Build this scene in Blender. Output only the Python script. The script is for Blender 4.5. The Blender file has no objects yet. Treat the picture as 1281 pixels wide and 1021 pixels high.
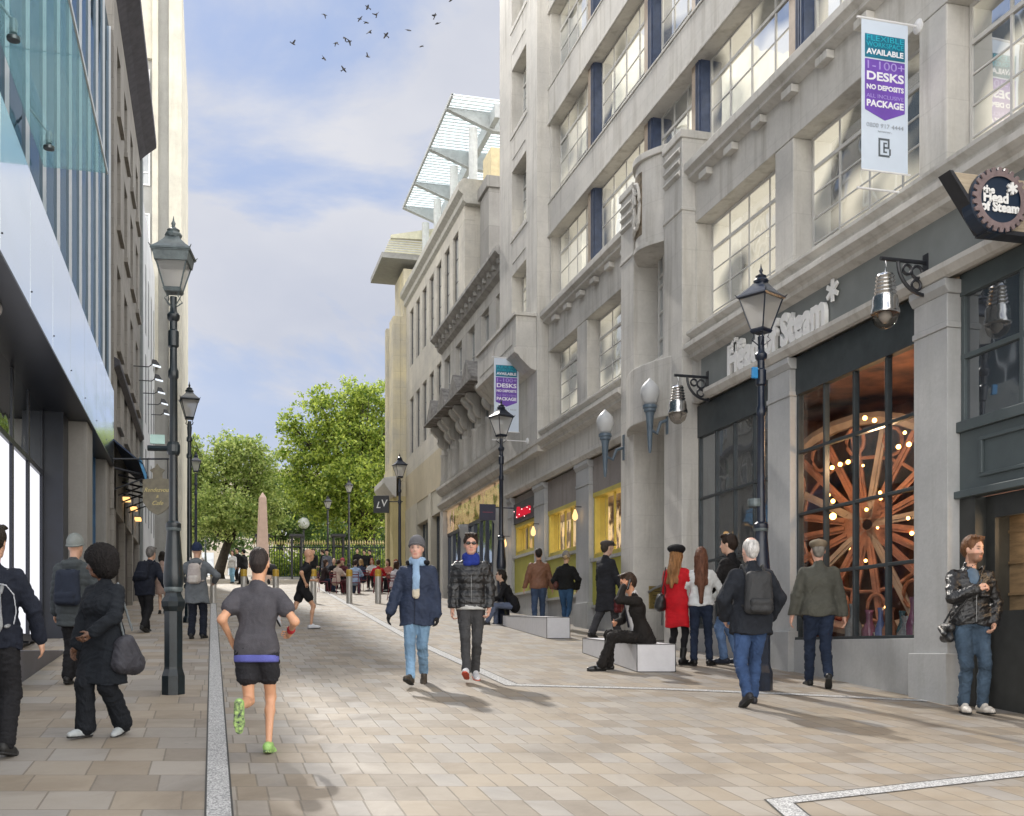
import bpy, math, random
import numpy as np
from mathutils import Vector, Matrix, Euler
R = math.radians
random.seed(7)
np.random.seed(7)
scene = bpy.context.scene
COL = scene.collection

# ------------------------------------------------------------ survey frame
# x = across the street (right), y = along the street, z = up; the street climbs away from the camera
F, VX, HY, GY, EYE = 1400.0, 265.0, 812.0, 688.0, 1.75
TH = math.atan((640.5 - VX) / F)
CT, ST = math.cos(TH), math.sin(TH)
GA = (HY - GY) / F
def G(x, y):
    return GA * (y * CT + x * ST)
def cam2w(X, D):
    return (X * CT + D * ST, -X * ST + D * CT)
def gp(px, py):
    D = EYE * F / (py - GY)
    x, y = cam2w((px - 640.5) * D / F, D)
    return (x, y, G(x, y))
def at(px, py, D):
    x, y = cam2w((px - 640.5) * D / F, D)
    return (x, y, EYE + (HY - py) * D / F)
def fD(px, w):
    return F * (w / CT) / (px - VX)
def fs(px, w):
    return (fD(px, w) - w * ST) / CT
def fz(px, py, w):
    return EYE + (HY - py) * fD(px, w) / F
E = EYE

# ------------------------------------------------------------ camera
cam = bpy.data.cameras.new('camera'); co = bpy.data.objects.new('camera', cam); COL.objects.link(co)
co.location = (0, 0, EYE); co.rotation_euler = (R(90), 0, -TH)
cam.sensor_width = 36; cam.lens = 36 * F / 1281.0; cam.shift_y = (HY - 510.5) / 1281.0
cam.clip_end = 2000; cam.clip_start = 0.05
scene.camera = co

# ------------------------------------------------------------ mesh builder
class MB:
    def __init__(s): s.v = []; s.f = []; s.m = []; s.cur = 0
    def add(s, vs, fs_, m=None):
        b = len(s.v); s.v.extend([tuple(p) for p in vs])
        mm = s.cur if m is None else m
        for f in fs_:
            s.f.append(tuple(b + i for i in f)); s.m.append(mm)
        return s
    def box(s, x0, x1, y0, y1, z0, z1, m=None):
        if x0 > x1: x0, x1 = x1, x0
        if y0 > y1: y0, y1 = y1, y0
        if z0 > z1: z0, z1 = z1, z0
        v = [(x0,y0,z0),(x1,y0,z0),(x1,y1,z0),(x0,y1,z0),(x0,y0,z1),(x1,y0,z1),(x1,y1,z1),(x0,y1,z1)]
        return s.add(v, [(0,3,2,1),(4,5,6,7),(0,1,5,4),(1,2,6,5),(2,3,7,6),(3,0,4,7)], m)
    def obox(s, c, ax, ay, az, m=None):
        """box about centre c with half-axis vectors"""
        c, ax, ay, az = map(Vector, (c, ax, ay, az))
        v = []
        for k in (-1, 1):
            for i, j in ((-1,-1),(1,-1),(1,1),(-1,1)):
                v.append(c + ax*i + ay*j + az*k)
        return s.add(v, [(0,3,2,1),(4,5,6,7),(0,1,5,4),(1,2,6,5),(2,3,7,6),(3,0,4,7)], m)
    def hexa(s, b, t, m=None):
        return s.add(list(b) + list(t), [(0,3,2,1),(4,5,6,7),(0,1,5,4),(1,2,6,5),(2,3,7,6),(3,0,4,7)], m)
    def prof(s, pts, y0, y1, m=None):
        """closed profile of (x,z) swept along y"""
        n = len(pts)
        v = [(x, y0, z) for x, z in pts] + [(x, y1, z) for x, z in pts]
        f = [tuple(range(n)), tuple(range(2*n-1, n-1, -1))]
        f += [(i, i+n, (i+1) % n + n, (i+1) % n) for i in range(n)]
        return s.add(v, f, m)
    def profx(s, pts, x0, x1, m=None):
        """closed profile of (y,z) swept along x"""
        n = len(pts)
        v = [(x0, y, z) for y, z in pts] + [(x1, y, z) for y, z in pts]
        f = [tuple(range(n)), tuple(range(2*n-1, n-1, -1))]
        f += [(i, i+n, (i+1) % n + n, (i+1) % n) for i in range(n)]
        return s.add(v, f, m)
    def profz(s, pts, z0, z1, m=None):
        n = len(pts)
        v = [(x, y, z0) for x, y in pts] + [(x, y, z1) for x, y in pts]
        f = [tuple(range(n-1, -1, -1)), tuple(range(n, 2*n))]
        f += [(i, (i+1) % n, (i+1) % n + n, i+n) for i in range(n)]
        return s.add(v, f, m)
    def lathe(s, prof, n=16, c=(0,0,0), ph=0.0, m=None, M=None):
        v = []; f = []
        for r, z in prof:
            for i in range(n):
                a = ph + 2*math.pi*i/n
                p = Vector((r*math.cos(a), r*math.sin(a), z))
                if M is not None: p = M @ p
                v.append((p.x+c[0], p.y+c[1], p.z+c[2]))
        k = len(prof)
        for j in range(k-1):
            for i in range(n):
                f.append((j*n+i, j*n+(i+1)%n, (j+1)*n+(i+1)%n, (j+1)*n+i))
        f.append(tuple(range(n-1, -1, -1))); f.append(tuple((k-1)*n+i for i in range(n)))
        return s.add(v, f, m)
    def tube(s, pts, r, n=8, m=None, r2=None):
        pts = [Vector(p) for p in pts]; k = len(pts); v = []; f = []
        up = Vector((0, 0, 1))
        for j, p in enumerate(pts):
            t = (pts[min(j+1, k-1)] - pts[max(j-1, 0)]).normalized()
            a = t.cross(up)
            if a.length < 0.05: a = t.cross(Vector((0, 1, 0)))
            a.normalize(); b = a.cross(t).normalized()
            rr = r if r2 is None else r + (r2 - r) * j / (k - 1)
            if isinstance(r, (list, tuple)): rr = r[j]
            for i in range(n):
                q = 2*math.pi*i/n
                v.append(p + a*math.cos(q)*rr + b*math.sin(q)*rr)
        for j in range(k-1):
            for i in range(n):
                f.append((j*n+i, (j+1)*n+i, (j+1)*n+(i+1)%n, j*n+(i+1)%n))
        f.append(tuple(range(n))); f.append(tuple((k-1)*n+i for i in range(n-1, -1, -1)))
        return s.add(v, f, m)
    def ball(s, c, r, n=12, k=8, m=None, sz=1.0):
        prof = [(max(1e-4, r*math.sin(math.pi*j/k)), -r*sz*math.cos(math.pi*j/k)) for j in range(k+1)]
        return s.lathe(prof, n, c, 0, m)
    def build(s, name, mats, parent=None, inv=None, bevel=0, smooth=False, auto=False):
        me = bpy.data.meshes.new(name); me.from_pydata(s.v, [], s.f)
        if not isinstance(mats, (list, tuple)): mats = [mats]
        for mt in mats: me.materials.append(mt)
        if len(mats) > 1: me.polygons.foreach_set('material_index', s.m)
        if smooth: me.polygons.foreach_set('use_smooth', [True]*len(me.polygons))
        me.update()
        o = bpy.data.objects.new(name, me); COL.objects.link(o)
        if smooth and auto:
            try: me.set_sharp_from_angle(angle=R(38))
            except Exception: pass
        if parent is not None:
            o.parent = parent
            if inv is not None: o.matrix_parent_inverse = inv
        if bevel:
            b = o.modifiers.new('bevel', 'BEVEL'); b.width = bevel; b.segments = 2; b.limit_method = 'ANGLE'; b.angle_limit = R(40)
        return o

def build_split(s, name, mats, parent=None, inv=None, **k):
    """every separate piece of the mesh becomes an object of its own"""
    par = list(range(len(s.v)))
    def fd(i):
        while par[i] != i: par[i] = par[par[i]]; i = par[i]
        return i
    for f in s.f:
        for a in f[1:]: par[fd(a)] = fd(f[0])
    comps = {}
    for fi, f in enumerate(s.f): comps.setdefault(fd(f[0]), []).append(fi)
    out = []
    for c in comps.values():
        m = MB(); mp = {}
        for fi in c:
            nf = []
            for i in s.f[fi]:
                if i not in mp: mp[i] = len(m.v); m.v.append(s.v[i])
                nf.append(mp[i])
            m.f.append(tuple(nf)); m.m.append(s.m[fi])
        out.append(m.build(name, mats, parent, inv, **k))
    return out
MB.build_split = build_split
def tag(o, label, cat, group=None, kind=None):
    if label: o['label'] = label
    if cat: o['category'] = cat
    if group: o['group'] = group
    if kind: o['kind'] = kind
    return o
def thing(name, label, cat, loc=(0,0,0), rz=0.0, group=None):
    o = bpy.data.objects.new(name, None); COL.objects.link(o)
    o.empty_display_size = 0.2
    o.location = loc; o.rotation_euler = (0, 0, rz)
    return tag(o, label, cat, group)
def inv_of(loc, rz=0.0):
    return (Matrix.Translation(loc) @ Matrix.Rotation(rz, 4, 'Z')).inverted()
def copy_tree(o, parent=None):
    c = o.copy(); COL.objects.link(c)
    if parent is not None:
        c.parent = parent
    for ch in list(o.children): copy_tree(ch, c)
    return c
FONT = None
def text_mesh(txt, size, M, mat, name='lettering', parent=None, inv=None, ext=0.004, align='CENTER', bold=0.0, sx=1.0, shear=0.0, space=1.0):
    cu = bpy.data.curves.new('t', 'FONT'); cu.body = txt; cu.size = size; cu.extrude = ext
    cu.align_x = align; cu.align_y = 'CENTER'; cu.offset = bold; cu.shear = shear; cu.space_character = space
    cu.resolution_u = 3
    o = bpy.data.objects.new('t', cu); COL.objects.link(o)
    bpy.context.view_layer.update()
    dg = bpy.context.evaluated_depsgraph_get()
    me = bpy.data.meshes.new_from_object(o.evaluated_get(dg))
    bpy.data.objects.remove(o); bpy.data.curves.remove(cu)
    me.transform(M @ Matrix.Diagonal((sx, 1, 1, 1)))
    me.materials.clear(); me.materials.append(mat)
    r = bpy.data.objects.new(name, me); COL.objects.link(r)
    if parent is not None:
        r.parent = parent
        if inv is not None: r.matrix_parent_inverse = inv
    return r
def MX(loc, x, y):
    x = Vector(x).normalized(); y = Vector(y).normalized(); z = x.cross(y)
    M = Matrix((x, y, z)).transposed().to_4x4(); M.translation = Vector(loc); return M

# ------------------------------------------------------------ materials
MATS = {}
def nd(nt, t, **k):
    n = nt.nodes.new(t)
    for a, b in k.items():
        if a == 'ins':
            for i, v in b.items(): n.inputs[i].default_value = v
        else: setattr(n, a, b)
    return n
def c4(c): return (c[0], c[1], c[2], 1.0)
def pmat(name, col, rough=0.6, var=0.15, scale=6.0, bump=0.0, bscale=60.0, metal=0.0, spec=0.5, stretch=(1,1,1), col2=None, coat=0.0, detail=4.0, coords='Object'):
    """principled with noise-varied colour, a dirt layer and a fine bump"""
    if name in MATS: return MATS[name]
    m = bpy.data.materials.new(name); m.use_nodes = True; nt = m.node_tree; nt.nodes.clear()
    L = nt.links.new
    out = nd(nt, 'ShaderNodeOutputMaterial'); b = nd(nt, 'ShaderNodeBsdfPrincipled'); L(b.outputs[0], out.inputs[0])
    tc = nd(nt, 'ShaderNodeTexCoord'); mp = nd(nt, 'ShaderNodeMapping'); L(tc.outputs[coords], mp.inputs[0])
    mp.inputs['Scale'].default_value = stretch
    n1 = nd(nt, 'ShaderNodeTexNoise', ins={'Scale': scale, 'Detail': detail, 'Roughness': 0.6}); L(mp.outputs[0], n1.inputs['Vector'])
    cr = nd(nt, 'ShaderNodeMapRange', ins={1: 0.3, 2: 0.7, 3: 0.0, 4: 1.0}); L(n1.outputs['Fac'], cr.inputs[0])
    mx = nd(nt, 'ShaderNodeMix', data_type='RGBA')
    c2 = col2 if col2 else tuple(max(0, c*(1-var)) for c in col)
    mx.inputs[6].default_value = c4(c2); mx.inputs[7].default_value = c4(tuple(min(1, c*(1+var*0.6)) for c in col))
    L(cr.outputs[0], mx.inputs[0]); L(mx.outputs[2], b.inputs['Base Color'])
    b.inputs['Roughness'].default_value = rough; b.inputs['Metallic'].default_value = metal
    b.inputs['Specular IOR Level'].default_value = spec
    if coat: b.inputs['Coat Weight'].default_value = coat; b.inputs['Coat Roughness'].default_value = 0.08
    if bump:
        n2 = nd(nt, 'ShaderNodeTexNoise', ins={'Scale': bscale, 'Detail': 3.0}); L(mp.outputs[0], n2.inputs['Vector'])
        bp = nd(nt, 'ShaderNodeBump', ins={'Strength': bump, 'Distance': 0.02}); L(n2.outputs['Fac'], bp.inputs['Height']); L(bp.outputs[0], b.inputs['Normal'])
    MATS[name] = m
    return m

def stone_mat(name, col, course=0.0, joint=0.75, warm=None, stain=0.25, rough=0.8, jf=0.8):
    """building stone: large soft patches, vertical rain stains, optional coursed joints (object z)"""
    if name in MATS: return MATS[name]
    m = bpy.data.materials.new(name); m.use_nodes = True; nt = m.node_tree; nt.nodes.clear()
    L = nt.links.new
    out = nd(nt, 'ShaderNodeOutputMaterial'); b = nd(nt, 'ShaderNodeBsdfPrincipled'); L(b.outputs[0], out.inputs[0])
    tc = nd(nt, 'ShaderNodeTexCoord')
    n1 = nd(nt, 'ShaderNodeTexNoise', ins={'Scale': 0.7, 'Detail': 6.0, 'Roughness': 0.65}); L(tc.outputs['Object'], n1.inputs['Vector'])
    mp = nd(nt, 'ShaderNodeMapping'); mp.inputs['Scale'].default_value = (5, 5, 0.45); L(tc.outputs['Object'], mp.inputs[0])
    n2 = nd(nt, 'ShaderNodeTexNoise', ins={'Scale': 1.0, 'Detail': 5.0, 'Roughness': 0.6}); L(mp.outputs[0], n2.inputs['Vector'])
    n3 = nd(nt, 'ShaderNodeTexNoise', ins={'Scale': 22.0, 'Detail': 4.0}); L(tc.outputs['Object'], n3.inputs['Vector'])
    m1 = nd(nt, 'ShaderNodeMix', data_type='RGBA'); m1.inputs[6].default_value = c4(tuple(c*0.84 for c in col)); m1.inputs[7].default_value = c4(warm or tuple(min(1, c*1.08) for c in col))
    r1 = nd(nt, 'ShaderNodeMapRange', ins={1: .32, 2: .68, 3: 0., 4: 1.}); L(n1.outputs['Fac'], r1.inputs[0]); L(r1.outputs[0], m1.inputs[0])
    m2 = nd(nt, 'ShaderNodeMix', data_type='RGBA', blend_type='MULTIPLY'); L(m1.outputs[2], m2.inputs[6]); m2.inputs[7].default_value = (0.62, 0.60, 0.56, 1)
    r2 = nd(nt, 'ShaderNodeMapRange', ins={1: .5, 2: .78, 3: 0., 4: stain*2}); L(n2.outputs['Fac'], r2.inputs[0]); L(r2.outputs[0], m2.inputs[0])
    m3 = nd(nt, 'ShaderNodeMix', data_type='RGBA', blend_type='MULTIPLY'); L(m2.outputs[2], m3.inputs[6]); m3.inputs[7].default_value = (0.85, 0.85, 0.85, 1)
    L(n3.outputs['Fac'], m3.inputs[0])
    src = m3.outputs[2]; hgt = n3.outputs['Fac']
    if course:
        br = nd(nt, 'ShaderNodeTexBrick', ins={'Scale': 1.0, 'Mortar Size': 0.008, 'Brick Width': joint, 'Row Height': course, 'Mortar Smooth': 0.3})
        br.inputs['Color1'].default_value = (1, 1, 1, 1); br.inputs['Color2'].default_value = (0.86, 0.86, 0.86, 1); br.inputs['Mortar'].default_value = (0.6, 0.6, 0.6, 1)
        sp = nd(nt, 'ShaderNodeSeparateXYZ'); L(tc.outputs['Object'], sp.inputs[0])
        ad = nd(nt, 'ShaderNodeMath', operation='ADD'); L(sp.outputs[0], ad.inputs[0]); L(sp.outputs[1], ad.inputs[1])
        cb = nd(nt, 'ShaderNodeCombineXYZ'); L(ad.outputs[0], cb.inputs[0]); L(sp.outputs[2], cb.inputs[1]); L(cb.outputs[0], br.inputs['Vector'])
        m4 = nd(nt, 'ShaderNodeMix', data_type='RGBA', blend_type='MULTIPLY'); m4.inputs[0].default_value = jf
        L(src, m4.inputs[6]); L(br.outputs['Color'], m4.inputs[7]); src = m4.outputs[2]
    L(src, b.inputs['Base Color']); b.inputs['Roughness'].default_value = rough; b.inputs['Specular IOR Level'].default_value = 0.3
    bp = nd(nt, 'ShaderNodeBump', ins={'Strength': 0.25, 'Distance': 0.01}); L(hgt, bp.inputs['Height']); L(bp.outputs[0], b.inputs['Normal'])
    MATS[name] = m
    return m

def emit_mat(name, col, s=1.0):
    if name in MATS: return MATS[name]
    m = bpy.data.materials.new(name); m.use_nodes = True; nt = m.node_tree; nt.nodes.clear()
    out = nd(nt, 'ShaderNodeOutputMaterial'); e = nd(nt, 'ShaderNodeEmission'); e.inputs[0].default_value = c4(col); e.inputs[1].default_value = s
    nt.links.new(e.outputs[0], out.inputs[0]); MATS[name] = m; return m

def pane_mat(name, base, lit=None, lit_s=0.0, gloss=0.5, tint=(0.9,0.95,1.0), sc=(0.35,0.35,0.5), thr=0.5, clear=0.0, fmul=1.6):
    """window pane: dark or lit room seen faintly, sky mirrored over it; clear>0 lets part of it be see-through"""
    if name in MATS: return MATS[name]
    m = bpy.data.materials.new(name); m.use_nodes = True; nt = m.node_tree; nt.nodes.clear(); L = nt.links.new
    out = nd(nt, 'ShaderNodeOutputMaterial')
    tc = nd(nt, 'ShaderNodeTexCoord'); mp = nd(nt, 'ShaderNodeMapping'); mp.inputs['Scale'].default_value = sc; L(tc.outputs['Object'], mp.inputs[0])
    n1 = nd(nt, 'ShaderNodeTexNoise', ins={'Scale': 1.3, 'Detail': 2.0}); L(mp.outputs[0], n1.inputs['Vector'])
    r1 = nd(nt, 'ShaderNodeMapRange', ins={1: thr-0.04, 2: thr+0.06, 3: 0., 4: 1.}); L(n1.outputs['Fac'], r1.inputs[0])
    d = nd(nt, 'ShaderNodeBsdfDiffuse'); n2 = nd(nt, 'ShaderNodeTexNoise', ins={'Scale': 2.5, 'Detail': 3.0}); L(tc.outputs['Object'], n2.inputs['Vector'])
    mx = nd(nt, 'ShaderNodeMix', data_type='RGBA'); mx.inputs[6].default_value = c4(tuple(c*0.5 for c in base)); mx.inputs[7].default_value = c4(tuple(min(1,c*1.5) for c in base)); L(n2.outputs['Fac'], mx.inputs[0]); L(mx.outputs[2], d.inputs[0])
    cur = d.outputs[0]
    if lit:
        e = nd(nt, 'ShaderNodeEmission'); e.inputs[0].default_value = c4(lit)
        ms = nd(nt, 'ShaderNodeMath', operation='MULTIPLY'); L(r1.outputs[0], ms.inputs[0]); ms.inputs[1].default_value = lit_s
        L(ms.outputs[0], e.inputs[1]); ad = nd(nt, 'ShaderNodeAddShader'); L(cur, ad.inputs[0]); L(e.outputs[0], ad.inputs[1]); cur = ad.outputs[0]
    if clear:
        t = nd(nt, 'ShaderNodeBsdfTransparent'); mt = nd(nt, 'ShaderNodeMixShader'); mt.inputs[0].default_value = clear
        L(cur, mt.inputs[1]); L(t.outputs[0], mt.inputs[2]); cur = mt.outputs[0]
    g = nd(nt, 'ShaderNodeBsdfGlossy'); g.inputs['Color'].default_value = c4(tint); g.inputs['Roughness'].default_value = 0.03
    bpn = nd(nt, 'ShaderNodeTexNoise', ins={'Scale': 1.6, 'Detail': 1.0}); L(tc.outputs['Object'], bpn.inputs['Vector'])
    bp = nd(nt, 'ShaderNodeBump', ins={'Strength': 0.12, 'Distance': 0.05}); L(bpn.outputs['Fac'], bp.inputs['Height']); L(bp.outputs[0], g.inputs['Normal'])
    fr = nd(nt, 'ShaderNodeFresnel'); fr.inputs[0].default_value = 1.5
    fm = nd(nt, 'ShaderNodeMath', operation='MULTIPLY_ADD', use_clamp=True); L(fr.outputs[0], fm.inputs[0]); fm.inputs[1].default_value = fmul; fm.inputs[2].default_value = gloss*0.35
    ms2 = nd(nt, 'ShaderNodeMixShader'); L(fm.outputs[0], ms2.inputs[0]); L(cur, ms2.inputs[1]); L(g.outputs[0], ms2.inputs[2])
    L(ms2.outputs[0], out.inputs[0]); MATS[name] = m; return m

def clear_glass(name, tint=(0.93,0.96,0.97), fac=0.12, rough=0.02):
    if name in MATS: return MATS[name]
    m = bpy.data.materials.new(name); m.use_nodes = True; nt = m.node_tree; nt.nodes.clear(); L = nt.links.new
    out = nd(nt, 'ShaderNodeOutputMaterial'); t = nd(nt, 'ShaderNodeBsdfTransparent'); t.inputs[0].default_value = c4(tint)
    g = nd(nt, 'ShaderNodeBsdfGlossy'); g.inputs['Roughness'].default_value = rough
    fr = nd(nt, 'ShaderNodeFresnel'); fr.inputs[0].default_value = 1.5
    gb = nd(nt, 'ShaderNodeNewGeometry'); fb = nd(nt, 'ShaderNodeMath', operation='SUBTRACT', ins={0: 1.0}); L(gb.outputs['Backfacing'], fb.inputs[1])
    fa = nd(nt, 'ShaderNodeMath', operation='ADD', use_clamp=True); L(fr.outputs[0], fa.inputs[0]); fa.inputs[1].default_value = fac
    fm = nd(nt, 'ShaderNodeMath', operation='MULTIPLY'); L(fa.outputs[0], fm.inputs[0]); L(fb.outputs[0], fm.inputs[1])
    mx = nd(nt, 'ShaderNodeMixShader'); L(fm.outputs[0], mx.inputs[0]); L(t.outputs[0], mx.inputs[1]); L(g.outputs[0], mx.inputs[2]); L(mx.outputs[0], out.inputs[0])
    MATS[name] = m; return m

# ------------------------------------------------------------ sky and sun
SUN_EL, SUN_AZ = R(40), R(-7)     # azimuth measured from +y towards +x
def make_world():
    w = bpy.data.worlds.new('World'); scene.world = w; w.use_nodes = True; nt = w.node_tree; nt.nodes.clear(); L = nt.links.new
    out = nd(nt, 'ShaderNodeOutputWorld'); bg = nd(nt, 'ShaderNodeBackground'); L(bg.outputs[0], out.inputs[0]); bg.inputs[1].default_value = 0.1
    sky = nd(nt, 'ShaderNodeTexSky', sky_type='NISHITA', sun_disc=False); sky.sun_elevation = SUN_EL; sky.sun_rotation = SUN_AZ
    sky.air_density = 1.0; sky.dust_density = 0.6; sky.ozone_density = 1.5
    tc = nd(nt, 'ShaderNodeTexCoord'); sp = nd(nt, 'ShaderNodeSeparateXYZ'); L(tc.outputs['Generated'], sp.inputs[0])
    # clouds on a flat layer overhead: direction / height
    zc = nd(nt, 'ShaderNodeMath', operation='MAXIMUM'); L(sp.outputs[2], zc.inputs[0]); zc.inputs[1].default_value = 0.0
    za = nd(nt, 'ShaderNodeMath', operation='ADD'); L(zc.outputs[0], za.inputs[0]); za.inputs[1].default_value = 0.35
    dx = nd(nt, 'ShaderNodeMath', operation='DIVIDE'); L(sp.outputs[0], dx.inputs[0]); L(za.outputs[0], dx.inputs[1])
    dy = nd(nt, 'ShaderNodeMath', operation='DIVIDE'); L(sp.outputs[1], dy.inputs[0]); L(za.outputs[0], dy.inputs[1])
    cb = nd(nt, 'ShaderNodeCombineXYZ', ins={2: 3.3}); L(dx.outputs[0], cb.inputs[0]); L(dy.outputs[0], cb.inputs[1])
    n1 = nd(nt, 'ShaderNodeTexNoise', ins={'Scale': 2.6, 'Detail': 9.0, 'Roughness': 0.55, 'Distortion': 0.35}); L(cb.outputs[0], n1.inputs['Vector'])
    r1 = nd(nt, 'ShaderNodeMapRange', interpolation_type='SMOOTHSTEP', ins={1: 0.40, 2: 0.62, 3: 0.0, 4: 1.0}); L(n1.outputs['Fac'], r1.inputs[0])
    # more cloud low down
    lo = nd(nt, 'ShaderNodeMapRange', ins={1: 0.10, 2: 0.55, 3: 0.65, 4: 0.0}); L(sp.outputs[2], lo.inputs[0])
    ca = nd(nt, 'ShaderNodeMath', operation='ADD', use_clamp=True); L(r1.outputs[0], ca.inputs[0]); L(lo.outputs[0], ca.inputs[1])
    # cloud shade
    n2 = nd(nt, 'ShaderNodeTexNoise', ins={'Scale': 1.7, 'Detail': 6.0}); 
    mpp = nd(nt, 'ShaderNodeMapping'); mpp.inputs['Location'].default_value = (5.3, 1.7, 0); L(cb.outputs[0], mpp.inputs[0]); L(mpp.outputs[0], n2.inputs['Vector'])
    cr = nd(nt, 'ShaderNodeMapRange', ins={1: 0.35, 2: 0.65, 3: 0.0, 4: 1.0}); L(n2.outputs['Fac'], cr.inputs[0])
    cc = nd(nt, 'ShaderNodeMix', data_type='RGBA'); cc.inputs[6].default_value = (4.5, 4.9, 6.0, 1); cc.inputs[7].default_value = (6.6, 6.7, 7.2, 1); L(cr.outputs[0], cc.inputs[0])
    # added brightness: unseen sky overhead and behind is raised and warmed
    # away from the low sky ahead, cloud is scaled up to light facades
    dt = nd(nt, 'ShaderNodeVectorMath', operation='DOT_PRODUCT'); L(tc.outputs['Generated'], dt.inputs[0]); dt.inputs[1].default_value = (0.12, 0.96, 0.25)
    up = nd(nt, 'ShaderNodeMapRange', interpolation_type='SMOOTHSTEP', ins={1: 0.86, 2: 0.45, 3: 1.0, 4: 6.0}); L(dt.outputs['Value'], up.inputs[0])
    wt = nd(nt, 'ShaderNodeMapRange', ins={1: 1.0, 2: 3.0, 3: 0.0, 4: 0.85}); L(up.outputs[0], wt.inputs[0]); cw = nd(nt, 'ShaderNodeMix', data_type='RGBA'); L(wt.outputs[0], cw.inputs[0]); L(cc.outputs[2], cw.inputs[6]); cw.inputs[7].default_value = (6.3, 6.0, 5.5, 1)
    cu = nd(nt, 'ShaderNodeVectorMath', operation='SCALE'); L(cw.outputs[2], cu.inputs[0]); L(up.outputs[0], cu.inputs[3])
    bl = nd(nt, 'ShaderNodeMix', data_type='RGBA', blend_type='MIX'); bl.inputs[0].default_value = 0.72; L(sky.outputs[0], bl.inputs[6]); bl.inputs[7].default_value = (2.0, 3.3, 6.3, 1)
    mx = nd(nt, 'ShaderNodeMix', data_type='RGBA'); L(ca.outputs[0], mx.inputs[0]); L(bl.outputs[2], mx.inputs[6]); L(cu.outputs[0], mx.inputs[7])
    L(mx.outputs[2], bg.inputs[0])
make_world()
sl = bpy.data.lights.new('sun', 'SUN'); sl.energy = 2.8; sl.angle = R(1.6); sl.color = (1.0, 0.94, 0.86)
so = bpy.data.objects.new('sun', sl); COL.objects.link(so)
sd = Vector((math.sin(SUN_AZ)*math.cos(SUN_EL), math.cos(SUN_AZ)*math.cos(SUN_EL), math.sin(SUN_EL)))
so.rotation_euler = sd.to_track_quat('Z', 'Y').to_euler()
scene.view_settings.view_transform = 'Standard'; scene.view_settings.look = 'None'; scene.view_settings.exposure = 0.2
scene.cycles.max_bounces = 6; scene.cycles.transparent_max_bounces = 12; scene.cycles.caustics_reflective = False; scene.cycles.caustics_refractive = False
scene.cycles.use_denoising = True

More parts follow.
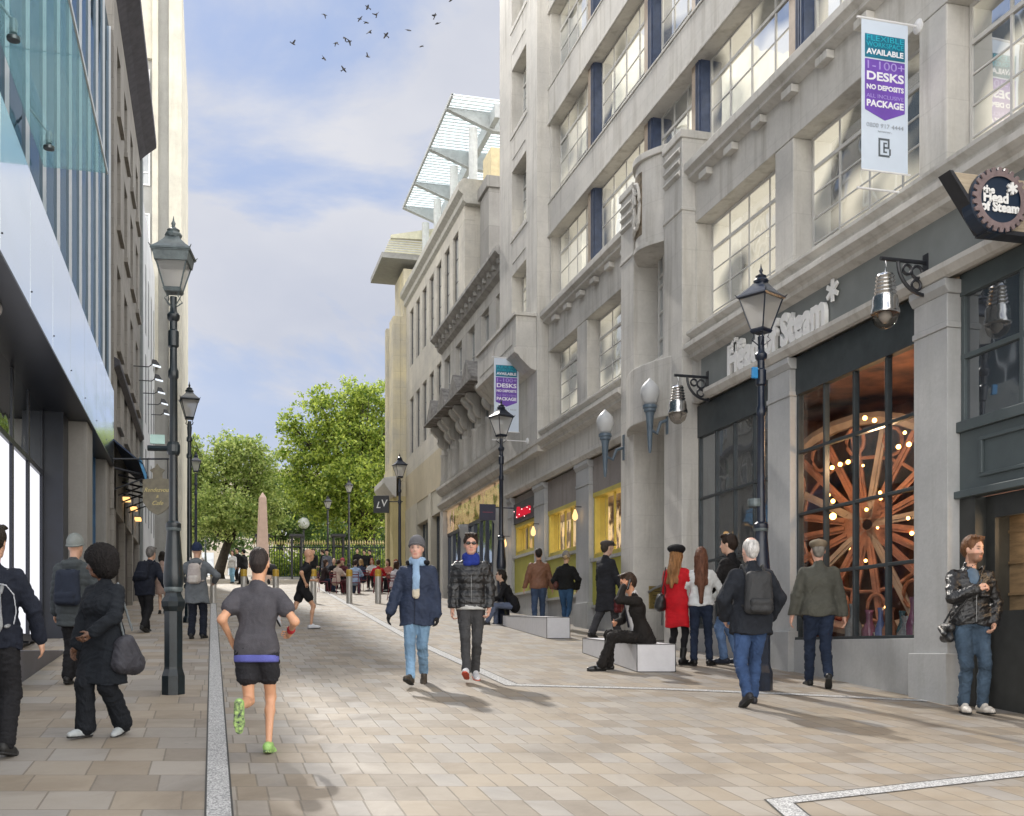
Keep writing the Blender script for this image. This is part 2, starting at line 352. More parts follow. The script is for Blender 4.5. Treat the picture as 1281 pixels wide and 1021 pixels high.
# ------------------------------------------------------------ ground
def paving_mat():
    m = bpy.data.materials.new('sandstone_paving'); m.use_nodes = True; nt = m.node_tree; nt.nodes.clear(); L = nt.links.new
    out = nd(nt, 'ShaderNodeOutputMaterial'); b = nd(nt, 'ShaderNodeBsdfPrincipled'); L(b.outputs[0], out.inputs[0])
    geo = nd(nt, 'ShaderNodeNewGeometry')
    sp = nd(nt, 'ShaderNodeSeparateXYZ'); L(geo.outputs['Position'], sp.inputs[0])
    X, Y = sp.outputs[0], sp.outputs[1]
    def mth(op, a, bb=None, c=None):
        n = nd(nt, 'ShaderNodeMath', operation=op)
        for i, q in enumerate((a, bb, c)):
            if q is None: continue
            if isinstance(q, (int, float)): n.inputs[i].default_value = q
            else: L(q, n.inputs[i])
        return n.outputs[0]
    # rows run square to the skewed plan of the street
    V = mth('ADD', mth('MULTIPLY', Y, CT), mth('MULTIPLY', X, ST))
    left = mth('LESS_THAN', X, STRIP_X)
    def layer(wd, ht, off):
        v = mth('DIVIDE', V, ht); row = mth('FLOOR', v); fv = mth('FRACT', v)
        wn = nd(nt, 'ShaderNodeTexWhiteNoise', noise_dimensions='1D'); L(mth('ADD', row, off), wn.inputs['W'])
        u = mth('ADD', mth('DIVIDE', X, wd), mth('MULTIPLY', wn.outputs['Value'], 1.0)); col = mth('FLOOR', u); fu = mth('FRACT', u)
        cb = nd(nt, 'ShaderNodeCombineXYZ'); L(row, cb.inputs[0]); L(col, cb.inputs[1]); cb.inputs[2].default_value = off
        w2 = nd(nt, 'ShaderNodeTexWhiteNoise', noise_dimensions='3D'); L(cb.outputs[0], w2.inputs['Vector'])
        def edge(fq, size, g):
            a = mth('MINIMUM', fq, mth('SUBTRACT', 1.0, fq)); return mth('MULTIPLY', a, size)
        e = mth('MINIMUM', edge(fu, wd, 0), edge(fv, ht, 0))
        return w2.outputs['Value'], e
    v1, e1 = layer(0.47, 0.58, 3.0); v2, e2 = layer(0.215, 0.46, 11.0)
    def sel(a, bq):
        n = nd(nt, 'ShaderNodeMix', data_type='FLOAT'); L(left, n.inputs[0]); L(bq, n.inputs[2]); L(a, n.inputs[3]); return n.outputs[0]
    val = sel(v1, v2); ed = sel(e1, e2)
    cr = nd(nt, 'ShaderNodeValToRGB'); e = cr.color_ramp; e.interpolation = 'CONSTANT'
    cols = [(0.27,0.22,0.165),(0.34,0.305,0.265),(0.31,0.26,0.20),(0.33,0.33,0.34),(0.22,0.19,0.16),(0.36,0.305,0.24),(0.29,0.28,0.275),(0.38,0.36,0.34)]
    cols = [tuple(c*.50+m_*.46 for c, m_ in zip(q, (.278,.254,.218))) for q in cols]
    e.elements[0].position = 0; e.elements[0].color = c4(cols[0]); e.elements[1].position = 1/8; e.elements[1].color = c4(cols[1])
    for i in range(2, 8):
        q = e.elements.new(i/8); q.color = c4(cols[i])
    L(val, cr.inputs[0])
    n1 = nd(nt, 'ShaderNodeTexNoise', ins={'Scale': 3.2, 'Detail': 7.0, 'Roughness': 0.65, 'Distortion': 0.8}); L(geo.outputs['Position'], n1.inputs['Vector'])
    m1 = nd(nt, 'ShaderNodeMix', data_type='RGBA', blend_type='OVERLAY'); m1.inputs[0].default_value = 0.55; L(cr.outputs[0], m1.inputs[6])
    g1 = nd(nt, 'ShaderNodeMapRange', ins={1: .25, 2: .75, 3: .2, 4: .8}); L(n1.outputs['Fac'], g1.inputs[0]); 
    cm = nd(nt, 'ShaderNodeMix', data_type='RGBA'); cm.inputs[6].default_value = (0.45,0.385,0.285,1); cm.inputs[7].default_value = (0.53,0.52,0.50,1); L(g1.outputs[0], cm.inputs[0]); L(cm.outputs[2], m1.inputs[7])
    # wear and damp stains with their own shape
    n2 = nd(nt, 'ShaderNodeTexNoise', ins={'Scale': 0.55, 'Detail': 5.0, 'Roughness': 0.6, 'Distortion': 1.2}); L(geo.outputs['Position'], n2.inputs['Vector'])
    r2 = nd(nt, 'ShaderNodeMapRange', ins={1: .50, 2: .70, 3: 0., 4: .75}); L(n2.outputs['Fac'], r2.inputs[0])
    m2 = nd(nt, 'ShaderNodeMix', data_type='RGBA', blend_type='MULTIPLY'); L(r2.outputs[0], m2.inputs[0]); L(m1.outputs[2], m2.inputs[6]); m2.inputs[7].default_value = (0.66,0.63,0.6,1)
    # chewing gum and small droppings
    vg = nd(nt, 'ShaderNodeTexVoronoi', ins={'Scale': 1.7}); L(geo.outputs['Position'], vg.inputs['Vector'])
    vn2 = nd(nt, 'ShaderNodeTexNoise', ins={'Scale': 30.0}); L(geo.outputs['Position'], vn2.inputs['Vector'])
    gs = mth('SUBTRACT', vg.outputs['Distance'], mth('MULTIPLY', vn2.outputs['Fac'], 0.03))
    gm_ = nd(nt, 'ShaderNodeMapRange', ins={1: 0.015, 2: 0.03, 3: 0.5, 4: 0.0}); L(gs, gm_.inputs[0])
    mg = nd(nt, 'ShaderNodeMix', data_type='RGBA'); L(gm_.outputs[0], mg.inputs[0]); L(m2.outputs[2], mg.inputs[6]); mg.inputs[7].default_value = (0.12,0.11,0.10,1)
    m2 = mg
    jm = nd(nt, 'ShaderNodeMapRange', ins={1: 0.004, 2: 0.009, 3: 1.0, 4: 0.0}); L(ed, jm.inputs[0])
    m3 = nd(nt, 'ShaderNodeMix', data_type='RGBA'); L(mth('MULTIPLY', jm.outputs[0], 0.85), m3.inputs[0]); L(m2.outputs[2], m3.inputs[6]); m3.inputs[7].default_value = (0.16,0.135,0.105,1)
    L(m3.outputs[2], b.inputs['Base Color'])
    n3 = nd(nt, 'ShaderNodeTexNoise', ins={'Scale': 45.0, 'Detail': 4.0}); L(geo.outputs['Position'], n3.inputs['Vector'])
    rr = nd(nt, 'ShaderNodeMapRange', ins={1: .3, 2: .7, 3: .5, 4: .8}); L(n1.outputs['Fac'], rr.inputs[0]); L(rr.outputs[0], b.inputs['Roughness'])
    hh = mth('SUBTRACT', mth('MULTIPLY', n3.outputs['Fac'], 0.25), jm.outputs[0])
    bp = nd(nt, 'ShaderNodeBump', ins={'Strength': 0.35, 'Distance': 0.01}); L(hh, bp.inputs['Height']); L(bp.outputs[0], b.inputs['Normal'])
    return m
STRIP_X = gp(273, 940)[0]
g = MB(); 
# one sloping sheet; far beyond the square it levels off
ys = [-30, 0, 10, 20, 40, 60, 80, 130, 600]
rows = []
for y in ys:
    for x in (-160, -20, -3, 0, 8, 20, 160):
        g.v.append((x, y, G(x, y) if y <= 80 else G(x, 80) + (y-80)*0.02))
nx = 7
for j in range(len(ys)-1):
    for i in range(nx-1):
        g.f.append((j*nx+i, j*nx+i+1, (j+1)*nx+i+1, (j+1)*nx+i)); g.m.append(0)
paving = paving_mat()
o = g.build('ground', paving); tag(o, 'buff and grey sandstone slab paving of the sloping street', 'paving', None, 'structure')

# granite drainage strips let into the paving
gran = bpy.data.materials.new('speckled_granite'); gran.use_nodes = True
nt = gran.node_tree; b = nt.nodes['Principled BSDF']; tcn = nd(nt, 'ShaderNodeNewGeometry')
vn = nd(nt, 'ShaderNodeTexVoronoi', ins={'Scale': 95.0}); nt.links.new(tcn.outputs['Position'], vn.inputs['Vector'])
vr = nd(nt, 'ShaderNodeValToRGB'); vr.color_ramp.elements[0].color = (0.20,0.20,0.20,1); vr.color_ramp.elements[1].color = (0.56,0.56,0.55,1); vr.color_ramp.elements[0].position=.25; vr.color_ramp.elements[1].position = 0.75
nt.links.new(vn.outputs['Color'], vr.inputs[0]); nt.links.new(vr.outputs[0], b.inputs['Base Color']); b.inputs['Roughness'].default_value = .7
joint = pmat('dark_joint', (0.05,0.048,0.045), 0.8)
def strip(name, label, pts, wd):
    """pts: world (x,y) centreline"""
    P = [Vector((p[0], p[1])) for p in pts]; t = thing(name, label, None, (P[0].x, P[0].y, G(P[0].x, P[0].y))); t['kind'] = 'structure'
    inv = inv_of(t.location)
    offs = []
    for i, p in enumerate(P):
        d0 = (P[i]-P[i-1]).normalized() if i else (P[1]-P[0]).normalized()
        d1 = (P[i+1]-P[i]).normalized() if i < len(P)-1 else d0
        n0 = Vector((-d0.y, d0.x)); n1 = Vector((-d1.y, d1.x)); n = (n0+n1).normalized(); n /= max(.4, n.dot(n0)); offs.append(n)
    def ribbon(nm, a, bq, h, mt):
        mb = MB()
        for p, n in zip(P, offs):
            for q in (a, bq):
                w = p + n*q; mb.v.append((w.x, w.y, G(w.x, w.y)+h))
        for i in range(len(P)-1): mb.f.append((2*i+1, 2*i, 2*i+2, 2*i+3)); mb.m.append(0)
        mb.build(nm, mt, t, inv)
    ribbon('granite_strip', -wd/2, wd/2, 0.004, gran)
    ribbon('strip_joint', wd/2, wd/2+0.014, 0.005, joint); ribbon('strip_joint', -wd/2-0.014, -wd/2, 0.005, joint)
a0 = gp(274, 1021); xs_ = a0[0]
strip('drainage_strip', 'speckled granite strip running up the paving beside the tall lamp post', [(xs_, 2.0), (xs_, 20), (xs_, 40), (xs_, 62)], 0.16)
def G2(*pp): return [gp(*p)[:2] for p in pp]
strip('drainage_strip', 'long granite strip bending past the bench blocks to the bar wall', G2((398,735),(430,753),(520,803),(640,857),(830,862),(1000,869),(1160,877)), 0.17)
strip('drainage_strip', 'angled granite strip in the bottom right of the paving', G2((1500,950),(1281,968),(975,1003),(1060,1075)), 0.16)
# ================================================================= RIGHT SIDE
ST_OFF = stone_mat('pale_render', (0.63,0.615,0.575), stain=0.42, warm=(0.72,0.695,0.64), course=0.62, joint=1.3, jf=.28)
ST_GREY = stone_mat('grey_paint', (0.47,0.48,0.48), stain=0.2, warm=(0.53,0.535,0.53))
ST_MID = stone_mat('mid_grey_stone', (0.40,0.40,0.39), stain=0.35, course=0.42)
CRITT = pmat('window_metal', (0.60,0.59,0.56), 0.45, var=0.1, scale=3)
BLUEM = pmat('blue_metal', (0.055,0.075,0.13), 0.35, var=0.3, scale=8)
TANW = pmat('tan_timber', (0.42,0.33,0.25), 0.5, var=0.2)
DARKF = pmat('dark_slate_frame', (0.035,0.045,0.05), 0.4, var=0.3, scale=5)
BLACKM = pmat('black_iron', (0.02,0.022,0.028), 0.4, var=0.3, scale=10)
WHITE = pmat('white_gloss', (0.75,0.75,0.75), 0.35, var=0.05)
YEL = pmat('mustard_paint', (0.60,0.50,0.11), 0.5, var=0.18, scale=3)
PANE = pane_mat('office_pane', (0.22,0.21,0.18), lit=(1.0,0.91,0.70), lit_s=1.1, gloss=1.1, thr=0.46)
PANE_G = pane_mat('grey_pane', (0.10,0.105,0.105), gloss=0.35)
DARKPANE = pane_mat('dark_pane', (0.05,0.055,0.06), gloss=0.5)
CLEARG = clear_glass('shop_glass', fac=0.03)
DARKIN = pmat('dark_interior', (0.05,0.04,0.035), 0.8, var=0.4, scale=1.5)
SOFF = pmat('soffit_shade', (0.30,0.295,0.28), 0.85)

XF = 8.11
R1loc = (XF, 6.5, 0)
r1 = thing('office_building', 'long pale grey office block with ribbon windows above the bar and the yellow restaurant', 'building', R1loc)
r1i = inv_of(R1loc)
Y0, YT, YE = 6.5, 26.75, 30.5
bays_up = [(23.95,26.65,4,'w'),(20.55,23.55,4,'w'),(18.3,20.15,3,'w'),(14.85,17.95,4,'w'),(12.4,14.45,3,'w'),(8.9,12.0,4,'w'),(6.6,8.6,3,'w')]
levels = [(8.5,10.22),(11.16,13.0),(14.02,15.8),(16.7,18.6)]   # window bands, relative to the eye
def crittall(root, inv, y0, y1, z0, z1, x, nc, nr, fm=CRITT, pm=PANE, t=0.045, dp=0.05, trans=True, name='window', sub=True, pxo=0.02):
    """metal window in the plane x: frame mesh with a glass pane below it"""
    mb = MB()
    mb.box(x, x+dp, y0, y0+t, z0, z1); mb.box(x, x+dp, y1-t, y1, z0, z1)
    mb.box(x+.002, x+dp-.002, y0+t, y1-t, z0, z0+t); mb.box(x+.002, x+dp-.002, y0+t, y1-t, z1-t, z1)
    for i in range(1, nc):
        yy = y0+(y1-y0)*i/nc; tt = t*0.75; mb.box(x+.004, x+dp-.004, yy-tt/2, yy+tt/2, z0+t, z1-t)
    zt = z1
    if trans:
        zt = z1-(z1-z0)*0.24; mb.box(x-.006, x+dp-.006, y0+t, y1-t, zt-t*.6, zt+t*.6)
    n = nr
    for j in range(1, n):
        zz = z0+(zt-z0)*j/n; mb.box(x+.008, x+dp-.008, y0+t, y1-t, zz-.011, zz+.011)
    w = mb.build(name, fm, root, inv)
    p = MB(); p.box(x+pxo, x+pxo+.008, y0+t*.5, y1-t*.5, z0+t*.5, z1-t*.5); p.build('pane', pm, w)
    return w
wall = MB()
XR = XF+0.28           # plane of the recessed windows
DB = XF+0.9
# floors of spandrels (main range)
spans = [(7.4,8.42),(10.26,11.13),(13.05,13.98),(15.83,16.66),(18.63,21.0)]
for i, (a, b_) in enumerate(spans):
    wall.box(XF, DB, Y0, YT, E+a, E+b_)
    if i: # grooved edge strips
        wall.box(XF-.03, XF+.0, Y0, YT, E+a, E+a+.07); wall.box(XF-.02, XF+.0, Y0, YT, E+b_-.05, E+b_)
# body behind
wall.box(DB, 14, Y0, YE, E+4.21, E+21); wall.box(XF+2.6, 14, Y0, YE, 0.2, E+4.21)
for (z0, z1) in levels:
    wall.box(XF+.04, DB, YT-.1, YT+.05, E+z0-.1, E+z1+.1)
# tower bay
XT = 7.82
twin = [(8.5,10.05),(11.1,12.85),(13.9,15.6),(16.75,18.6)]
ty0, ty1 = 27.75, 29.2
wall.box(XT, DB, YT, ty0, E+4.93, E+21); wall.box(XT, DB, ty1, YE, E+4.93, E+21)
zz = [4.92]+[q for w_ in twin for q in w_]+[21]
for i in range(0, len(zz), 2): wall.box(XT+.003, DB, ty0, ty1, E+zz[i], E+zz[i+1])
for (z0, z1) in twin:
    wall.box(XT-.02, XT+.05, ty0-.1, ty1+.1, E+z0-.14, E+z0-.02)
    wall.box(XT-.012, XT+.05, ty0+.1, ty1-.1, E+z0-.75, E+z0-.7)
# fascia over the shops
wall.box(XF-.06, DB, Y0, YE, E+4.26, E+5.45)
wo = wall.build('wall', ST_OFF, r1, r1i, bevel=0.012)
# first floor piers and openings
fb = [(24.5,26.7,3),(21.25,23.8,3),(15.12,17.95,4),(11.6,14.58,4),(7.6,11.08,5)]
for i, (a, b_, nc) in enumerate(fb):
    crittall(r1, r1i, a+.02, b_-.02, E+5.5, E+7.4, XR+.02, nc, 4)
edges = [6.5, 7.6, 10.9, 11.75, 14.2, 15.2, 17.75, 18.3]
for a, b_ in ((6.5,7.6),(11.08,11.6),(14.58,15.12),(17.93,18.0),(20.9,21.25),(23.8,24.5),(26.7,26.75)):
    mb = MB(); mb.box(XF+.01, DB, a, b_, E+5.45, E+7.4); mb.build('pillar', ST_OFF, r1, r1i, bevel=0.015)
# ribbon windows and the blue mullion columns
for li, (z0, z1) in enumerate(levels):
    for (a, b_, nc, k) in bays_up:
        if E+z1 > 30: continue
        crittall(r1, r1i, a, b_, E+z0-.06, E+z1+.06, XR, nc, 3)
    for j in range(len(bays_up)-1):
        ya, yb = bays_up[j+1][1], bays_up[j][0]
        mb = MB(); ym = (ya+yb)/2; hw = (yb-ya)/2
        mb.box(XR-.19, XR+.02, ym+.02, yb-.002, E+z0-.06, E+z1+.05, 0)
        mb.box(XR-.17, XR+.02, ya+.002, ym+.02, E+z0-.06, E+z1+.05, 1)
        for q in range(3): mb.box(XR-.20, XR-.17, ya+.03+q*(ym-ya)/3, ya+.06+q*(ym-ya)/3, E+z0-.06, E+z1+.05, 1)
        mb.build('mullion_column', [TANW, BLUEM], r1, r1i)
for (z0, z1) in twin:
    crittall(r1, r1i, ty0, ty1, E+z0, E+z1, XT+.32, 2, 4)
crittall(r1, r1i, ty0-.5, ty1+.4, E+5.5, E+7.4, XT+.02, 3, 4)
# dentil cornice
mb = MB()
mb.prof([(XF,E+8.08),(XF-.14,E+8.14),(XF-.14,E+8.2),(XF-.22,E+8.26),(XF-.22,E+8.38),(XF-.16,E+8.44),(XF,E+8.47)], Y0, 17.95)
mb.prof([(XF,E+8.08),(XF-.14,E+8.14),(XF-.14,E+8.2),(XF-.22,E+8.26),(XF-.22,E+8.38),(XF-.16,E+8.44),(XF,E+8.47)], 20.95, YT)
yy = Y0+.3
while yy < YT-.2:
    if not (17.8 < yy < 21): mb.box(XF-.12, XF, yy, yy+.3, E+7.97, E+8.08)
    yy += .95
mb.build('dentil_cornice', ST_OFF, r1, r1i, bevel=.006)
# shop cornice
def shopcorn(y0, y1, nm='shop_cornice'):
    mb = MB()
    mb.prof([(XF-.06,E+4.92),(XF-.2,E+4.98),(XF-.2,E+5.04),(XF-.32,E+5.12),(XF-.32,E+5.2),(XF-.18,E+5.24),(XF-.18,E+5.33),(XF-.26,E+5.38),(XF-.26,E+5.43),(XF+.1,E+5.47)], y0, y1)
    mb.build(nm, ST_OFF, r1, r1i, bevel=.005)
shopcorn(Y0, 17.75); shopcorn(20.95, YE)
mb = MB()
for a, b_ in ((Y0, 17.7), (20.97, YE)):
    mb.prof([(XF-.062,E+4.2),(XF-.11,E+4.22),(XF-.16,E+4.3),(XF-.16,E+4.36),(XF-.062,E+4.4)], a, b_)
mb.build('fascia_moulding', ST_OFF, r1, r1i)
mb = MB(); mb.box(XF-.072, XF-.055, Y0, 17.55, E+4.4, E+4.93); mb.build('fascia_board', pmat('fascia_grey',(0.20,0.215,0.21),0.6,var=.15,scale=1.5), r1, r1i)

# ---- ground floor of the bar -------------------------------------------------
def gpil(y0, y1, xo=XF-.06, zt=E+4.2, mat=ST_GREY, cap=True, base=True):
    mb = MB(); g0 = G(XF, y0)-.3
    DB = XF+.16
    mb.box(xo, DB, y0, y1, g0, zt-(.0 if not cap else .55))
    if cap:
        mb.box(xo-.015, DB, y0-.015, y1+.015, zt-.55, zt-.48)
        mb.box(xo, DB, y0+.003, y1-.003, zt-.48, zt-.16)
        mb.prof([(xo,zt-.16),(xo-.05,zt-.08),(xo-.05,zt),(DB,zt),(DB,zt-.16)], y0-.03, y1+.03)
    if base: mb.box(xo-.05, DB-.01, y0-.04, y1+.04, g0, G(XF, (y0+y1)/2)+.55)
    return mb.build('pilaster', mat, r1, r1i, bevel=.01)
gpil(14.55, 15.22); gpil(10.97, 11.6)
# wall under the bar windows
mb = MB()
mb.box(XF-.01, XF+.5, 11.6, 14.55, 0.2, E+.13); mb.box(XF-.01, XF+.5, 15.22, 17.95, 0.2, E+.35)
mb.build_split('plinth_wall', ST_GREY, r1, r1i, bevel=.006)
def shopwin(y0, y1, zb, zt, x, nc, zbars, pm, hdr=.55, nm='shop_window'):
    mb = MB(); t=.05
    mb.box(x, x+.09, y0, y0+t, zb, zt); mb.box(x, x+.09, y1-t, y1, zb, zt)
    mb.box(x-.02, x+.1, y0, y1, zt, zt+hdr); mb.box(x-.05, x+.1, y0-.005, y1+.005, zb-.05, zb+.02)
    for i in range(1, nc):
        yy = y0+(y1-y0)*i/nc; mb.box(x+.003, x+.08, yy-.024, yy+.024, zb+.02, zt)
    for q in zbars: mb.box(x+.006, x+.077, y0+t, y1-t, q-.022, q+.022)
    w = mb.build(nm, DARKF, r1, r1i, bevel=.004)
    p = MB(); p.box(x+.035, x+.043, y0+t*.5, y1-t*.5, zb+.01, zt-.002); p.build('pane', pm, w)
    return w
shopwin(11.6, 14.55, E+.15, E+3.66, XF+.05, 4, [E+1.06, E+1.94, E+2.83], CLEARG)
shopwin(15.22, 17.93, E+.4, E+3.66, XF+.05, 4, [E+1.5, E+2.6], PANE_G)
# entrance bay
mb = MB(); xb = XF+.1
mb.box(xb, xb+.12, 7.0, 10.97, E+4.0, E+4.25); mb.box(xb-.05, xb+.12, 7.0, 10.97, E+2.45, E+2.57); mb.box(xb, xb+.1, 7, 10.97, E+1.78, E+2.45)
mb.box(xb-.03, xb, 7.0, 10.6, E+2.3, E+2.34); mb.box(xb-.03, xb, 7.0, 10.6, E+1.9, E+1.94); mb.box(xb-.08, xb+.1, 7, 10.97, E+1.7, E+1.78)
mb.box(xb-.035, xb, 10.55, 10.6, E+1.94, E+2.3)
for yy in (10.93, 9.98, 9.05, 8.2): mb.box(xb+.01, xb+.1, yy-.03, yy+.03, E+2.57, E+4.0)
mb.box(xb+.012, xb+.095, 7, 10.97, E+3.28, E+3.34)
mb.build('entrance_surround', pmat('slate_paint',(0.075,0.095,0.10),0.45,var=.2,scale=2), r1, r1i, bevel=.006)
mb = MB(); mb.box(xb+.05, xb+.058, 7, 10.955, E+2.57, E+4.0); mb.build('transom_pane', DARKPANE, r1, r1i)
mb = MB(); mb.box(xb+.14, xb+.19, 10.55, 10.97, 0, E+1.7); mb.box(xb+.14, xb+.2, 7, 10.55, 0, E+.42); mb.box(xb+.14,xb+.2,7,10.55,E+1.45,E+1.7)
mb.box(xb, xb+.5, 10.7, 10.97, 0, E+1.7); mb.box(xb+.13,xb+.21,9.3,9.36,E+.42,E+1.45)
mb.build('entrance_lobby', pmat('lobby_dark',(0.03,0.032,0.03),0.35,var=.3), r1, r1i)
TIMB = pmat('lobby_timber', (0.30,0.21,0.12), 0.55, var=.5, scale=2.5, stretch=(1,1,6))
mb = MB(); mb.box(xb+.45, xb+.5, 7, 10.9, 0, E+1.7)
for q in (.6,.95,1.3): mb.box(xb+.43, xb+.45, 7, 10.9, E+q, E+q+.03)
mb.build('lobby_panelling', TIMB, r1, r1i)
lp=bpy.data.lights.new('lobby_fill','POINT'); lp.energy=14; lp.color=(1,.72,.45); lp.shadow_soft_size=.1; lo_=bpy.data.objects.new('lobby_fill',lp); COL.objects.link(lo_); lo_.location=(xb+.32,9.9,E+1.3)  # added fill light that brightens the dark lobby panelling
mb = MB(); mb.ball((xb+.3, 9.75, E+1.34), .035); mb.build('lobby_bulb', emit_mat('warm_bulb',(1.0,.72,.38),9), r1, r1i)
mb = MB(); mb.box(xb-.12, xb+.9, 7.0, 10.97, 0.0, E-.86); mb.build('entrance_step', pmat('black_step',(0.02,0.02,0.02),.5), r1, r1i)
mb = MB(); mb.box(xb-.1, xb+.88, 7.0, 10.78, E-.86, E-.83); mb.build('step_nosing', pmat('brass_strip',(0.45,0.33,0.08),.4,metal=.3), r1, r1i)
# interior room behind the decorated window
mb = MB()
mb.box(XF+2.5, XF+2.55, 10.9, 17.2, 0.3, E+3.9); mb.box(XF+.5, XF+2.5, 17.15, 17.2, .3, E+3.9); mb.box(XF+.3, XF+.5, 15.3, 17.2, .3, E+3.9); mb.box(XF+.3, XF+2.5, 10.9, 10.95, .3, E+4.2); mb.box(XF+.25, XF+2.55, 10.9, 17.2, E+3.9, E+4.0); mb.box(XF+.25,XF+2.55,10.9,17.2,E-.2,E-.1)
mb.build('display_niche', pmat('niche_paint',(0.42,0.20,0.13),.8,scale=1.4,col2=(0.05,0.05,0.06)), r1, r1i)

# porch --------------------------------------------------------------------
XP = 7.86
mb = MB()
for a, b_ in ((17.95,18.75),(20.25,20.95)):
    mb.box(XP, DB, a, b_, 0.4, E+8.9)
    mb.box(XP-.02, DB, a-.02, b_+.02, E+7.6, E+7.66); mb.box(XP-.035, DB, a-.03, b_+.03, E+8.86, E+9.0)
    for q in range(3):
        mb.prof([(XP,E+8.2+q*.2),(XP-.06,E+8.26+q*.2),(XP,E+8.34+q*.2)], a+.06, b_-.06)
mb.build_split('porch_pier', ST_OFF, r1, r1i, bevel=.015)
def bow(y0, y1, x, sag, n=12):
    out = []
    for i in range(n+1):
        t = i/n; out.append((x - sag*math.sin(math.pi*t), y0+(y1-y0)*t))
    return out
mb = MB()
arc = bow(18.75, 20.25, 7.98, .32); arc2 = bow(18.75, 20.25, 8.25, .3)
mb.profz([(x, y) for x, y in arc] + [(DB, 20.25), (DB, 18.75)], E+7.45, E+9.0)
mb.build('bowed_hood', ST_OFF, r1, r1i, bevel=.012)
mb = MB(); arc3 = bow(18.75, 20.25, 7.93, .33); mb.profz(arc3+[(8.2,20.25),(8.2,18.75)], E+9.0, E+9.12); mb.profz(bow(18.75,20.25,7.95,.33)+[(8.2,20.25),(8.2,18.75)], E+7.38, E+7.46); mb.build_split('hood_moulding', ST_OFF, r1, r1i, bevel=.01)
# carved monogram panel on the bow
mb = MB(); pa = bow(19.2, 20.15, 7.93, .0)
crv = lambda y, o=0: 7.98 - .32*math.sin(math.pi*(y-18.75)/1.5) - o
n = 10
for i in range(n):
    a = 19.35+i*.8/n; b_ = a+.8/n
    mb.hexa([(crv(a,.004),a,E+7.66),(crv(a,-.02),a,E+7.66),(crv(b_,-.02),b_,E+7.66),(crv(b_,.004),b_,E+7.66)],[(crv(a,.004),a,E+8.82),(crv(a,-.02),a,E+8.82),(crv(b_,-.02),b_,E+8.82),(crv(b_,.004),b_,E+8.82)])
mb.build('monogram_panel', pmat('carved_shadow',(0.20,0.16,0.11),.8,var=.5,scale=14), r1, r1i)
mb = MB()
def ring(yc, zc, ry, rz, r, a0=0, a1=360, n=20):
    pts = []
    for i in range(n+1):
        a = R(a0+(a1-a0)*i/n); y = yc+ry*math.cos(a); z = zc+rz*math.sin(a); pts.append((crv(y,.03), y, z))
    mb.tube(pts, r, 6)
ring(19.95,E+8.22,.14,.42,.035,60,300); ring(19.75,E+8.22,.14,.42,.035,60,300); ring(19.52,E+8.22,.13,.42,.035,60,300)
ring(19.5,E+8.55,.06,.1,.02); ring(19.45,E+7.95,.06,.1,.02); ring(19.75,E+8.22,.38,.5,.02)
mb.build('carved_monogram', ST_OFF, r1, r1i, smooth=True)
# curved window between the piers
mb = MB(); P = bow(18.78, 20.22, 8.38, .2, 8)
for i, (x, y) in enumerate(P):
    if i % 2 == 0: mb.box(x-.02, x+.03, y-.025, y+.025, E+5.25, E+7.4)
for q in (5.27,5.85,6.35,6.85,7.05):
    mb.tube([(x, y, E+q) for x, y in P], .022, 6)
w_ = mb.build('curved_window', CRITT, r1, r1i)
mb = MB()
for (xa, ya), (xb_, yb) in zip(P[:-1], P[1:]): mb.add([(xa+.01,ya,E+5.25),(xb_+.01,yb,E+5.25),(xb_+.01,yb,E+7.42),(xa+.01,ya,E+7.42)], [(0,3,2,1)])
mb.build('pane', PANE_G, w_)
# door canopy slab and doorway
mb = MB(); mb.profz(bow(18.4,20.6,7.86,.3)+[(DB,20.6),(DB,18.4)], E+4.15, E+5.2); mb.build('door_hood', ST_OFF, r1, r1i, bevel=.02)
mb = MB()
mb.box(XF+.55, XF+.75, 18.75, 20.25, .5, E+4.2); 
mb.build('doorway_wall', ST_MID, r1, r1i)
mb = MB(); mb.box(XF+.5, XF+.55, 18.95, 19.5, .6, E+2.2); mb.build('porch_door', pmat('porch_door',(0.06,0.055,0.05),.4), r1, r1i)
# brass plaque on the return of the near pier, faces the far side of the street
mb = MB(); mb.box(XF+.06, XF+.53, 20.225, 20.25, E+.78, E+1.22); pq = mb.build('plaque', pmat('aged_brass',(0.33,0.25,0.09),.35,var=.35,scale=9,metal=.5), r1, r1i, bevel=.006)
mb = MB()
for q in range(4): mb.box(XF+.14+.03*(q%2), XF+.45-.03*(q%2), 20.219, 20.226, E+.88+q*.075, E+.9+q*.075)
mb.build('engraved_lines', pmat('engraving',(0.12,0.09,0.04),.6), pq)
mb = MB(); mb.tube([(8.15,20.2,E+1.1),(8.2,20.05,E+1.16),(8.5,18.9,E+1.42)], .024); mb.tube([(8.3,19.9,E+1.17),(8.3,19.9,E+.45)], .016)
mb.build('handrail', pmat('steel_rail',(0.35,0.36,0.37),.3,metal=.8), r1, r1i, smooth=True)

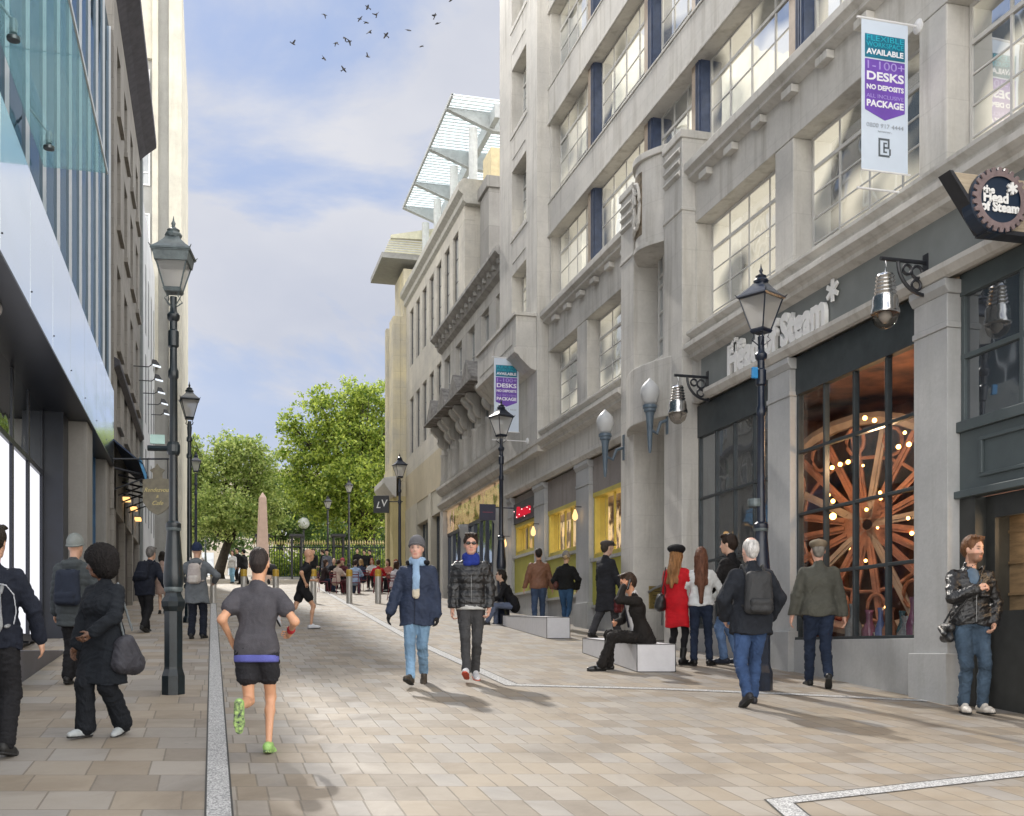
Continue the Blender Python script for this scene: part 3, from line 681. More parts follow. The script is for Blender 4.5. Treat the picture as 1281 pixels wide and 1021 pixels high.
# yellow restaurant --------------------------------------------------------
INGLOW = pane_mat('restaurant_room', (0.12,0.06,0.035), lit=(1.0,0.66,0.32), lit_s=1.3, gloss=0.1, sc=(1,3.4,1.8), thr=0.50)  # back wall emits in noise patches, painting lamplight onto it
for a, b_ in ((23.5,24.4),(26.95,27.85),(30.1,30.5)): gpil(a, b_, XF-.05, E+4.2)
SILL = pmat('stone_sill',(0.45,0.45,0.43),.7)
YP2 = pmat('mustard_panel',(0.48,0.46,0.08),.55,var=.15,scale=2)
for k, (a, b_) in enumerate(((20.95,23.5),(24.4,26.95),(27.85,30.1))):
    mb = MB(); x = XF+.07
    zt = E+3.45; g0 = G(XF,(a+b_)/2)-.05; zb = g0+1.68
    mb.box(x-.02, x+.55, a, b_, zt, E+4.2, 0)            # blank wall above
    mb.build('blank_panel', stone_mat('pink_grey_render',(0.34,0.31,0.29),stain=.3), r1, r1i)
    mb = MB(); mb.box(x-.02, x+.5, a, b_, 0, g0+.62); mb.build('plinth_wall', ST_GREY, r1, r1i)
    mb = MB(); mb.box(x-.03, x+.4, a, b_, g0+.68, zb-.05); mb.build('yellow_panel', YP2, r1, r1i)
    mb = MB(); mb.box(x-.08, x+.3, a+.004, b_-.004, g0+.62, g0+.68); mb.box(x-.09, x+.3, a+.004, b_-.004, zb-.05, zb+.02); mb.build('sill', SILL, r1, r1i)
    mb = MB(); t=.07
    mb.box(x, x+.28, b_-t, b_, zb+.02, zt); mb.box(x, x+.28, a, a+t, zb+.02, zt); mb.box(x-.02, x+.28, a, b_, zt-.1, zt); mb.box(x+.01, x+.25, a+t, b_-t, zb+.02, zb+.14)
    for i in range(1, 5):
        yy = a+(b_-a)*i/5; mb.box(x+.10, x+.15, yy-.022, yy+.022, zb+.14, zt-.1)
    w_ = mb.build('yellow_window', YEL, r1, r1i, bevel=.005)
    mb = MB(); mb.box(x+.12, x+.128, a+t, b_-t, zb+.1, zt-.08); mb.build('pane', CLEARG, w_)
    mb = MB(); mb.box(x+1.3, x+1.35, a-.3, b_+.3, .5, zt+.1); mb.build('restaurant_wall', INGLOW, r1, r1i)
mb = MB(); mb.box(XF+.5, XF+1.5, 20.9, 30.3, E+3.6, E+3.65); mb.build('restaurant_ceiling', pmat('ceil_warm',(0.3,0.22,0.13),.8), r1, r1i)
# balcony on the tower bay
mb = MB(); x0 = 7.3
mb.box(x0, XT+.02, 26.85, 31.0, E+7.5, E+8.3)
mb.box(x0-.05, XT+.02, 26.8, 31.05, E+8.3, E+8.38)
mb.prof([(XT+.01,E+6.95),(XT-.15,E+7.0),(x0+.1,E+7.25),(x0+.05,E+7.33),(x0-.05,E+7.38),(x0-.05,E+7.5),(XT+.01,E+7.5)], 26.82, 31.03)
mb.box(x0-.012, x0, 27.2, 28.8, E+7.65, E+8.15); mb.box(x0-.012, x0, 29.1, 30.7, E+7.65, E+8.15)
mb.build('balcony', ST_OFF, r1, r1i, bevel=.012)

# ================================================================= R2 classical house
ST_R2 = stone_mat('classical_stone', (0.56,0.545,0.51), stain=.4, warm=(0.66,0.64,0.59))
R2loc = (XF, 30.6, G(XF,35)); r2 = thing('stone_house', 'classical stone house with carved brackets and a gold lit ceiling in its shop', 'building', R2loc); r2i = inv_of(R2loc)
A2, B2 = 30.52, 40.2; X2 = XF
mb = MB(); mb.box(X2+.5, 14, A2, B2, 1, E+11.0)
lev2 = [(5.9,8.0),(8.7,10.4)]
yb2 = [A2+.55+i*1.9 for i in range(5)]
for (a, b_) in ((5.48,5.9),(8.0,8.7),(10.4,11.0)): mb.box(X2, X2+.5, A2, B2, E+a, E+b_)
prev = A2
for y in yb2:
    mb.box(X2+.002, X2+.5, prev, y, E+5.9, E+10.4); prev = y+1.0
mb.box(X2+.002, X2+.5, prev, B2, E+5.9, E+10.4)
mb.build('wall', ST_R2, r2, r2i, bevel=.01)
for y in yb2:
    for z0, z1 in lev2: crittall(r2, r2i, y, y+1.0, E+z0, E+z1, X2+.14, 1, 2, trans=False, pm=PANE_G, t=.06)
mb = MB()
mb.prof([(X2,E+10.75),(X2-.15,E+10.85),(X2-.2,E+11.05),(X2-.32,E+11.12),(X2-.42,E+11.22),(X2-.42,E+11.32),(X2+.6,E+11.6)], A2-.0, B2)
for i in range(16): mb.box(X2-.28, X2, A2+.2+i*.61, A2+.36+i*.61, E+10.95, E+11.1)
mb.build('cornice', pmat('weathered_cornice',(0.36,0.35,0.33),.85,var=.4,scale=3), r2, r2i)
# ornate hoods with scroll brackets, small pediments and recessed engaged columns
for i, y in enumerate(yb2):
    mb = MB()
    if i >= 1:
        mb.profx([(y-.3,E+8.05),(y+1.3,E+8.05),(y+1.3,E+8.18),(y+.5,E+8.85),(y-.3,E+8.18)], X2-.62, X2)
        mb.profx([(y-.38,E+8.02),(y+1.38,E+8.02),(y+1.38,E+8.08),(y-.38,E+8.08)], X2-.7, X2)
    else:
        mb.prof([(X2,E+8.0),(X2-.5,E+8.1),(X2-.5,E+8.25),(X2,E+8.3)], y-.3, y+1.3)
    h = mb.build('window_hood', pmat('sooty_stone',(0.22,0.21,0.195),.85,var=.5,scale=5), r2, r2i, bevel=.015)
    mb = MB()
    for yy in (y-.22, y+1.02):
        pts = [(X2-.45,E+8.0),(X2-.48,E+7.88),(X2-.36,E+7.72),(X2-.22,E+7.6),(X2-.24,E+7.45),(X2-.16,E+7.3),(X2-.05,E+7.22),(X2,E+7.2),(X2,E+8.0)]
        mb.prof(pts, yy, yy+.2)
    mb.build_split('scroll_bracket', ST_R2, r2, r2i, bevel=.02)
    mb = MB()
    for yy in (y-.12, y+1.12): mb.lathe([(.17,E+5.9),(.13,E+6.1),(.12,E+6.9),(.17,E+7.0)], 12, (X2+.02, yy, 0))
    mb.build_split('column', ST_R2, r2, r2i, smooth=True)
# shop of R2
mb = MB()
mb.prof([(X2+.02,E+5.05),(X2-.08,E+5.08),(X2-.16,E+5.2),(X2-.16,E+5.28),(X2+.02,E+5.34)], A2, B2)
mb.prof([(X2+.02,E+5.55),(X2-.1,E+5.6),(X2-.2,E+5.75),(X2-.2,E+5.85),(X2+.02,E+5.9)], A2, B2)
mb.box(X2-.02, X2+.5, A2, B2, E+4.98, E+5.48)
mb.build('shop_cornice', ST_R2, r2, r2i)
mb = MB()
for a, b_ in ((A2, A2+.8),(B2-.5, B2)): mb.box(X2-.05, X2+.6, a, b_, 1, E+4.98)
mb.build_split('pilaster', ST_R2, r2, r2i, bevel=.01)
mb = MB()
for y in (A2+1.5, 36.6): mb.lathe([(.34,1.0),(.3,G(X2,y)+.5),(.26,E+3.7),(.31,E+3.8),(.31,E+4.0),(.36,E+4.15)], 16, (X2+.2, y, 0))
mb.build_split('shop_column', ST_GREY, r2, r2i, smooth=True)
GOLD = pane_mat('gold_ceiling', (0.50,0.26,0.12), lit=(1.0,0.68,0.38), lit_s=.55, gloss=.2, sc=(1.2,1.5,2.0), thr=.42)
mb = MB(); mb.box(X2+.1, X2+.15, A2+.8, B2-.5, E+4.15, E+4.98); mb.build('lit_transom', GOLD, r2, r2i)
mb = MB(); x=X2+.12
for i in range(9):
    y = 33.0+i*.82; mb.box(x, x+.1, y-.05, y+.05, 1.5, E+4.1)
for q in (4.05, 2.2): mb.box(x+.003, x+.09, 32.2, B2-.5, E+q, E+q+.1)
w_ = mb.build('shop_screen', pmat('navy_frame',(0.03,0.04,0.07),.4), r2, r2i)
mb = MB(); mb.box(x+.05, x+.058, 32.2, B2-.5, 1.5, E+4.05); mb.build('pane', pane_mat('shop_pane',(0.10,0.12,0.14),gloss=.4), w_)
mb = MB(); mb.box(x+.06, x+.1, A2+.8, 32.2, 1.5, E+4.14); mb.build('lit_side_window', GOLD, r2, r2i)

# ================================================================= R3 stone store with glass pergola
ST_R3 = stone_mat('ashlar_store', (0.60,0.575,0.52), course=0.6, joint=1.4, stain=.2, warm=(0.70,0.66,0.57), jf=.5)
ST_R4 = stone_mat('ashlar_corner', (0.60,0.57,0.49), course=0.75, joint=1.2, stain=.25, warm=(0.74,0.66,0.44), jf=.6)
R3loc = (9.0, 40.2, G(9,46)); r3 = thing('corner_store', 'tall ashlar corner store with slit windows and a glass roof pergola', 'building', R3loc); r3i = inv_of(R3loc)
X3, A3, B3 = 8.98, 40.22, 53.0
cols3 = [A3+1.1+i*1.62 for i in range(7)]
mb = MB()
mb.box(X3+.4, 20, A3, B3, 1, E+16.9)
zl = [8.2, 9.1, 11.7, 13.2, 15.8, 16.9]
for i in range(0, 6, 2): mb.box(X3, X3+.4, A3, B3, E+zl[i], E+zl[i+1])
prev = A3+.004
for y in cols3:
    mb.box(X3+.002, X3+.4, prev, y, E+9.1, E+15.8); prev = y+.98
mb.box(X3+.002, X3+.4, prev, B3, E+9.1, E+15.8)
mb.build('wall', ST_R3, r3, r3i, bevel=.01)
PW = pane_mat('painted_sky_pane', (0.3,0.31,0.32), lit=(.95,.97,1.0), lit_s=1.0, gloss=1.2, thr=.25)  # emission paints a white sky reflection into these panes
for y in cols3:
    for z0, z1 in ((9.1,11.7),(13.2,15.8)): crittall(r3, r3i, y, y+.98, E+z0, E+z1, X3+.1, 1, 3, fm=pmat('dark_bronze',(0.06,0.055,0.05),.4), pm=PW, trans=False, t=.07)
mb = MB()
mb.prof([(X3,E+16.3),(X3-.12,E+16.4),(X3-.12,E+16.6),(X3-.3,E+16.75),(X3-.3,E+17.0),(X3-.1,E+17.2),(X3+.8,E+17.2),(X3+.8,E+16.3)], A3-.3, B3)
mb.box(X3+.81, 20, A3-.28, A3, E+16.32, E+17.18)
mb.build('parapet', pmat('parapet_grey',(0.42,0.41,0.37),.8,var=.2), r3, r3i, bevel=.01)
mb = MB(); mb.box(9.5, 12.5, 38.6, A3-.3, E+11, E+16.4); mb.box(9.4, 12.6, 38.5, A3-.3, E+16.4, E+16.8); mb.build('stair_pier', stone_mat('pier_grey',(0.36,0.35,0.33),course=1.2,joint=2), r3, r3i, bevel=.01)
mb = MB(); mb.box(9.6, 12.4, 38.7, 39.9, E+16.8, E+17.9); mb.build('roof_plant', pmat('cream_plant',(0.66,0.56,0.34),.6), r3, r3i, bevel=.02)
# ground floor
mb = MB(); mb.box(X3-.03, X3+.5, A3, B3, E+6.6, E+8.2); mb.build('stone_fascia', stone_mat('tan_fascia',(0.58,0.51,0.37),stain=.15), r3, r3i)
mb = MB()
for a, b_ in ((A3,A3+.6),(43.2,43.7),(46.6,47.2),(50.0,53.0)): mb.box(X3-.05, X3+.5, a, b_, 1, E+6.6)
mb.box(X3, X3+.5, A3, 50, E+5.6, E+6.62)
mb.build_split('pilaster', stone_mat('tan_pil',(0.56,0.53,0.44),stain=.2), r3, r3i, bevel=.01)
mb = MB(); mb.box(X3+.25, X3+.3, A3+.6, 50, 1, E+5.6); w_ = mb.build('shop_pane', pane_mat('dim_shop',(0.13,0.125,0.12),gloss=.3,sc=(1,1.5,.3)), r3, r3i)
mb = MB()
for i in range(12): mb.box(X3+.2, X3+.26, A3+.6+i*.8, A3+.68+i*.8, 2, E+5.6)
mb.build('shop_mullion', DARKF, r3, r3i)
# corner pylon
mb = MB(); A4, B4, X4 = 53.0, 55.6, 8.35
mb.box(X4+.35, 20, A4+.012, B4, 1, E+15.9); mb.box(X4+.5, 20, A4+.03, B4, E+15.9, E+18.2)
mb.box(X4, X4+.35, A4, A4+1.2, E+8.6, E+15.9); mb.box(X4, X4+.35, A4+2.2, B4, E+8.6, E+15.9); mb.box(X4-.05, X4+.5, A4-.05, B4, E+8.2, E+8.7)
mb.build('corner_pylon', ST_R4, r3, r3i, bevel=.02)
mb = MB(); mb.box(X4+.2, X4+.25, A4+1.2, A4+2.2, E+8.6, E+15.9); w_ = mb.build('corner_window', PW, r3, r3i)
mb = MB()
for i in range(5): mb.box(X4+.15, X4+.2, A4+1.2, A4+2.2, E+8.8+i*1.45, E+8.9+i*1.45)
mb.build('glazing_bar', CRITT, w_)
mb = MB()
mb.prof([(X4+.1,E+7.2),(X4-.1,E+7.3),(X4-.4,E+7.7),(X4-.5,E+7.85),(X4-.5,E+8.1),(X4+.1,E+8.2)], A4-.4, B4+.3)
mb.build('corner_cornice', stone_mat('white_cornice',(0.62,0.61,0.58)), r3, r3i, bevel=.02)
mb = MB()
mb.box(X4, X4+1.2, A4, A4+1.0, 1, E+7.3); mb.box(X4, X4+1.2, A4+2.0, B4, 1, E+7.3); mb.build_split('corner_pier', stone_mat('tan_pil2',(0.58,0.50,0.26),stain=.2), r3, r3i)
mb = MB(); mb.box(X4+.3, X4+.35, A4+1.0, A4+2.0, 1, E+7.3); mb.build('corner_shop_pane', pane_mat('dim_shop',(0.13,0.125,0.12)), r3, r3i)
# pergola
STEEL = pmat('pale_steel', (0.42,0.44,0.44), .45, var=.15)
xa, ya, xz, yz = 8.55, 40.5, 14.5, 51.5
zp = E+20.5
mb = MB()
def beam(p, q, h, wd, mat=0): 
    p, q = Vector(p), Vector(q); t = (q-p); l = t.length; t.normalize(); s_ = t.cross(Vector((0,0,1))).normalized()*wd/2
    mb.obox((p+q)/2, t*l/2, s_, Vector((0,0,h/2)))
for y in (41.5, 45.0, 48.5, 51.3):
    mb.prof([(xa,zp-.12),(xa,zp-.05),(xz,zp-.05),(xz,zp-.75),(xa+1.8,zp-.75)], y-.12, y+.12)
beam((10.3,ya,zp-.4),(10.3,yz,zp-.4),.5,.2); beam((13.2,ya,zp-.4),(13.2,yz,zp-.4),.5,.2); beam((xa+.03,ya,zp-.02),(xa+.03,yz,zp-.02),.12,.08)
w_ = mb.build('pergola_frame', STEEL, r3, r3i)
mb = MB()
y = ya
while y < yz:
    mb.box(xa, xz, y, y+.05, zp-.045, zp-.0); y += .26
mb.build('glazing_bars', pmat('louvre_white',(0.6,0.64,0.64),.4), w_)
mb = MB(); mb.box(xa, xz, ya, yz, zp+.004, zp+.02); 
gm = bpy.data.materials.new('frosted_roof'); gm.use_nodes=True; n_=gm.node_tree; n_.nodes.clear(); o_=nd(n_,'ShaderNodeOutputMaterial'); t_=nd(n_,'ShaderNodeBsdfTranslucent'); t_.inputs[0].default_value=(.9,.95,.96,1); tt=nd(n_,'ShaderNodeBsdfTransparent'); tt.inputs[0].default_value=(.93,.98,.99,1); mm=nd(n_,'ShaderNodeMixShader'); mm.inputs[0].default_value=.55; n_.links.new(t_.outputs[0],mm.inputs[1]); n_.links.new(tt.outputs[0],mm.inputs[2]); n_.links.new(mm.outputs[0],o_.inputs[0])
mb.build('glass_roof', gm, w_)
mb = MB()
for y in (41.5, 45.0, 48.5, 51.3): mb.lathe([(.17,E+17.0),(.17,zp-.7)], 12, (9.6,y,0))
mb.build_split('steel_post', pmat('post_grey',(0.5,0.52,0.51),.5), r3, r3i, smooth=False)
mb = MB(); mb.box(7.75, 12, 52.6, 56.5, E+18.5, E+18.75); mb.build('roof_slab', pmat('slab_grey',(0.30,0.30,0.29),.6), r3, r3i)
mb = MB(); mb.prof([(8.0,E+19.0),(8.0,E+19.15),(12,E+20.1),(12,E+19.2)], 51.4, 51.6); mb.prof([(8.0,E+18.8),(8.0,E+18.9),(12,E+19.4),(12,E+18.8)],54.4,54.6)
for i in range(10): mb.box(8.0, 12, 51.6+i*.3, 51.65+i*.3, E+19.05, E+19.12)
mb.build('lower_louvre', pmat('louvre_cream',(0.58,0.56,0.42),.5), r3, r3i)
# ================================================================= LEFT SIDE
XL = -2.42
L1loc = (XL, 4, 0); l1 = thing('glass_store', 'modern store with white finned blue glass and a long pale steel fascia', 'building', L1loc); l1i = inv_of(L1loc)
yL0, yL1 = 3.0, 30.3
FASC = bpy.data.materials.new('brushed_fascia'); FASC.use_nodes = True
b = FASC.node_tree.nodes['Principled BSDF']; b.inputs['Base Color'].default_value = (0.88,0.96,1.0,1); b.inputs['Metallic'].default_value = .92; b.inputs['Roughness'].default_value = .2
nz = nd(FASC.node_tree,'ShaderNodeTexNoise',ins={'Scale':1.2,'Detail':3.0}); tcx = nd(FASC.node_tree,'ShaderNodeTexCoord'); mpx = nd(FASC.node_tree,'ShaderNodeMapping'); mpx.inputs['Scale'].default_value=(1,.5,2); FASC.node_tree.links.new(tcx.outputs['Object'],mpx.inputs[0]); FASC.node_tree.links.new(mpx.outputs[0],nz.inputs['Vector']); rrx=nd(FASC.node_tree,'ShaderNodeMapRange',ins={1:.3,2:.7,3:.06,4:.16}); FASC.node_tree.links.new(nz.outputs['Fac'],rrx.inputs[0]); FASC.node_tree.links.new(rrx.outputs[0],b.inputs['Roughness'])
NAVY = pmat('navy_metal', (0.010,0.014,0.026), .35, var=.3, scale=3)
zb, zt = E+4.72, E+6.6
mb = MB(); n = 12; dy = (yL1-yL0)/n
for i in range(n):
    a = yL0+i*dy; mb.box(XL, XL-.08, a+.006, a+dy-.006, zb, zt)
fo = mb.build('steel_fascia', FASC, l1, l1i, bevel=.006)
mb = MB()
for i in range(n):
    a = yL0+i*dy
    for q in (.25,): mb.lathe([(.012,0),(.012,.01),(.006,.012)], 8, (XL, a+.12, zb+q), M=Matrix.Rotation(R(90),3,'Y'))
mb.build('fixing_bolt', NAVY, fo)
mb = MB(); mb.box(XL-.02, XL-2.6, yL0, yL1, zb-.03, zb+.12); mb.box(XL+.01, XL-.02, yL0, yL1, zb-.05, zb-.012); mb.build('soffit', NAVY, l1, l1i)
mb = MB(); mb.box(XL-.08, XL-2.6, yL1-.1, yL1, zb, zt); mb.box(XL-.08,XL-2.6,yL0,yL1,zt-.1,zt); mb.build('fascia_return', NAVY, l1, l1i)
# glass fin facade above
XG = XL-.12
BLG = pane_mat('blue_glass', (0.035,0.06,0.085), gloss=.03, tint=(.5,.62,.72), sc=(.2,.2,.2), fmul=.7)
mb = MB(); mb.box(XG, XG-.1, yL0, yL1, zt-.05, E+15.9); mb.build('glass_wall', BLG, l1, l1i)
mb = MB()
y = yL1-.03
while y > yL0:
    mb.box(XG+.05, XG, y-.02, y, zt, E+15.9); y -= 1.65
mb.build('white_fin', pmat('fin_white',(0.62,0.66,0.70),.4,var=.05), l1, l1i)
mb = MB(); mb.box(XG-.1, -9, yL0, yL1, zt, E+15.8); mb.box(XL-2.6, -9, yL0, yL1, 0, zt); mb.build('wall', NAVY, l1, l1i)
# plinth and shopfront
mb = MB()
gl = lambda y: G(XL, y)
mb.hexa([(XL,yL0,-.5),(XL-2.5,yL0,-.5),(XL-2.5,23.6,-.5),(XL,20.2,-.5)], [(XL,yL0,E-.02),(XL-2.5,yL0,E-.02),(XL-2.5,23.6,E-.02),(XL,20.2,E-.02)])
mb.build('plinth', pmat('slate_plinth',(0.06,0.06,0.08),.4,var=.4,scale=1.5,bump=.1), l1, l1i, bevel=.01)
xs = XL-.78
WP = emit_mat('lit_white_screen', (0.93,0.93,1.0), 1.0)
mb = MB(); mb.box(xs-.055, xs-.075, yL0, 23.65, E+.28, E+3.4); mb.build('lit_panel', WP, l1, l1i)
mb = MB()
for i in range(12):
    y = 23.6-i*1.7; mb.box(xs, xs-.12, y-.07, y+.07, E+.1, zb)
mb.box(xs+.005, xs-.1, yL0, 23.65, E+.14, E+.27); mb.box(xs+.005, xs-.1, yL0, 23.65, E+3.4, E+3.5)
w_ = mb.build('shopfront_frame', NAVY, l1, l1i, bevel=.006)
mb = MB(); mb.box(xs-.02, xs-.12, yL0, 23.65, E+3.5, zb-.03); mb.build('fascia_glass', DARKPANE, l1, l1i)
mb = MB(); mb.box(XL-.42, XL-2, 23.7, 24.5, 0, zb-.03); mb.build('dark_return', NAVY, l1, l1i)
mb = MB(); mb.box(XL-.06, XL-.5, 24.55, 25.6, 0, zb-.03); mb.box(XL-.1, XL-1, 29.3, yL1, 0, zb-.03); mb.build_split('stone_pier', stone_mat('warm_grey_pier',(0.33,0.32,0.30)), l1, l1i, bevel=.02)
BLUEW = pmat('blue_shopfront',(0.03,0.10,0.20),.35,var=.3,scale=3)
mb = MB(); mb.box(XL-.4, XL-.5, 25.6, 29.3, 0, zb-.03); 
for i in range(6): mb.box(XL-.33, XL-.4, 25.8+i*.65, 25.9+i*.65, 0, zb-.03)
mb.build('blue_shopfront', BLUEW, l1, l1i)
mb = MB(); mb.ball((XL-.45, 16.5, zb-.1), .12); mb.lathe([(.1,0),(.1,.1)],12,(XL-.45,16.5,zb-.13)); o = mb.build('dome_camera', pmat('cctv_grey',(0.5,0.5,0.5),.3), None, smooth=True, auto=True); tag(o,'small grey dome security camera under the dark soffit','camera')
# glass canopy above
cz = E+7.3
mb = MB()
o_t = []
c1 = clear_glass('canopy_glass', (0.74,0.90,0.92), .12, .04)
_n = c1.node_tree; _o = [q for q in _n.nodes if q.type == 'OUTPUT_MATERIAL'][0]; _s = _o.inputs[0].links[0].from_socket
_t = nd(_n,'ShaderNodeBsdfTranslucent'); _t.inputs[0].default_value = (.62,.86,.88,1); _m = nd(_n,'ShaderNodeMixShader'); _m.inputs[0].default_value = .14
_n.links.new(_s,_m.inputs[1]); _n.links.new(_t.outputs[0],_m.inputs[2]); _n.links.new(_m.outputs[0],_o.inputs[0])
cy0, cy1 = 5.5, 18.2
cn = thing('glass_canopy', 'clear greenish glass canopy on steel spider fixings above the pale fascia', 'canopy', (XL, 10, cz)); ci = inv_of((XL,10,cz))
xo = -1.55
for a, b_ in ((cy0,9.5),(9.53,14.7),(14.73,cy1)):
    mb = MB(); mb.box(XG+.08, xo, a, b_, cz, cz+.03); mb.build("glass_panel", c1, cn, ci)
for y in (8.0, 11.0, 14.4, 17.4):
    mb = MB(); x = -2.28; mb.lathe([(.075,-.06),(.08,-.02),(.05,.0)], 12, (x,y,cz)); mb.lathe([(.045,.03),(.05,.14),(.035,.2)],12,(x,y,cz)); mb.tube([(x,y,cz+.17),(XG,y,cz+.5)],.018,6)
    mb.build('spider_fixing', pmat('fixing_steel',(0.20,0.20,0.20),.3,metal=.7), cn, ci, smooth=True, auto=True)
mb = MB(); mb.box(xo-.01, xo+.012, cy0, cy1, cz-.015, cz+.045); mb.build('edge_trim', pmat('edge_white',(0.6,0.68,0.68),.3), cn, ci)

# L2 old stone building
ST_L2 = stone_mat('old_stone', (0.30,0.285,0.26), stain=.4, course=.4, joint=.9)
A, B = 30.35, 41.0
L2loc=(XL,A,G(XL,A)); l2 = thing('old_stone_building', 'narrow brown stone building with a dark projecting cornice beside the glass store', 'building', L2loc); l2i = inv_of(L2loc)
mb = MB(); X = XL
mb.box(X-.35, -9, A, B, 1, E+18.6)
ys2 = [A+1.0+i*2.5 for i in range(4)]
lv = [(6.0,7.4),(8.0,10.2),(11.2,13.4),(14.2,16.0)]
zc = [3.6]+[q for l in lv for q in l]+[19.5]
for i in range(0, len(zc), 2): mb.box(X, X-.35, A, B, E+zc[i], E+zc[i+1])
prev = A+.004
for y in ys2: mb.box(X-.002, X-.35, prev, y, E+5.3, E+18.6); prev = y+1.2
mb.box(X-.002, X-.35, prev, B, E+5.3, E+18.6)
mb.build('wall', ST_L2, l2, l2i, bevel=.01)
for y in ys2:
    for z0, z1 in lv:
        mb = MB(); mb.box(X-.2, X-.26, y, y+1.2, E+z0, E+z0+.07); mb.box(X-.2,X-.26,y,y+.07,E+z0+.07,E+z1); mb.box(X-.2,X-.26,y+1.13,y+1.2,E+z0+.07,E+z1); mb.box(X-.2,X-.26,y+.07,y+1.13,(E+z0+E+z1)/2-.03,(E+z0+E+z1)/2+.03)
        w_ = mb.build('window', CRITT, l2, l2i); m2 = MB(); m2.box(X-.24,X-.25,y,y+1.2,E+z0,E+z1); m2.build('pane', DARKPANE, w_)
        m3 = MB(); m3.box(X+.1, X-.1, y-.12, y+1.32, E+z0-.14, E+z0-.01); m3.build('sill', ST_L2, w_)
mb = MB(); mb.prof([(X,E+17.0),(X+.2,E+17.2),(X+.55,E+17.5),(X+.55,E+17.75),(X,E+18.0)][::-1], A, B); mb.prof([(X,E+7.2),(X+.14,E+7.3),(X+.14,E+7.42),(X,E+7.5)][::-1], A, B)
mb.build_split('cornice', pmat('dark_cornice',(0.05,0.048,0.06),.7,var=.4,scale=4), l2, l2i, bevel=.01)
mb = MB(); mb.box(X-.15, X-.3, A, B, 1, E+5.3); 
mb.build('shopfront', DARKIN, l2, l2i)
mb = MB()
for y in (A+.3, A+3.6, A+7, B-.4): mb.box(X, X-.2, y-.25, y+.25, 1, E+5.3)
mb.build_split('pilaster', ST_L2, l2, l2i)

# L3 white rendered building with flood lamps
A, B = 41.05, 51.9
L3loc=(XL,A,G(XL,A)); l3 = thing('white_building', 'white rendered building with tall slit windows between the stone building and tower', 'building', L3loc); l3i = inv_of(L3loc)
X = XL-.02
WREN = stone_mat('white_render', (0.72,0.74,0.76), stain=.15)
mb = MB(); mb.box(X, -9, A+.5, B, 1, E+16.5); mb.build('wall', WREN, l3, l3i, bevel=.02)
mb = MB(); mb.box(X+.1, X-.6, A, A+.5, 1, E+17.2); mb.build('pilaster', pmat('grey_green_pier',(0.17,0.19,0.19),.6), l3, l3i)
for i in range(5):
    y = A+1.6+i*2
    for z0, z1 in ((4.8,7.6),(8.6,11.2),(12,14.6)):
        mb = MB(); mb.box(X+.012, X-.05, y, y+.5, E+z0, E+z1); mb.build('slit_window', DARKPANE, l3, l3i)
mb = MB(); mb.box(X+.03, X-.2, A+.5, B, 1, E+2.6); mb.build('shopfront', DARKIN, l3, l3i)
# tower
TX = -1.3
L4loc=(TX,53,G(TX,53)); l4 = thing('tower_block', 'tall cream tower block rising at the far left end of the street', 'building', L4loc); l4i = inv_of(L4loc)
CRM = stone_mat('cream_tower', (0.56,0.54,0.47), stain=.2, warm=(0.68,0.65,0.54)); GRYT = stone_mat('tower_grey',(0.40,0.40,0.38),stain=.2)
mb = MB()
mb.box(TX, TX-.55, 52.0, 66, 1, E+30.6); mb.box(TX-1.0, TX-1.25, 51.9, 66, E+12.5, E+30.6); mb.box(TX-1.25, -14, 52.1, 66, E+26.2, E+30.6)
mb.build_split('cream_fin', CRM, l4, l4i, bevel=.02)
mb = MB(); mb.box(TX-.55, -14, 52.3, 66, 1, E+30.2); mb.build('wall', GRYT, l4, l4i)
for i in range(7):
    z = 11.0+i*3.2
    mb = MB(); y=52.22; mb.box(TX-1.35, TX-2.0, y, y+.07, E+z, E+z+.06); mb.box(TX-1.35, TX-2.0, y, y+.07, E+z+1.9, E+z+1.96); mb.box(TX-1.35,TX-1.41,y,y+.07,E+z+.06,E+z+1.9); mb.box(TX-1.94,TX-2.0,y,y+.07,E+z+.06,E+z+1.9); mb.box(TX-1.41,TX-1.94,y+.01,y+.06,E+z+.55,E+z+.6)
    w_ = mb.build('window', WHITE, l4, l4i); m2 = MB(); m2.box(TX-1.37,TX-1.98,y+.04,y+.05,E+z,E+z+1.95); m2.build('pane', PANE_G, w_)
# floodlights on arms
for i in range(5):
    y = 35.8+i*2.6; z = E+0; 
    px, py = ((192,455),(195,473),(198,489),(202,503),(205,516))[i]
    D = 36+i*2.7; p = at(px+4, py, D)
    t = thing('floodlight', 'white faced floodlight on an arm, %s of the five along the left wall' % ('highest','second highest','middle','second lowest','lowest')[i], 'floodlight', p, 0, 'floodlights on arms along the left wall')
    mb = MB(); mb.tube([(XL-.05-p[0],0,-.12),(-.25,0,-.12),(-.12,0,-.02)], .018, 6); mb.build('arm', BLACKM, t)
    mb = MB(); mb.hexa([(-.16,-.1,-.03),(.12,-.1,-.09),(.12,.1,-.09),(-.16,.1,-.03)],[(-.13,-.08,.12),(.0,-.08,.1),(.0,.08,.1),(-.13,.08,.12)]); mb.build('housing', BLACKM, t, bevel=.01)
    mb = MB(); mb.hexa([(-.12,-.11,-.06),(.13,-.11,-.115),(.13,.09,-.115),(-.12,.09,-.06)],[(-.12,-.11,-.045),(.13,-.11,-.095),(.13,.09,-.095),(-.12,.09,-.045)]); mb.build('lens', emit_mat('flood_lens',(.85,.92,1),1.2), t)
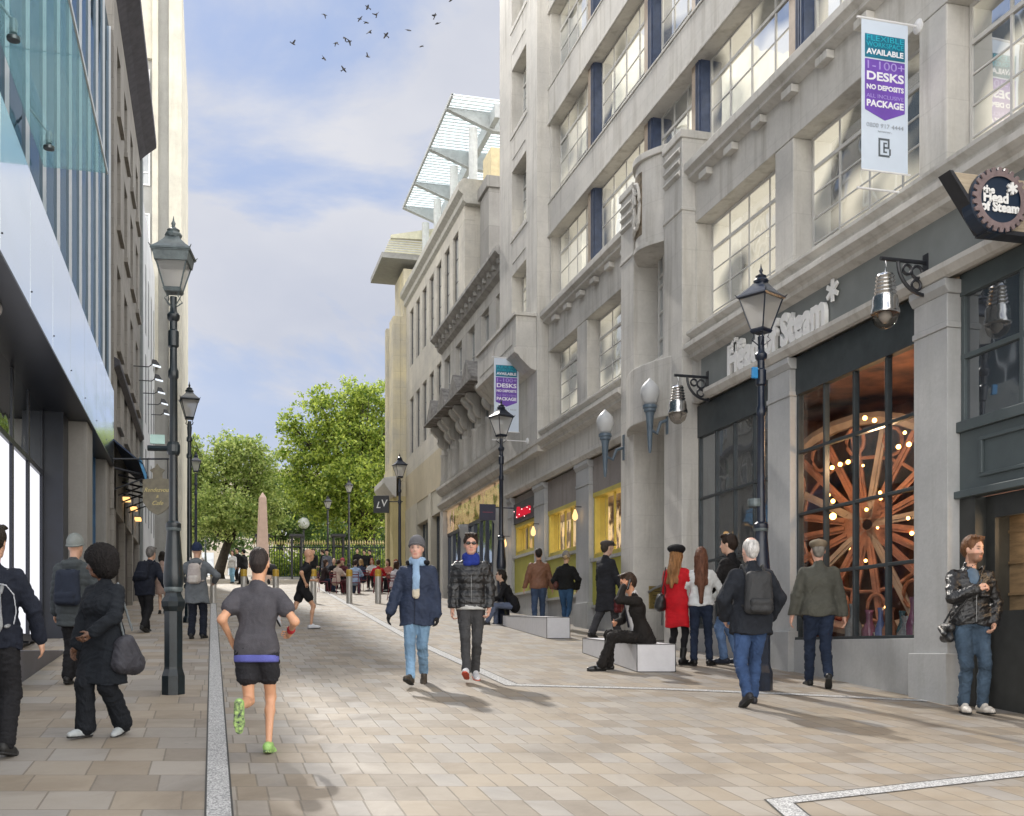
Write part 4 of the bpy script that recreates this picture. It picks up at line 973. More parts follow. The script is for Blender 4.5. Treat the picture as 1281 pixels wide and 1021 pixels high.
# blue awning frame and lit shops under it
aw = thing('blue_awning', 'open blue framed awning on dark arms beside the stone building', 'awning', (XL,32,E+4.5)); ai = inv_of((XL,32,E+4.5))
mb = MB(); mb.obox((XL+.72, 32.9, E+4.6), (.03,0,0.02), (0,2.7,0), (-.10,0,.30)); mb.build('blue_valance', pmat('sky_blue_paint',(0.03,0.22,0.45),.4), aw, ai)
mb = MB()
for y in (30.4, 31.6, 33, 34.4, 35.5): mb.tube([(XL,y,E+4.65),(XL+.72,y,E+4.5)], .03, 6); mb.tube([(XL,y,E+4.1),(XL+.7,y,E+4.4)],.022,6)
mb.build('arm', BLACKM, aw, ai)
mb = MB(); mb.obox((XL+.35, 32.9, E+5.05), (.36,0,-.3), (0,2.7,0), (.01,0,.015)); mb.build('canvas', pmat('navy_canvas',(0.02,0.04,0.09),.7), aw, ai)
for k,(y,z) in enumerate(((33.5,4.2),(36.5,4.3),(38.5,4.2))):
    mb = MB(); mb.box(XL-.02, XL+.2, y-.3, y+.3, E+z+.08, E+z+.11); mb.box(XL-.02,XL+.18,y-.28,y+.28,E+z,E+z+.08,1)
    o = mb.build('shop_light', [BLACKM, emit_mat('amber_strip',(1,.55,.2),1.6)], None); tag(o, 'glowing amber shop light box below the awning, %s from the pavement end' % ('first','second','third')[k], 'light', 'amber light boxes on the left wall')
# hanging sign with scrollwork
D=24.0; p = at(197,618,D)
hs = thing('hanging_sign', 'shaped bronze hanging sign with gold script next to the tall lamp post', 'sign', p, -TH)
mb = MB(); wv=.31; 
pts = [(-.31,.36),(-.1,.38),(-.1,.5),(-.16,.56),(-.05,.62),(0,.7),(.05,.62),(.16,.56),(.1,.5),(.1,.38),(.31,.36),(.31,-.12),(.2,-.28),(.1,-.36),(0,-.4),(-.1,-.36),(-.2,-.28),(-.31,-.12)]
n=len(pts); mb.add([(x,-.02,z-.05) for x,z in pts]+[(x,.02,z-.05) for x,z in pts],[tuple(range(n)),tuple(range(2*n-1,n-1,-1))]+[(i,i+n,(i+1)%n+n,(i+1)%n) for i in range(n)])
mb.build('board', pmat('bronze_board',(0.22,0.20,0.15),.45,var=.25,scale=8), hs)
GOLDL = pmat('gold_leaf',(0.70,0.60,0.28),.35)
text_mesh('Rendezvous', .13, MX((0,-.025,.08),(1,0,0),(0,0,1)), GOLDL, 'lettering', hs, shear=.4, sx=.9)
text_mesh('&', .09, MX((0,-.025,-.06),(1,0,0),(0,0,1)), GOLDL, 'lettering', hs, shear=.3)
text_mesh('Cafe', .13, MX((0,-.025,-.2),(1,0,0),(0,0,1)), GOLDL, 'lettering', hs, shear=.4)
mb = MB(); mb.tube([(-.95,0,.75),(.35,0,.75)], .02, 6); mb.tube([(-.22,0,.3),(-.22,0,.75)],.012,6); mb.tube([(.22,0,.3),(.22,0,.75)],.012,6); mb.build('bracket', BLACKM, hs)
# ================================================================= STREET FURNITURE
LGREEN = pmat('lamp_dark_green', (0.009,0.016,0.02), .3, var=.4, scale=12, bump=.05)
LBLUE = pmat('lamp_dark_blue', (0.008,0.014,0.030), .3, var=.4, scale=12, bump=.05)
LGREY = pmat('lamp_weathered', (0.10,0.125,0.13), .4, var=.4, scale=12)
LGLASS = bpy.data.materials.new('lantern_glass'); LGLASS.use_nodes = True
_n = LGLASS.node_tree; _n.nodes.clear(); _o = nd(_n,'ShaderNodeOutputMaterial'); _a = nd(_n,'ShaderNodeBsdfTransparent'); _a.inputs[0].default_value=(.9,.9,.9,1); _b = nd(_n,'ShaderNodeBsdfTranslucent'); _b.inputs[0].default_value=(.85,.84,.82,1); _d = nd(_n,'ShaderNodeBsdfDiffuse'); _d.inputs[0].default_value=(.6,.6,.58,1); _m = nd(_n,'ShaderNodeMixShader'); _m.inputs[0].default_value=.45; _m2 = nd(_n,'ShaderNodeMixShader'); _m2.inputs[0].default_value=.55
_n.links.new(_a.outputs[0],_m2.inputs[1]); _n.links.new(_m.outputs[0],_m2.inputs[2]); _n.links.new(_b.outputs[0],_m.inputs[1]); _n.links.new(_d.outputs[0],_m.inputs[2]); _n.links.new(_m2.outputs[0],_o.inputs[0])
OPAL = pmat('opal_globe', (0.62,0.61,0.60), .35, var=.05)
def pyr(mb, h, z0, a0, z1, a1, n=4, ph=R(45)):
    mb.lathe([(a0, z0), (a1, z1)], n, (0,0,0), ph)
def lantern(t, z, mat, rot, s=1.0, deep=False):
    ph = R(45)+rot; q = s*1.414
    fr = MB()
    fr.lathe([(.105*q,z),(.12*q,z+.03),(.105*q,z+.05)], 4, (0,0,0), ph)
    zt = z+.5*s
    for i in range(4):
        a = ph+i*math.pi/2; c, s_ = math.cos(a), math.sin(a)
        fr.tube([(.105*q*c,.105*q*s_,z+.04),(.225*q*c,.225*q*s_,zt)], .011*s, 5)
        fr.tube([(.09*q*c,.09*q*s_,z+.01),(.07*q*c,.07*q*s_,z-.06*s),(.1*q*c,.1*q*s_,z-.1*s),(.03*c,.03*s_,z-.19*s)], .009*s, 5)
    if deep:
        fr.lathe([(.215*q,zt-.12*s),(.235*q,zt-.0),(.25*q,zt),(.25*q,zt+.03)], 4, (0,0,0), ph)
    mat = LGREY if deep else mat
    f = fr.build('lantern_frame', mat, t)
    g = MB()
    for i in range(4):
        a = ph+i*math.pi/2; b = a+math.pi/2; r0, r1 = .1*q, .218*q
        g.add([(r0*math.cos(a),r0*math.sin(a),z+.05),(r0*math.cos(b),r0*math.sin(b),z+.05),(r1*math.cos(b),r1*math.sin(b),zt),(r1*math.cos(a),r1*math.sin(a),zt)],[(0,1,2,3)])
    g.build('lantern_glass', LGLASS, f)
    rf = MB()
    rf.lathe([(.235*q,zt),(.262*q,zt+.02*s),(.25*q,zt+.045*s),(.19*q,zt+.10*s),(.12*q,zt+.18*s),(.085*q,zt+.235*s)], 4, (0,0,0), ph)
    rf.lathe([(.10*s,zt+.235*s),(.115*s,zt+.27*s),(.10*s,zt+.30*s),(.07*s,zt+.31*s),(.085*s,zt+.34*s),(.04*s,zt+.37*s),(.02*s,zt+.39*s),(.03*s,zt+.43*s),(.012*s,zt+.47*s),(.002,zt+.53*s)], 12, (0,0,0), 0)
    for i in range(4):
        a = ph+i*math.pi/2; rf.tube([(.24*q*math.cos(a),.24*q*math.sin(a),zt+.02*s),(.275*q*math.cos(a),.275*q*math.sin(a),zt+.07*s)], .012*s, 5, r2=.004)
    rf.build('lantern_roof', mat, t)
    bl = MB(); bl.lathe([(.02,z-.0),(.02,z+.1),(.045,z+.14),(.05,z+.22),(.03,z+.28)], 10); bl.build('lamp_bulb', OPAL, t, smooth=True)
    return zt+.53*s
def street_lamp(label, x, y, H, mat, rot, matbase=None, deep=False, s=1.0, heavy=True, group='heritage lamp posts'):
    s *= .84; SL = .76; P_ = lambda l: [(r_*SL, z_) for r_, z_ in l]
    t = thing('street_lamp', label, 'street lamp', (x, y, G(x,y)), 0, group)
    zl = H-1.03*s
    b = MB()
    if heavy:
        b.lathe(P_([(.19,-.1),(.19,.22),(.155,.30),(.15,.33),(.15,1.0),(.19,1.06),(.20,1.12),(.15,1.18),(.13,1.22),(.14,1.28)]), 8, (0,0,0), R(22.5))
        b.build('base', matbase or mat, t)
        b = MB()
        b.lathe(P_([(.13,1.26),(.155,1.34),(.155,1.45),(.14,1.6),(.115,1.85),(.10,1.98),(.12,2.02),(.12,2.07),(.075,2.1),(.07,2.2),(.062,zl-1.0),(.08,zl-.98),(.08,zl-.9),(.058,zl-.86),(.055,zl-.62),(.085,zl-.6),(.085,zl-.42),(.06,zl-.40),(.06,zl-.3),(.095,zl-.27),(.1,zl-.22),(.06,zl-.18),(.05,zl-.12),(.055,zl)]), 16)
    else:
        b.lathe([(.16,-.1),(.16,.1),(.12,.16),(.115,.8),(.14,.84),(.14,.9),(.09,.95)], 8, (0,0,0), R(22.5))
        b.build('base', matbase or mat, t)
        b = MB()
        b.lathe([(.09,.94),(.10,1.0),(.07,1.3),(.06,1.4),(.052,zl-.9),(.07,zl-.88),(.07,zl-.8),(.048,zl-.76),(.045,zl-.5),(.07,zl-.48),(.07,zl-.4),(.045,zl-.36),(.06,zl-.14),(.045,zl-.1),(.04,zl)], 14)
    b.build('column', mat, t, smooth=True, auto=True)
    if heavy:
        c = MB(); c.lathe(P_([(.105,0),(.118,.02),(.118,.06),(.1,.08)]), 16, (0,0,1.98)); c.lathe(P_([(.135,0),(.15,.03),(.135,.07)]),16,(0,0,1.24)); c.build_split('collar', LGREY, t, smooth=True, auto=True)
    lantern(t, zl+.05, mat, rot, s, deep)
    return t
p = gp(217, 868); t = street_lamp('tallest lamp post, nearest on the left, with a deep grey green lantern', p[0], p[1], 5.76, LGREEN, R(-8), deep=True, s=1.08)
mb = MB(); mb.tube([(-.3,.03,2.98),(-.05,0,2.98)], .035, 8); mb.lathe([(.065,2.9),(.08,2.94),(.08,3.02),(.065,3.06)], 14); mb.build('side_bracket', LGREEN, t)
mb = MB(); mb.box(-.27,-.1,-.02,.02,3.03,3.14); mb.build('small_plate', pmat('mint_plate',(0.32,0.48,0.44),.5), t)
def lampD(px, D, *a, **k):
    x, y = cam2w((px-640.5)*D/F, D); return street_lamp(a[0], x, y, *a[1:], **k)
lampD(237, 27.0, 'second lamp post on the left with a slim pale lantern', 5.76, LGREEN, R(5), heavy=False, s=1.05)
lampD(245, 46.0, 'third lamp post on the left against the left tree', 5.76, LBLUE, R(0), heavy=False)
lampD(257, 72.0, 'faint distant lamp post furthest left among the tree leaves', 5.76, LGREY, R(0), heavy=False)
lampD(952, 14.0, 'dark blue lamp post in front of the bar lettering', 5.28, LBLUE, R(28), s=1.0)
lampD(627, 26.6, 'dark lamp post between the small banner and the yellow restaurant', 5.3, LBLUE, R(20), s=1.05)
lampD(500, 41.0, 'slim lamp post in front of the mustard corner pier', 5.25, LBLUE, R(10), heavy=False, s=1.05)
lampD(410, 66.5, 'smaller park lamp post behind the green railings', 5.0, BLACKM, R(10), heavy=False)
lampD(436.5, 65.5, 'taller park lamp post behind the green railings with two rings of gold', 5.9, BLACKM, R(10), heavy=False)
# chain of a stay on the mast of the bar lamp: blue tag
D=13.9; x,y = cam2w((944-640.5)*D/F, D)
mb = MB(); mb.box(x-.04,x+.04,y-.02,y+.02,E+3.36,E+3.5); o = mb.build('blue_tag', pmat('bright_blue',(0.02,0.22,0.5),.4), None, bevel=.01); tag(o,'small bright blue plastic tag beside the lamp post under the lettering','tag')
# street name plate on the bar lamp post
D=13.9; x,y = cam2w((951-640.5)*D/F, D)
mb = MB(); mb.lathe([(.09,E+1.78),(.095,E+1.8),(.095,E+1.86),(.09,E+1.88)],14,(x,y+.13,0)); o=mb.build('pole_band', LGREY, None); tag(o,'grey clamp band round the column of the lamp post by the bar','clamp')

# globe lamp in the park
D = 70.0; x,y = cam2w((380-640.5)*D/F, D)
t = thing('globe_lamp', 'park lamp with one round white globe behind the railings', 'street lamp', (x,y,G(x,y)))
mb = MB(); mb.lathe([(.12,0),(.07,.5),(.05,3.0),(.1,3.1)],10); mb.build('column', BLACKM, t); mb = MB(); mb.ball((0,0,3.42),.36,16,10); mb.build('globe', pmat('white_globe',(0.8,0.82,0.85),.3,var=.03), t, smooth=True)

# bollards
BSTEEL = pmat('brushed_steel_bollard',(0.52,0.51,0.48),.38,var=.12,scale=4,stretch=(4,4,.5),metal=.35)
GBAND = pmat('gold_band',(0.55,0.36,0.05),.4,var=.2)
desc = {225:'beside the tall lamp post',267:'just right of the grey coated walker',305:'behind the jogger on his left',345:'right behind the jogger',392:'beside the second runner',437:'in front of the chatting group at the tables',473:'nearest the shops on the right'}
for px in (225,267,305,345,392,437,473):
    D = 36.6; x,y = cam2w((px-640.5)*D/F, D); z = G(x,y)
    t = thing('bollard', 'steel bollard with gold top band, '+desc[px], 'bollard', (x,y,z), 0, 'row of steel bollards across the street')
    mb = MB(); mb.lathe([(.1,-.05),(.1,.88),(.1,1.0)], 20); mb.build('post', BSTEEL, t, smooth=True, auto=True)
    mb = MB(); mb.lathe([(.103,.88),(.106,.89),(.106,.95),(.103,.96),(.106,.97),(.106,1.07),(.09,1.11),(.02,1.12)],20); mb.build('gold_cap', GBAND, t, smooth=True, auto=True)

# bench blocks: pale stone cuboids with dark arrises
BST = pmat('white_bench_stone',(0.66,0.66,0.68),.55,var=.06,scale=9,bump=.12,bscale=120)
def bench(label, p_near_l, p_near_r, p_far_l, htop):
    """near-left, near-right and far-left ground corners as survey points; htop = (dz top)"""
    a = Vector(gp(*p_near_l)); b = Vector(gp(*p_near_r)); c = Vector(gp(*p_far_l)); d = b+(c-a)
    d.z = G(d.x,d.y); c.z = G(c.x,c.y)
    zt = a.z+htop; zc = zt+(c.z-a.z)*.45
    t = thing('bench_block', label, 'bench', (a+b+c+d)/4, 0, 'pale stone bench blocks'); iv = inv_of((a+b+c+d)/4)
    mb = MB(); lo = lambda p: (p.x,p.y,p.z-.05)
    tops = [Vector((a.x,a.y,zt)),Vector((b.x,b.y,zt)),Vector((d.x,d.y,zc)),Vector((c.x,c.y,zc))]
    mb.hexa([lo(a),lo(b),lo(d),lo(c)], tops); mb.build('seat_block', BST, t, iv, bevel=.006)
    mb = MB(); r=.006
    T = tops; B = [a,b,d,c]
    for i in range(4):
        mb.tube([T[i],T[(i+1)%4]], r, 5); mb.tube([B[i]+Vector((0,0,.006)),B[(i+1)%4]+Vector((0,0,.006))], r, 5); mb.tube([B[i],T[i]], r, 5)
    mb.build('edge_trim', joint, t, iv)
    return t
bench('white bench block nearer the camera under the man on the phone', (797,841),(845,841),(729,817), .40)
bench('white bench block further up the street under the seated man in black', (684,799),(713,799),(629,783), .42)
# litter bin beside the far bench
p = gp(629,779); mb = MB(); mb.box(-.14,.14,-.14,.14,0,.82); mb.box(-.15,.15,-.15,.15,.82,.9)
o = mb.build('litter_bin', NAVY, None, bevel=.02); o.location = p; tag(o,'slim navy litter bin behind the seated man in black','bin')

# ---- banners
def banner(label, s, wa, wb, zt, h, plate):
    t = thing('banner', label, 'banner', (wb, s, zt), 0); iv = inv_of((wb,s,zt))
    x0, x1 = wa, wb; W = x1-x0
    mb = MB(); mb.box(x0,x1,s,s+.006,zt-h,zt); mb.build('cloth', pmat('banner_cloth',(0.60,0.68,0.78),.6,var=.06,scale=2), t, iv)
    f = s-.004
    mb = MB(); mb.box(x0+W*.07,x1-W*.07,f,f+.002,zt-h*.255,zt-h*.10); mb.build('blue_panel', pmat('banner_blue',(0.005,0.17,0.27),.6,var=.35,scale=4), t, iv)
    mb = MB(); a=x0+W*.07; b_=x1-W*.07
    v=[(a,f,zt-h*.265),(b_,f,zt-h*.265),(b_,f,zt-h*.60),((a+b_)/2,f,zt-h*.66),(a,f,zt-h*.60)]
    mb.add(v+[(x,y+.002,z) for x,y,z in v],[(0,4,3,2,1),(5,6,7,8,9),(0,1,6,5),(1,2,7,6),(2,3,8,7),(3,4,9,8),(4,0,5,9)]); mb.build('purple_panel', pmat('banner_purple',(0.16,0.07,0.42),.6,var=.15,scale=4), t, iv)
    WL = pmat('banner_white',(0.8,0.8,0.85),.6,var=.02); CY = pmat('banner_cyan',(0.02,0.42,0.55),.6); LP = pmat('banner_lilac',(0.42,0.32,0.72),.6); DKL = pmat('banner_grey',(0.10,0.12,0.14),.6); LG = pmat('banner_pale_grey',(0.38,0.42,0.47),.6)
    xm = (x0+x1)/2
    def T(s_, fr, size, mt, bold=.0, wfit=.8):
        o = text_mesh(s_, size, MX((0,0,0),(1,0,0),(0,0,1)), mt, 'lettering', t, iv, ext=.0012, bold=bold)
        xs_ = [v.co.x for v in o.data.vertices]; w = max(xs_)-min(xs_); k = W*wfit/w
        for v in o.data.vertices: v.co.x = v.co.x*k + xm; v.co.z = v.co.z + zt-h*fr; v.co.y += f-.003
    T('FLEXIBLE', .127, .088*W*1.7, CY); T('WORKSPACE', .168, .075*W*1.7, CY); T('AVAILABLE', .217, .085*W*1.7, WL, .003)
    T('1-100+', .305, .13*W*1.7, LP); T('DESKS', .378, .13*W*1.7, WL, .004); T('NO DEPOSITS', .45, .075*W*1.7, WL, .003); T('ALL INCLUSIVE', .508, .06*W*1.7, LP); T('PACKAGE', .558, .10*W*1.7, WL, .004)
    T('0800 917 4444', .70, .065*W*1.7, LG); T('www.', .735, .04*W*1.7, LG, wfit=.3)
    # logo: a squared B holding an E
    mb = MB(); zc=zt-h*.84; q=W*.14; th=q*.26
    for (xa_,xb_,za,zb_) in ((-q,-q+th,-q*1.25,q*1.25),(-q+th,q*.7,q*1.25-th,q*1.25),(-q+th,q*.7,-q*1.25,-q*1.25+th),(q*.7-th,q*.7,.12*q,q*1.25-th),(q*.9-th,q*.9,-q*1.25+th,-.12*q),(-.2*q,q*.7,-.1*q,.12*q),(-.25*q,-.25*q+th*.8,-.7*q,.7*q),(-.25*q+th*.8,q*.3,.5*q,.7*q),(-.25*q+th*.8,q*.3,-.7*q,-.5*q)):
        mb.box(xm+xa_,xm+xb_,f-.001,f+.001,zc+za,zc+zb_)
    mb.build('logo', DKL, t, iv)
    mb = MB()
    mb.tube([(x0-.06,s,zt+.0),(plate,s,zt-.0)], .014, 8); mb.tube([(x0,s,zt-h),(x1+.03,s,zt-h)], .012, 8); mb.tube([(x0-.06,s,zt-h-.22),(plate,s,zt-h-.22)], .014, 8)
    mb.build('pole', WHITE, t, iv)
    for z in (zt, zt-h-.22):
        mb = MB(); mb.lathe([(.09,-.02),(.085,.01),(.04,.03)],16,(plate,s,z),M=Matrix.Rotation(R(-90),3,'Y')); mb.build('wall_plate', WHITE, t, iv)
banner('large purple and teal banner advertising desks above the bar', 11.6, 7.35, 7.97, E+7.40, 1.78, XF-.0)
banner('small purple banner behind the lamp post near the stone house', 27.6, 6.93, 7.58, E+7.42, 1.88, 7.8)

# ---- gear sign
s = 9.4; p = at(1245,255, 11.0); gx, gz = 7.42, p[2]
t = thing('gear_sign', 'round navy bar sign with a cog rim hung above the entrance', 'sign', (gx, s, gz)); 
NV = pmat('sign_navy',(0.01,0.022,0.045),.4,var=.1); COGM = pmat('cog_bronze',(0.20,0.15,0.15),.45,var=.25,scale=14)
RY = Matrix.Rotation(R(90),3,'X')
mb = MB(); mb.lathe([(.30,-.09),(.315,-.07),(.315,.07),(.30,.09)],40,M=RY); mb.build('drum', NV, t)
mb = MB(); n=26
pts=[]
for i in range(n):
    for a,r in ((0,.275),(.28,.275),(.36,.315),(.82,.315)): 
        q=2*math.pi*(i+a)/n; pts.append((r*math.cos(q), r*math.sin(q)))
inner=[(.225*math.cos(2*math.pi*i/len(pts)),.225*math.sin(2*math.pi*i/len(pts))) for i in range(len(pts))]
k=len(pts); y1,y0=-.092,-.112
v=[(x,y0,z) for x,z in pts]+[(x,y0,z) for x,z in inner]+[(x,y1,z) for x,z in pts]
f=[(i,(i+1)%k,k+(i+1)%k,k+i) for i in range(k)]+[(i,2*k+i,2*k+(i+1)%k,(i+1)%k) for i in range(k)]
mb.add(v,f); mb.build('cog_rim', COGM, t)
WT = pmat('sign_white',(0.78,0.78,0.76),.4,var=.02)
text_mesh('the',.10,MX((-.13,-.10,.085),(1,0,0),(0,0,1)),WT,'lettering',t,bold=.004)
text_mesh('Head',.135,MX((-.05,-.10,.015),(1,0,0),(0,0,1)),WT,'lettering',t,bold=.006)
text_mesh('of Steam',.125,MX((0,-.10,-.075),(1,0,0),(0,0,1)),WT,'lettering',t,bold=.006)
def star(t, c, r, th, ax, ay, mt):
    mb = MB(); c=Vector(c)
    for i in range(3):
        a=R(90+60*i); d=Vector(ax)*math.cos(a)+Vector(ay)*math.sin(a); nrm=Vector(ax).cross(Vector(ay)); sd_=d.cross(nrm)
        mb.obox(c+nrm*.001*i, d*r, sd_*th, nrm*.012)
    return mb.build('star', mt, t)
star(t,(.13,-.105,.12),.06,.014,(1,0,0),(0,0,1),WT)
mb = MB(); mb.hexa([(-.12,-.03,-.26),(-.12,.1,-.26),(.55,.1,-.26),(.55,-.03,-.26)],[(-.50,-.03,.25),(-.50,.1,.25),(.75,.1,.25),(.75,-.03,.25)]); mb.build('timber_bracket', pmat('bracket_timber',(0.40,0.33,0.24),.6,var=.35,scale=3,stretch=(1,1,8)), t)
mb = MB(); mb.hexa([(-.13,-.06,-.29),(-.13,.12,-.29),(-.09,.12,-.27),(-.09,-.06,-.27)],[(-.54,-.06,.25),(-.54,.12,.25),(-.50,.12,.25),(-.50,-.06,.25)]); mb.box(-.12,.6,-.06,.12,-.31,-.27); mb.build('iron_edge', BLACKM, t)

# ---- bar lettering on the fascia
lt = thing('bar_lettering', 'raised white lettering reading the head of steam on the grey fascia', 'sign', (XF-.1, 15, E+4.6)); li = inv_of((XF-.1,15,E+4.6))
LW = pmat('letter_white',(0.86,0.86,0.84),.45,var=.04)
def ftext(s_, ya, yb, zc, size, bold, nm='lettering', x=XF-.12):
    o = text_mesh(s_, size, MX((0,0,0),(0,-1,0),(0,0,1)), LW, nm, lt, li, ext=.03, bold=bold)
    ys_=[v.co.y for v in o.data.vertices]; w=max(ys_)-min(ys_); k=(ya-yb)/w; m=(max(ys_)+min(ys_))/2
    for v in o.data.vertices: v.co.y=(v.co.y-m)*k+(ya+yb)/2; v.co.z+=zc; v.co.x+=x
ftext('the', 16.3, 15.85, E+4.79, .30, .012)
ftext('Head of Steam', 16.4, 13.45, E+4.57, .62, .030)
star(lt,(0,0,0),.15,.03,(0,-1,0),(0,0,1),LW)
so_=lt.children[-1]
for v in so_.data.vertices: v.co = v.co+Vector((XF-.12,13.3,E+4.78))
so_.matrix_parent_inverse = li

# ---- bulb shaped chrome lanterns on pierced brackets
CHR = pmat('chrome',(0.62,0.62,0.62),.18,metal=1.0,var=.1)
def bulb_lantern(label, s, wtip, z, cable=True):
    t = thing('hanging_lantern', label, 'lantern', (wtip, s, z), 0, 'bulb shaped hanging lanterns of the bar')
    L_ = XF-.06-wtip
    mb = MB(); mb.tube([(-.06,0,0),(L_,0,0)], .025, 8); mb.box(L_-.02,L_,-.05,.05,-.42,.1)
    # pierced quadrant
    n=10; o=[]
    for i in range(n+1):
        a=R(180+90*i/n); o.append((L_-.02+.36*math.cos(a), -.02+.36*math.sin(a)))
    mb.tube([(x,0,z_) for x,z_ in o], .022, 6)
    for (x,z_,r) in ((L_-.26,-.1,.055),(L_-.13,-.12,.07),(L_-.14,-.27,.06)):
        mb.tube([(x+r*math.cos(R(q)),0,z_+r*math.sin(R(q))) for q in range(0,361,30)], .018, 6)
    mb.build('bracket', BLACKM, t)
    mb = MB(); mb.tube([(0,0,0),(.01,0,-.1),(0,0,-.17)],.008,6); mb.build('chain', CHR, t)
    mb = MB(); pr=[(.03,-.15),(.09,-.18)]
    for i in range(5): z_=-.2-i*.045; r=.095+i*.006; pr += [(r,z_),(r+.012,z_-.012),(r,z_-.026),(r-.006,z_-.036)]
    pr += [(.14,-.44),(.15,-.5),(.15,-.56),(.165,-.6),(.165,-.63),(.15,-.64)]
    mb.lathe(pr,20); mb.build('chrome_cap', CHR, t, smooth=True, auto=True)
    mb = MB(); mb.lathe([(.15,-.63),(.148,-.68),(.12,-.75),(.06,-.8),(.005,-.815)],18); mb.build('glass_bowl', clear_glass('bowl_glass',(.75,.72,.68),.15), t, smooth=True)
    mb = MB(); mb.lathe([(.07,-.6),(.075,-.68),(.03,-.74)],10); mb.build('inner_bulb', OPAL, t, smooth=True)
    return t
bulb_lantern('chrome bulb shaped lantern hanging nearest, left of the entrance bay', 11.35, 7.5, E+4.5)
bulb_lantern('chrome bulb shaped lantern hanging beside the porch pier', 17.3, 7.5, E+4.56)

# ---- torch lamps of the porch
TB = pmat('torch_blue',(0.10,0.14,0.18),.4,var=.2)
for lab,(px,py,D,s_off) in (('white acorn torch lamp on the far porch pier',(757,543,22.0,.3)),('white acorn torch lamp on the near porch pier, partly over the chrome lantern',(813,507,19.9,.3))):
    p = at(px,py,D); t = thing('torch_lamp', lab, 'lamp', p, 0, 'pair of torch lamps at the porch')
    mb = MB(); mb.lathe([(.02,-.85),(.03,-.8),(.05,-.5),(.07,-.2),(.085,-.13),(.11,-.11),(.11,-.07),(.13,-.05),(.13,-.0),(.1,.01)],14); mb.build('torch_holder', TB, t, smooth=True, auto=True)
    mb = MB(); mb.lathe([(.085,0),(.13,.06),(.165,.18),(.17,.26),(.145,.34),(.09,.40),(.025,.46),(.003,.49)],18); mb.build('acorn_globe', pmat('acorn_opal',(0.50,0.51,0.51),.4,var=.04), t, smooth=True)
    dx = 7.86-p[0]
    mb = MB(); mb.tube([(.05,0,-.45),(dx*.4,0,-.5),(dx*.6,0,-.3),(dx,0,-.25)],.03,8); mb.box(dx-.02,dx,-.04,.04,-.5,.0); mb.build('scroll_arm', TB, t)

# ---- red illuminated sign, navy hanging sign, corner sign
t = thing('red_sign', 'red illuminated script sign over the furthest yellow window', 'sign', (XF, 29, E+3.3)); ti = inv_of((XF,29,E+3.3))
o = text_mesh('Rouse', .42, MX((XF-.02,29.0,E+3.72),(0,-1,0),(0,0,1)), emit_mat('red_neon',(0.6,0.02,0.04),.9), 'lettering', t, ti, ext=.03, bold=.004, sx=1.25, shear=.2)
mb = MB()
for i in range(7): mb.ball((XF-.08, 28.15+i*.26, E+3.66+.12*math.sin(i*2.4)), .014, 6, 4)
mb.build('sign_bulbs', emit_mat('pink_bulb',(1,.5,.5),3), t, ti)
mb = MB(); mb.box(XF+.0,XF+.04,27.95,30.05,E+3.45,E+4.0); mb.build('backboard', pmat('charcoal_board',(0.08,0.08,0.085),.6), t, ti)
p = at(611,640,31.0); t = thing('projecting_sign', 'small navy square projecting sign outside the gold lit shop', 'sign', p)
mb = MB(); mb.box(-.25,.2,-.03,.03,-.24,.2); mb.box(.2,.9,-.015,.015,.1,.13); mb.build('board', pmat('sign_dull_navy',(0.035,0.04,0.075),.4), t, bevel=.006)
mb = MB(); mb.box(-.17,.12,-.034,-.03,-.03,-.015); mb.build('lettering', pmat('dull_red',(0.3,0.06,0.1),.5), t)
p = at(477,631,52.0); t = thing('corner_sign', 'black square corner sign with a white monogram', 'sign', p, -TH)
mb = MB(); mb.box(-.36,.36,-.06,.06,-.4,.4); mb.box(.36,1.0,-.02,.02,.1,.15); mb.build('board', pmat('sign_black',(0.012,0.012,0.014),.3), t, bevel=.01)
text_mesh('L',.42,MX((-.14,-.065,-.05),(1,0,0),(0,0,1)),WT,'monogram',t,bold=.005,shear=.3); text_mesh('V',.46,MX((.13,-.07,.03),(1,0,0),(0,0,1)),WT,'monogram',t,bold=.004,shear=.1)
# warm wall lamps on the yellow restaurant piers
for k,(px,py,s_) in enumerate(((717,646,24.0),(662,667,27.4),(622,683,30.3))):
    x=XF-.2; zc=fz(px,py,x); t=thing('wall_lamp','warm glass wall lamp on the %s restaurant pier'%('nearest','middle','furthest')[k],'lamp',(x,s_,zc),0,'warm wall lamps of the restaurant')
    mb=MB(); mb.lathe([(.02,-.11),(.06,-.07),(.065,0),(.04,.08),(.015,.14)],12); mb.build('amber_glass', emit_mat('amber_lamp',(1,.62,.25),1.6), t, smooth=True)
    mb=MB(); mb.tube([(0,0,.14),(0,0,.2),(.2,0,.2)],.012,6); mb.build('arm',BLACKM,t)

# ---- things seen through the windows
t = thing('fairground_wheel', 'orange timber fairground wheel decoration with bulbs inside the bar window', 'decoration', (XF+1.0,12.8,E+1.5)); ti=inv_of((XF+1.0,12.8,E+1.5))
OR = pmat('orange_timber',(0.50,0.22,0.13),.6,var=.5,scale=4); CRE = pmat('cream_timber',(0.55,0.42,0.32),.6,var=.3,scale=3)
xc, zc = XF+1.3, E+1.85; yc = fs(1085, XF+1.3)
HX, HYY = .65, -.76
for i in range(20):
    a=R(i*360/20+8); mb=MB(); d=Vector((HX*math.cos(a),HYY*math.cos(a),math.sin(a))); sd_=Vector((-HX*math.sin(a),-HYY*math.sin(a),math.cos(a))); nv=Vector((.76*.03,.65*.03,0))
    c=Vector((xc,yc,zc))+d*.78; mb.obox(c, d*.7, sd_*.055, nv); mb.obox(c+d*.1, d*.55, sd_*.018, nv*2)
    mb.build('spoke', OR if i%4 else CRE, t, ti)
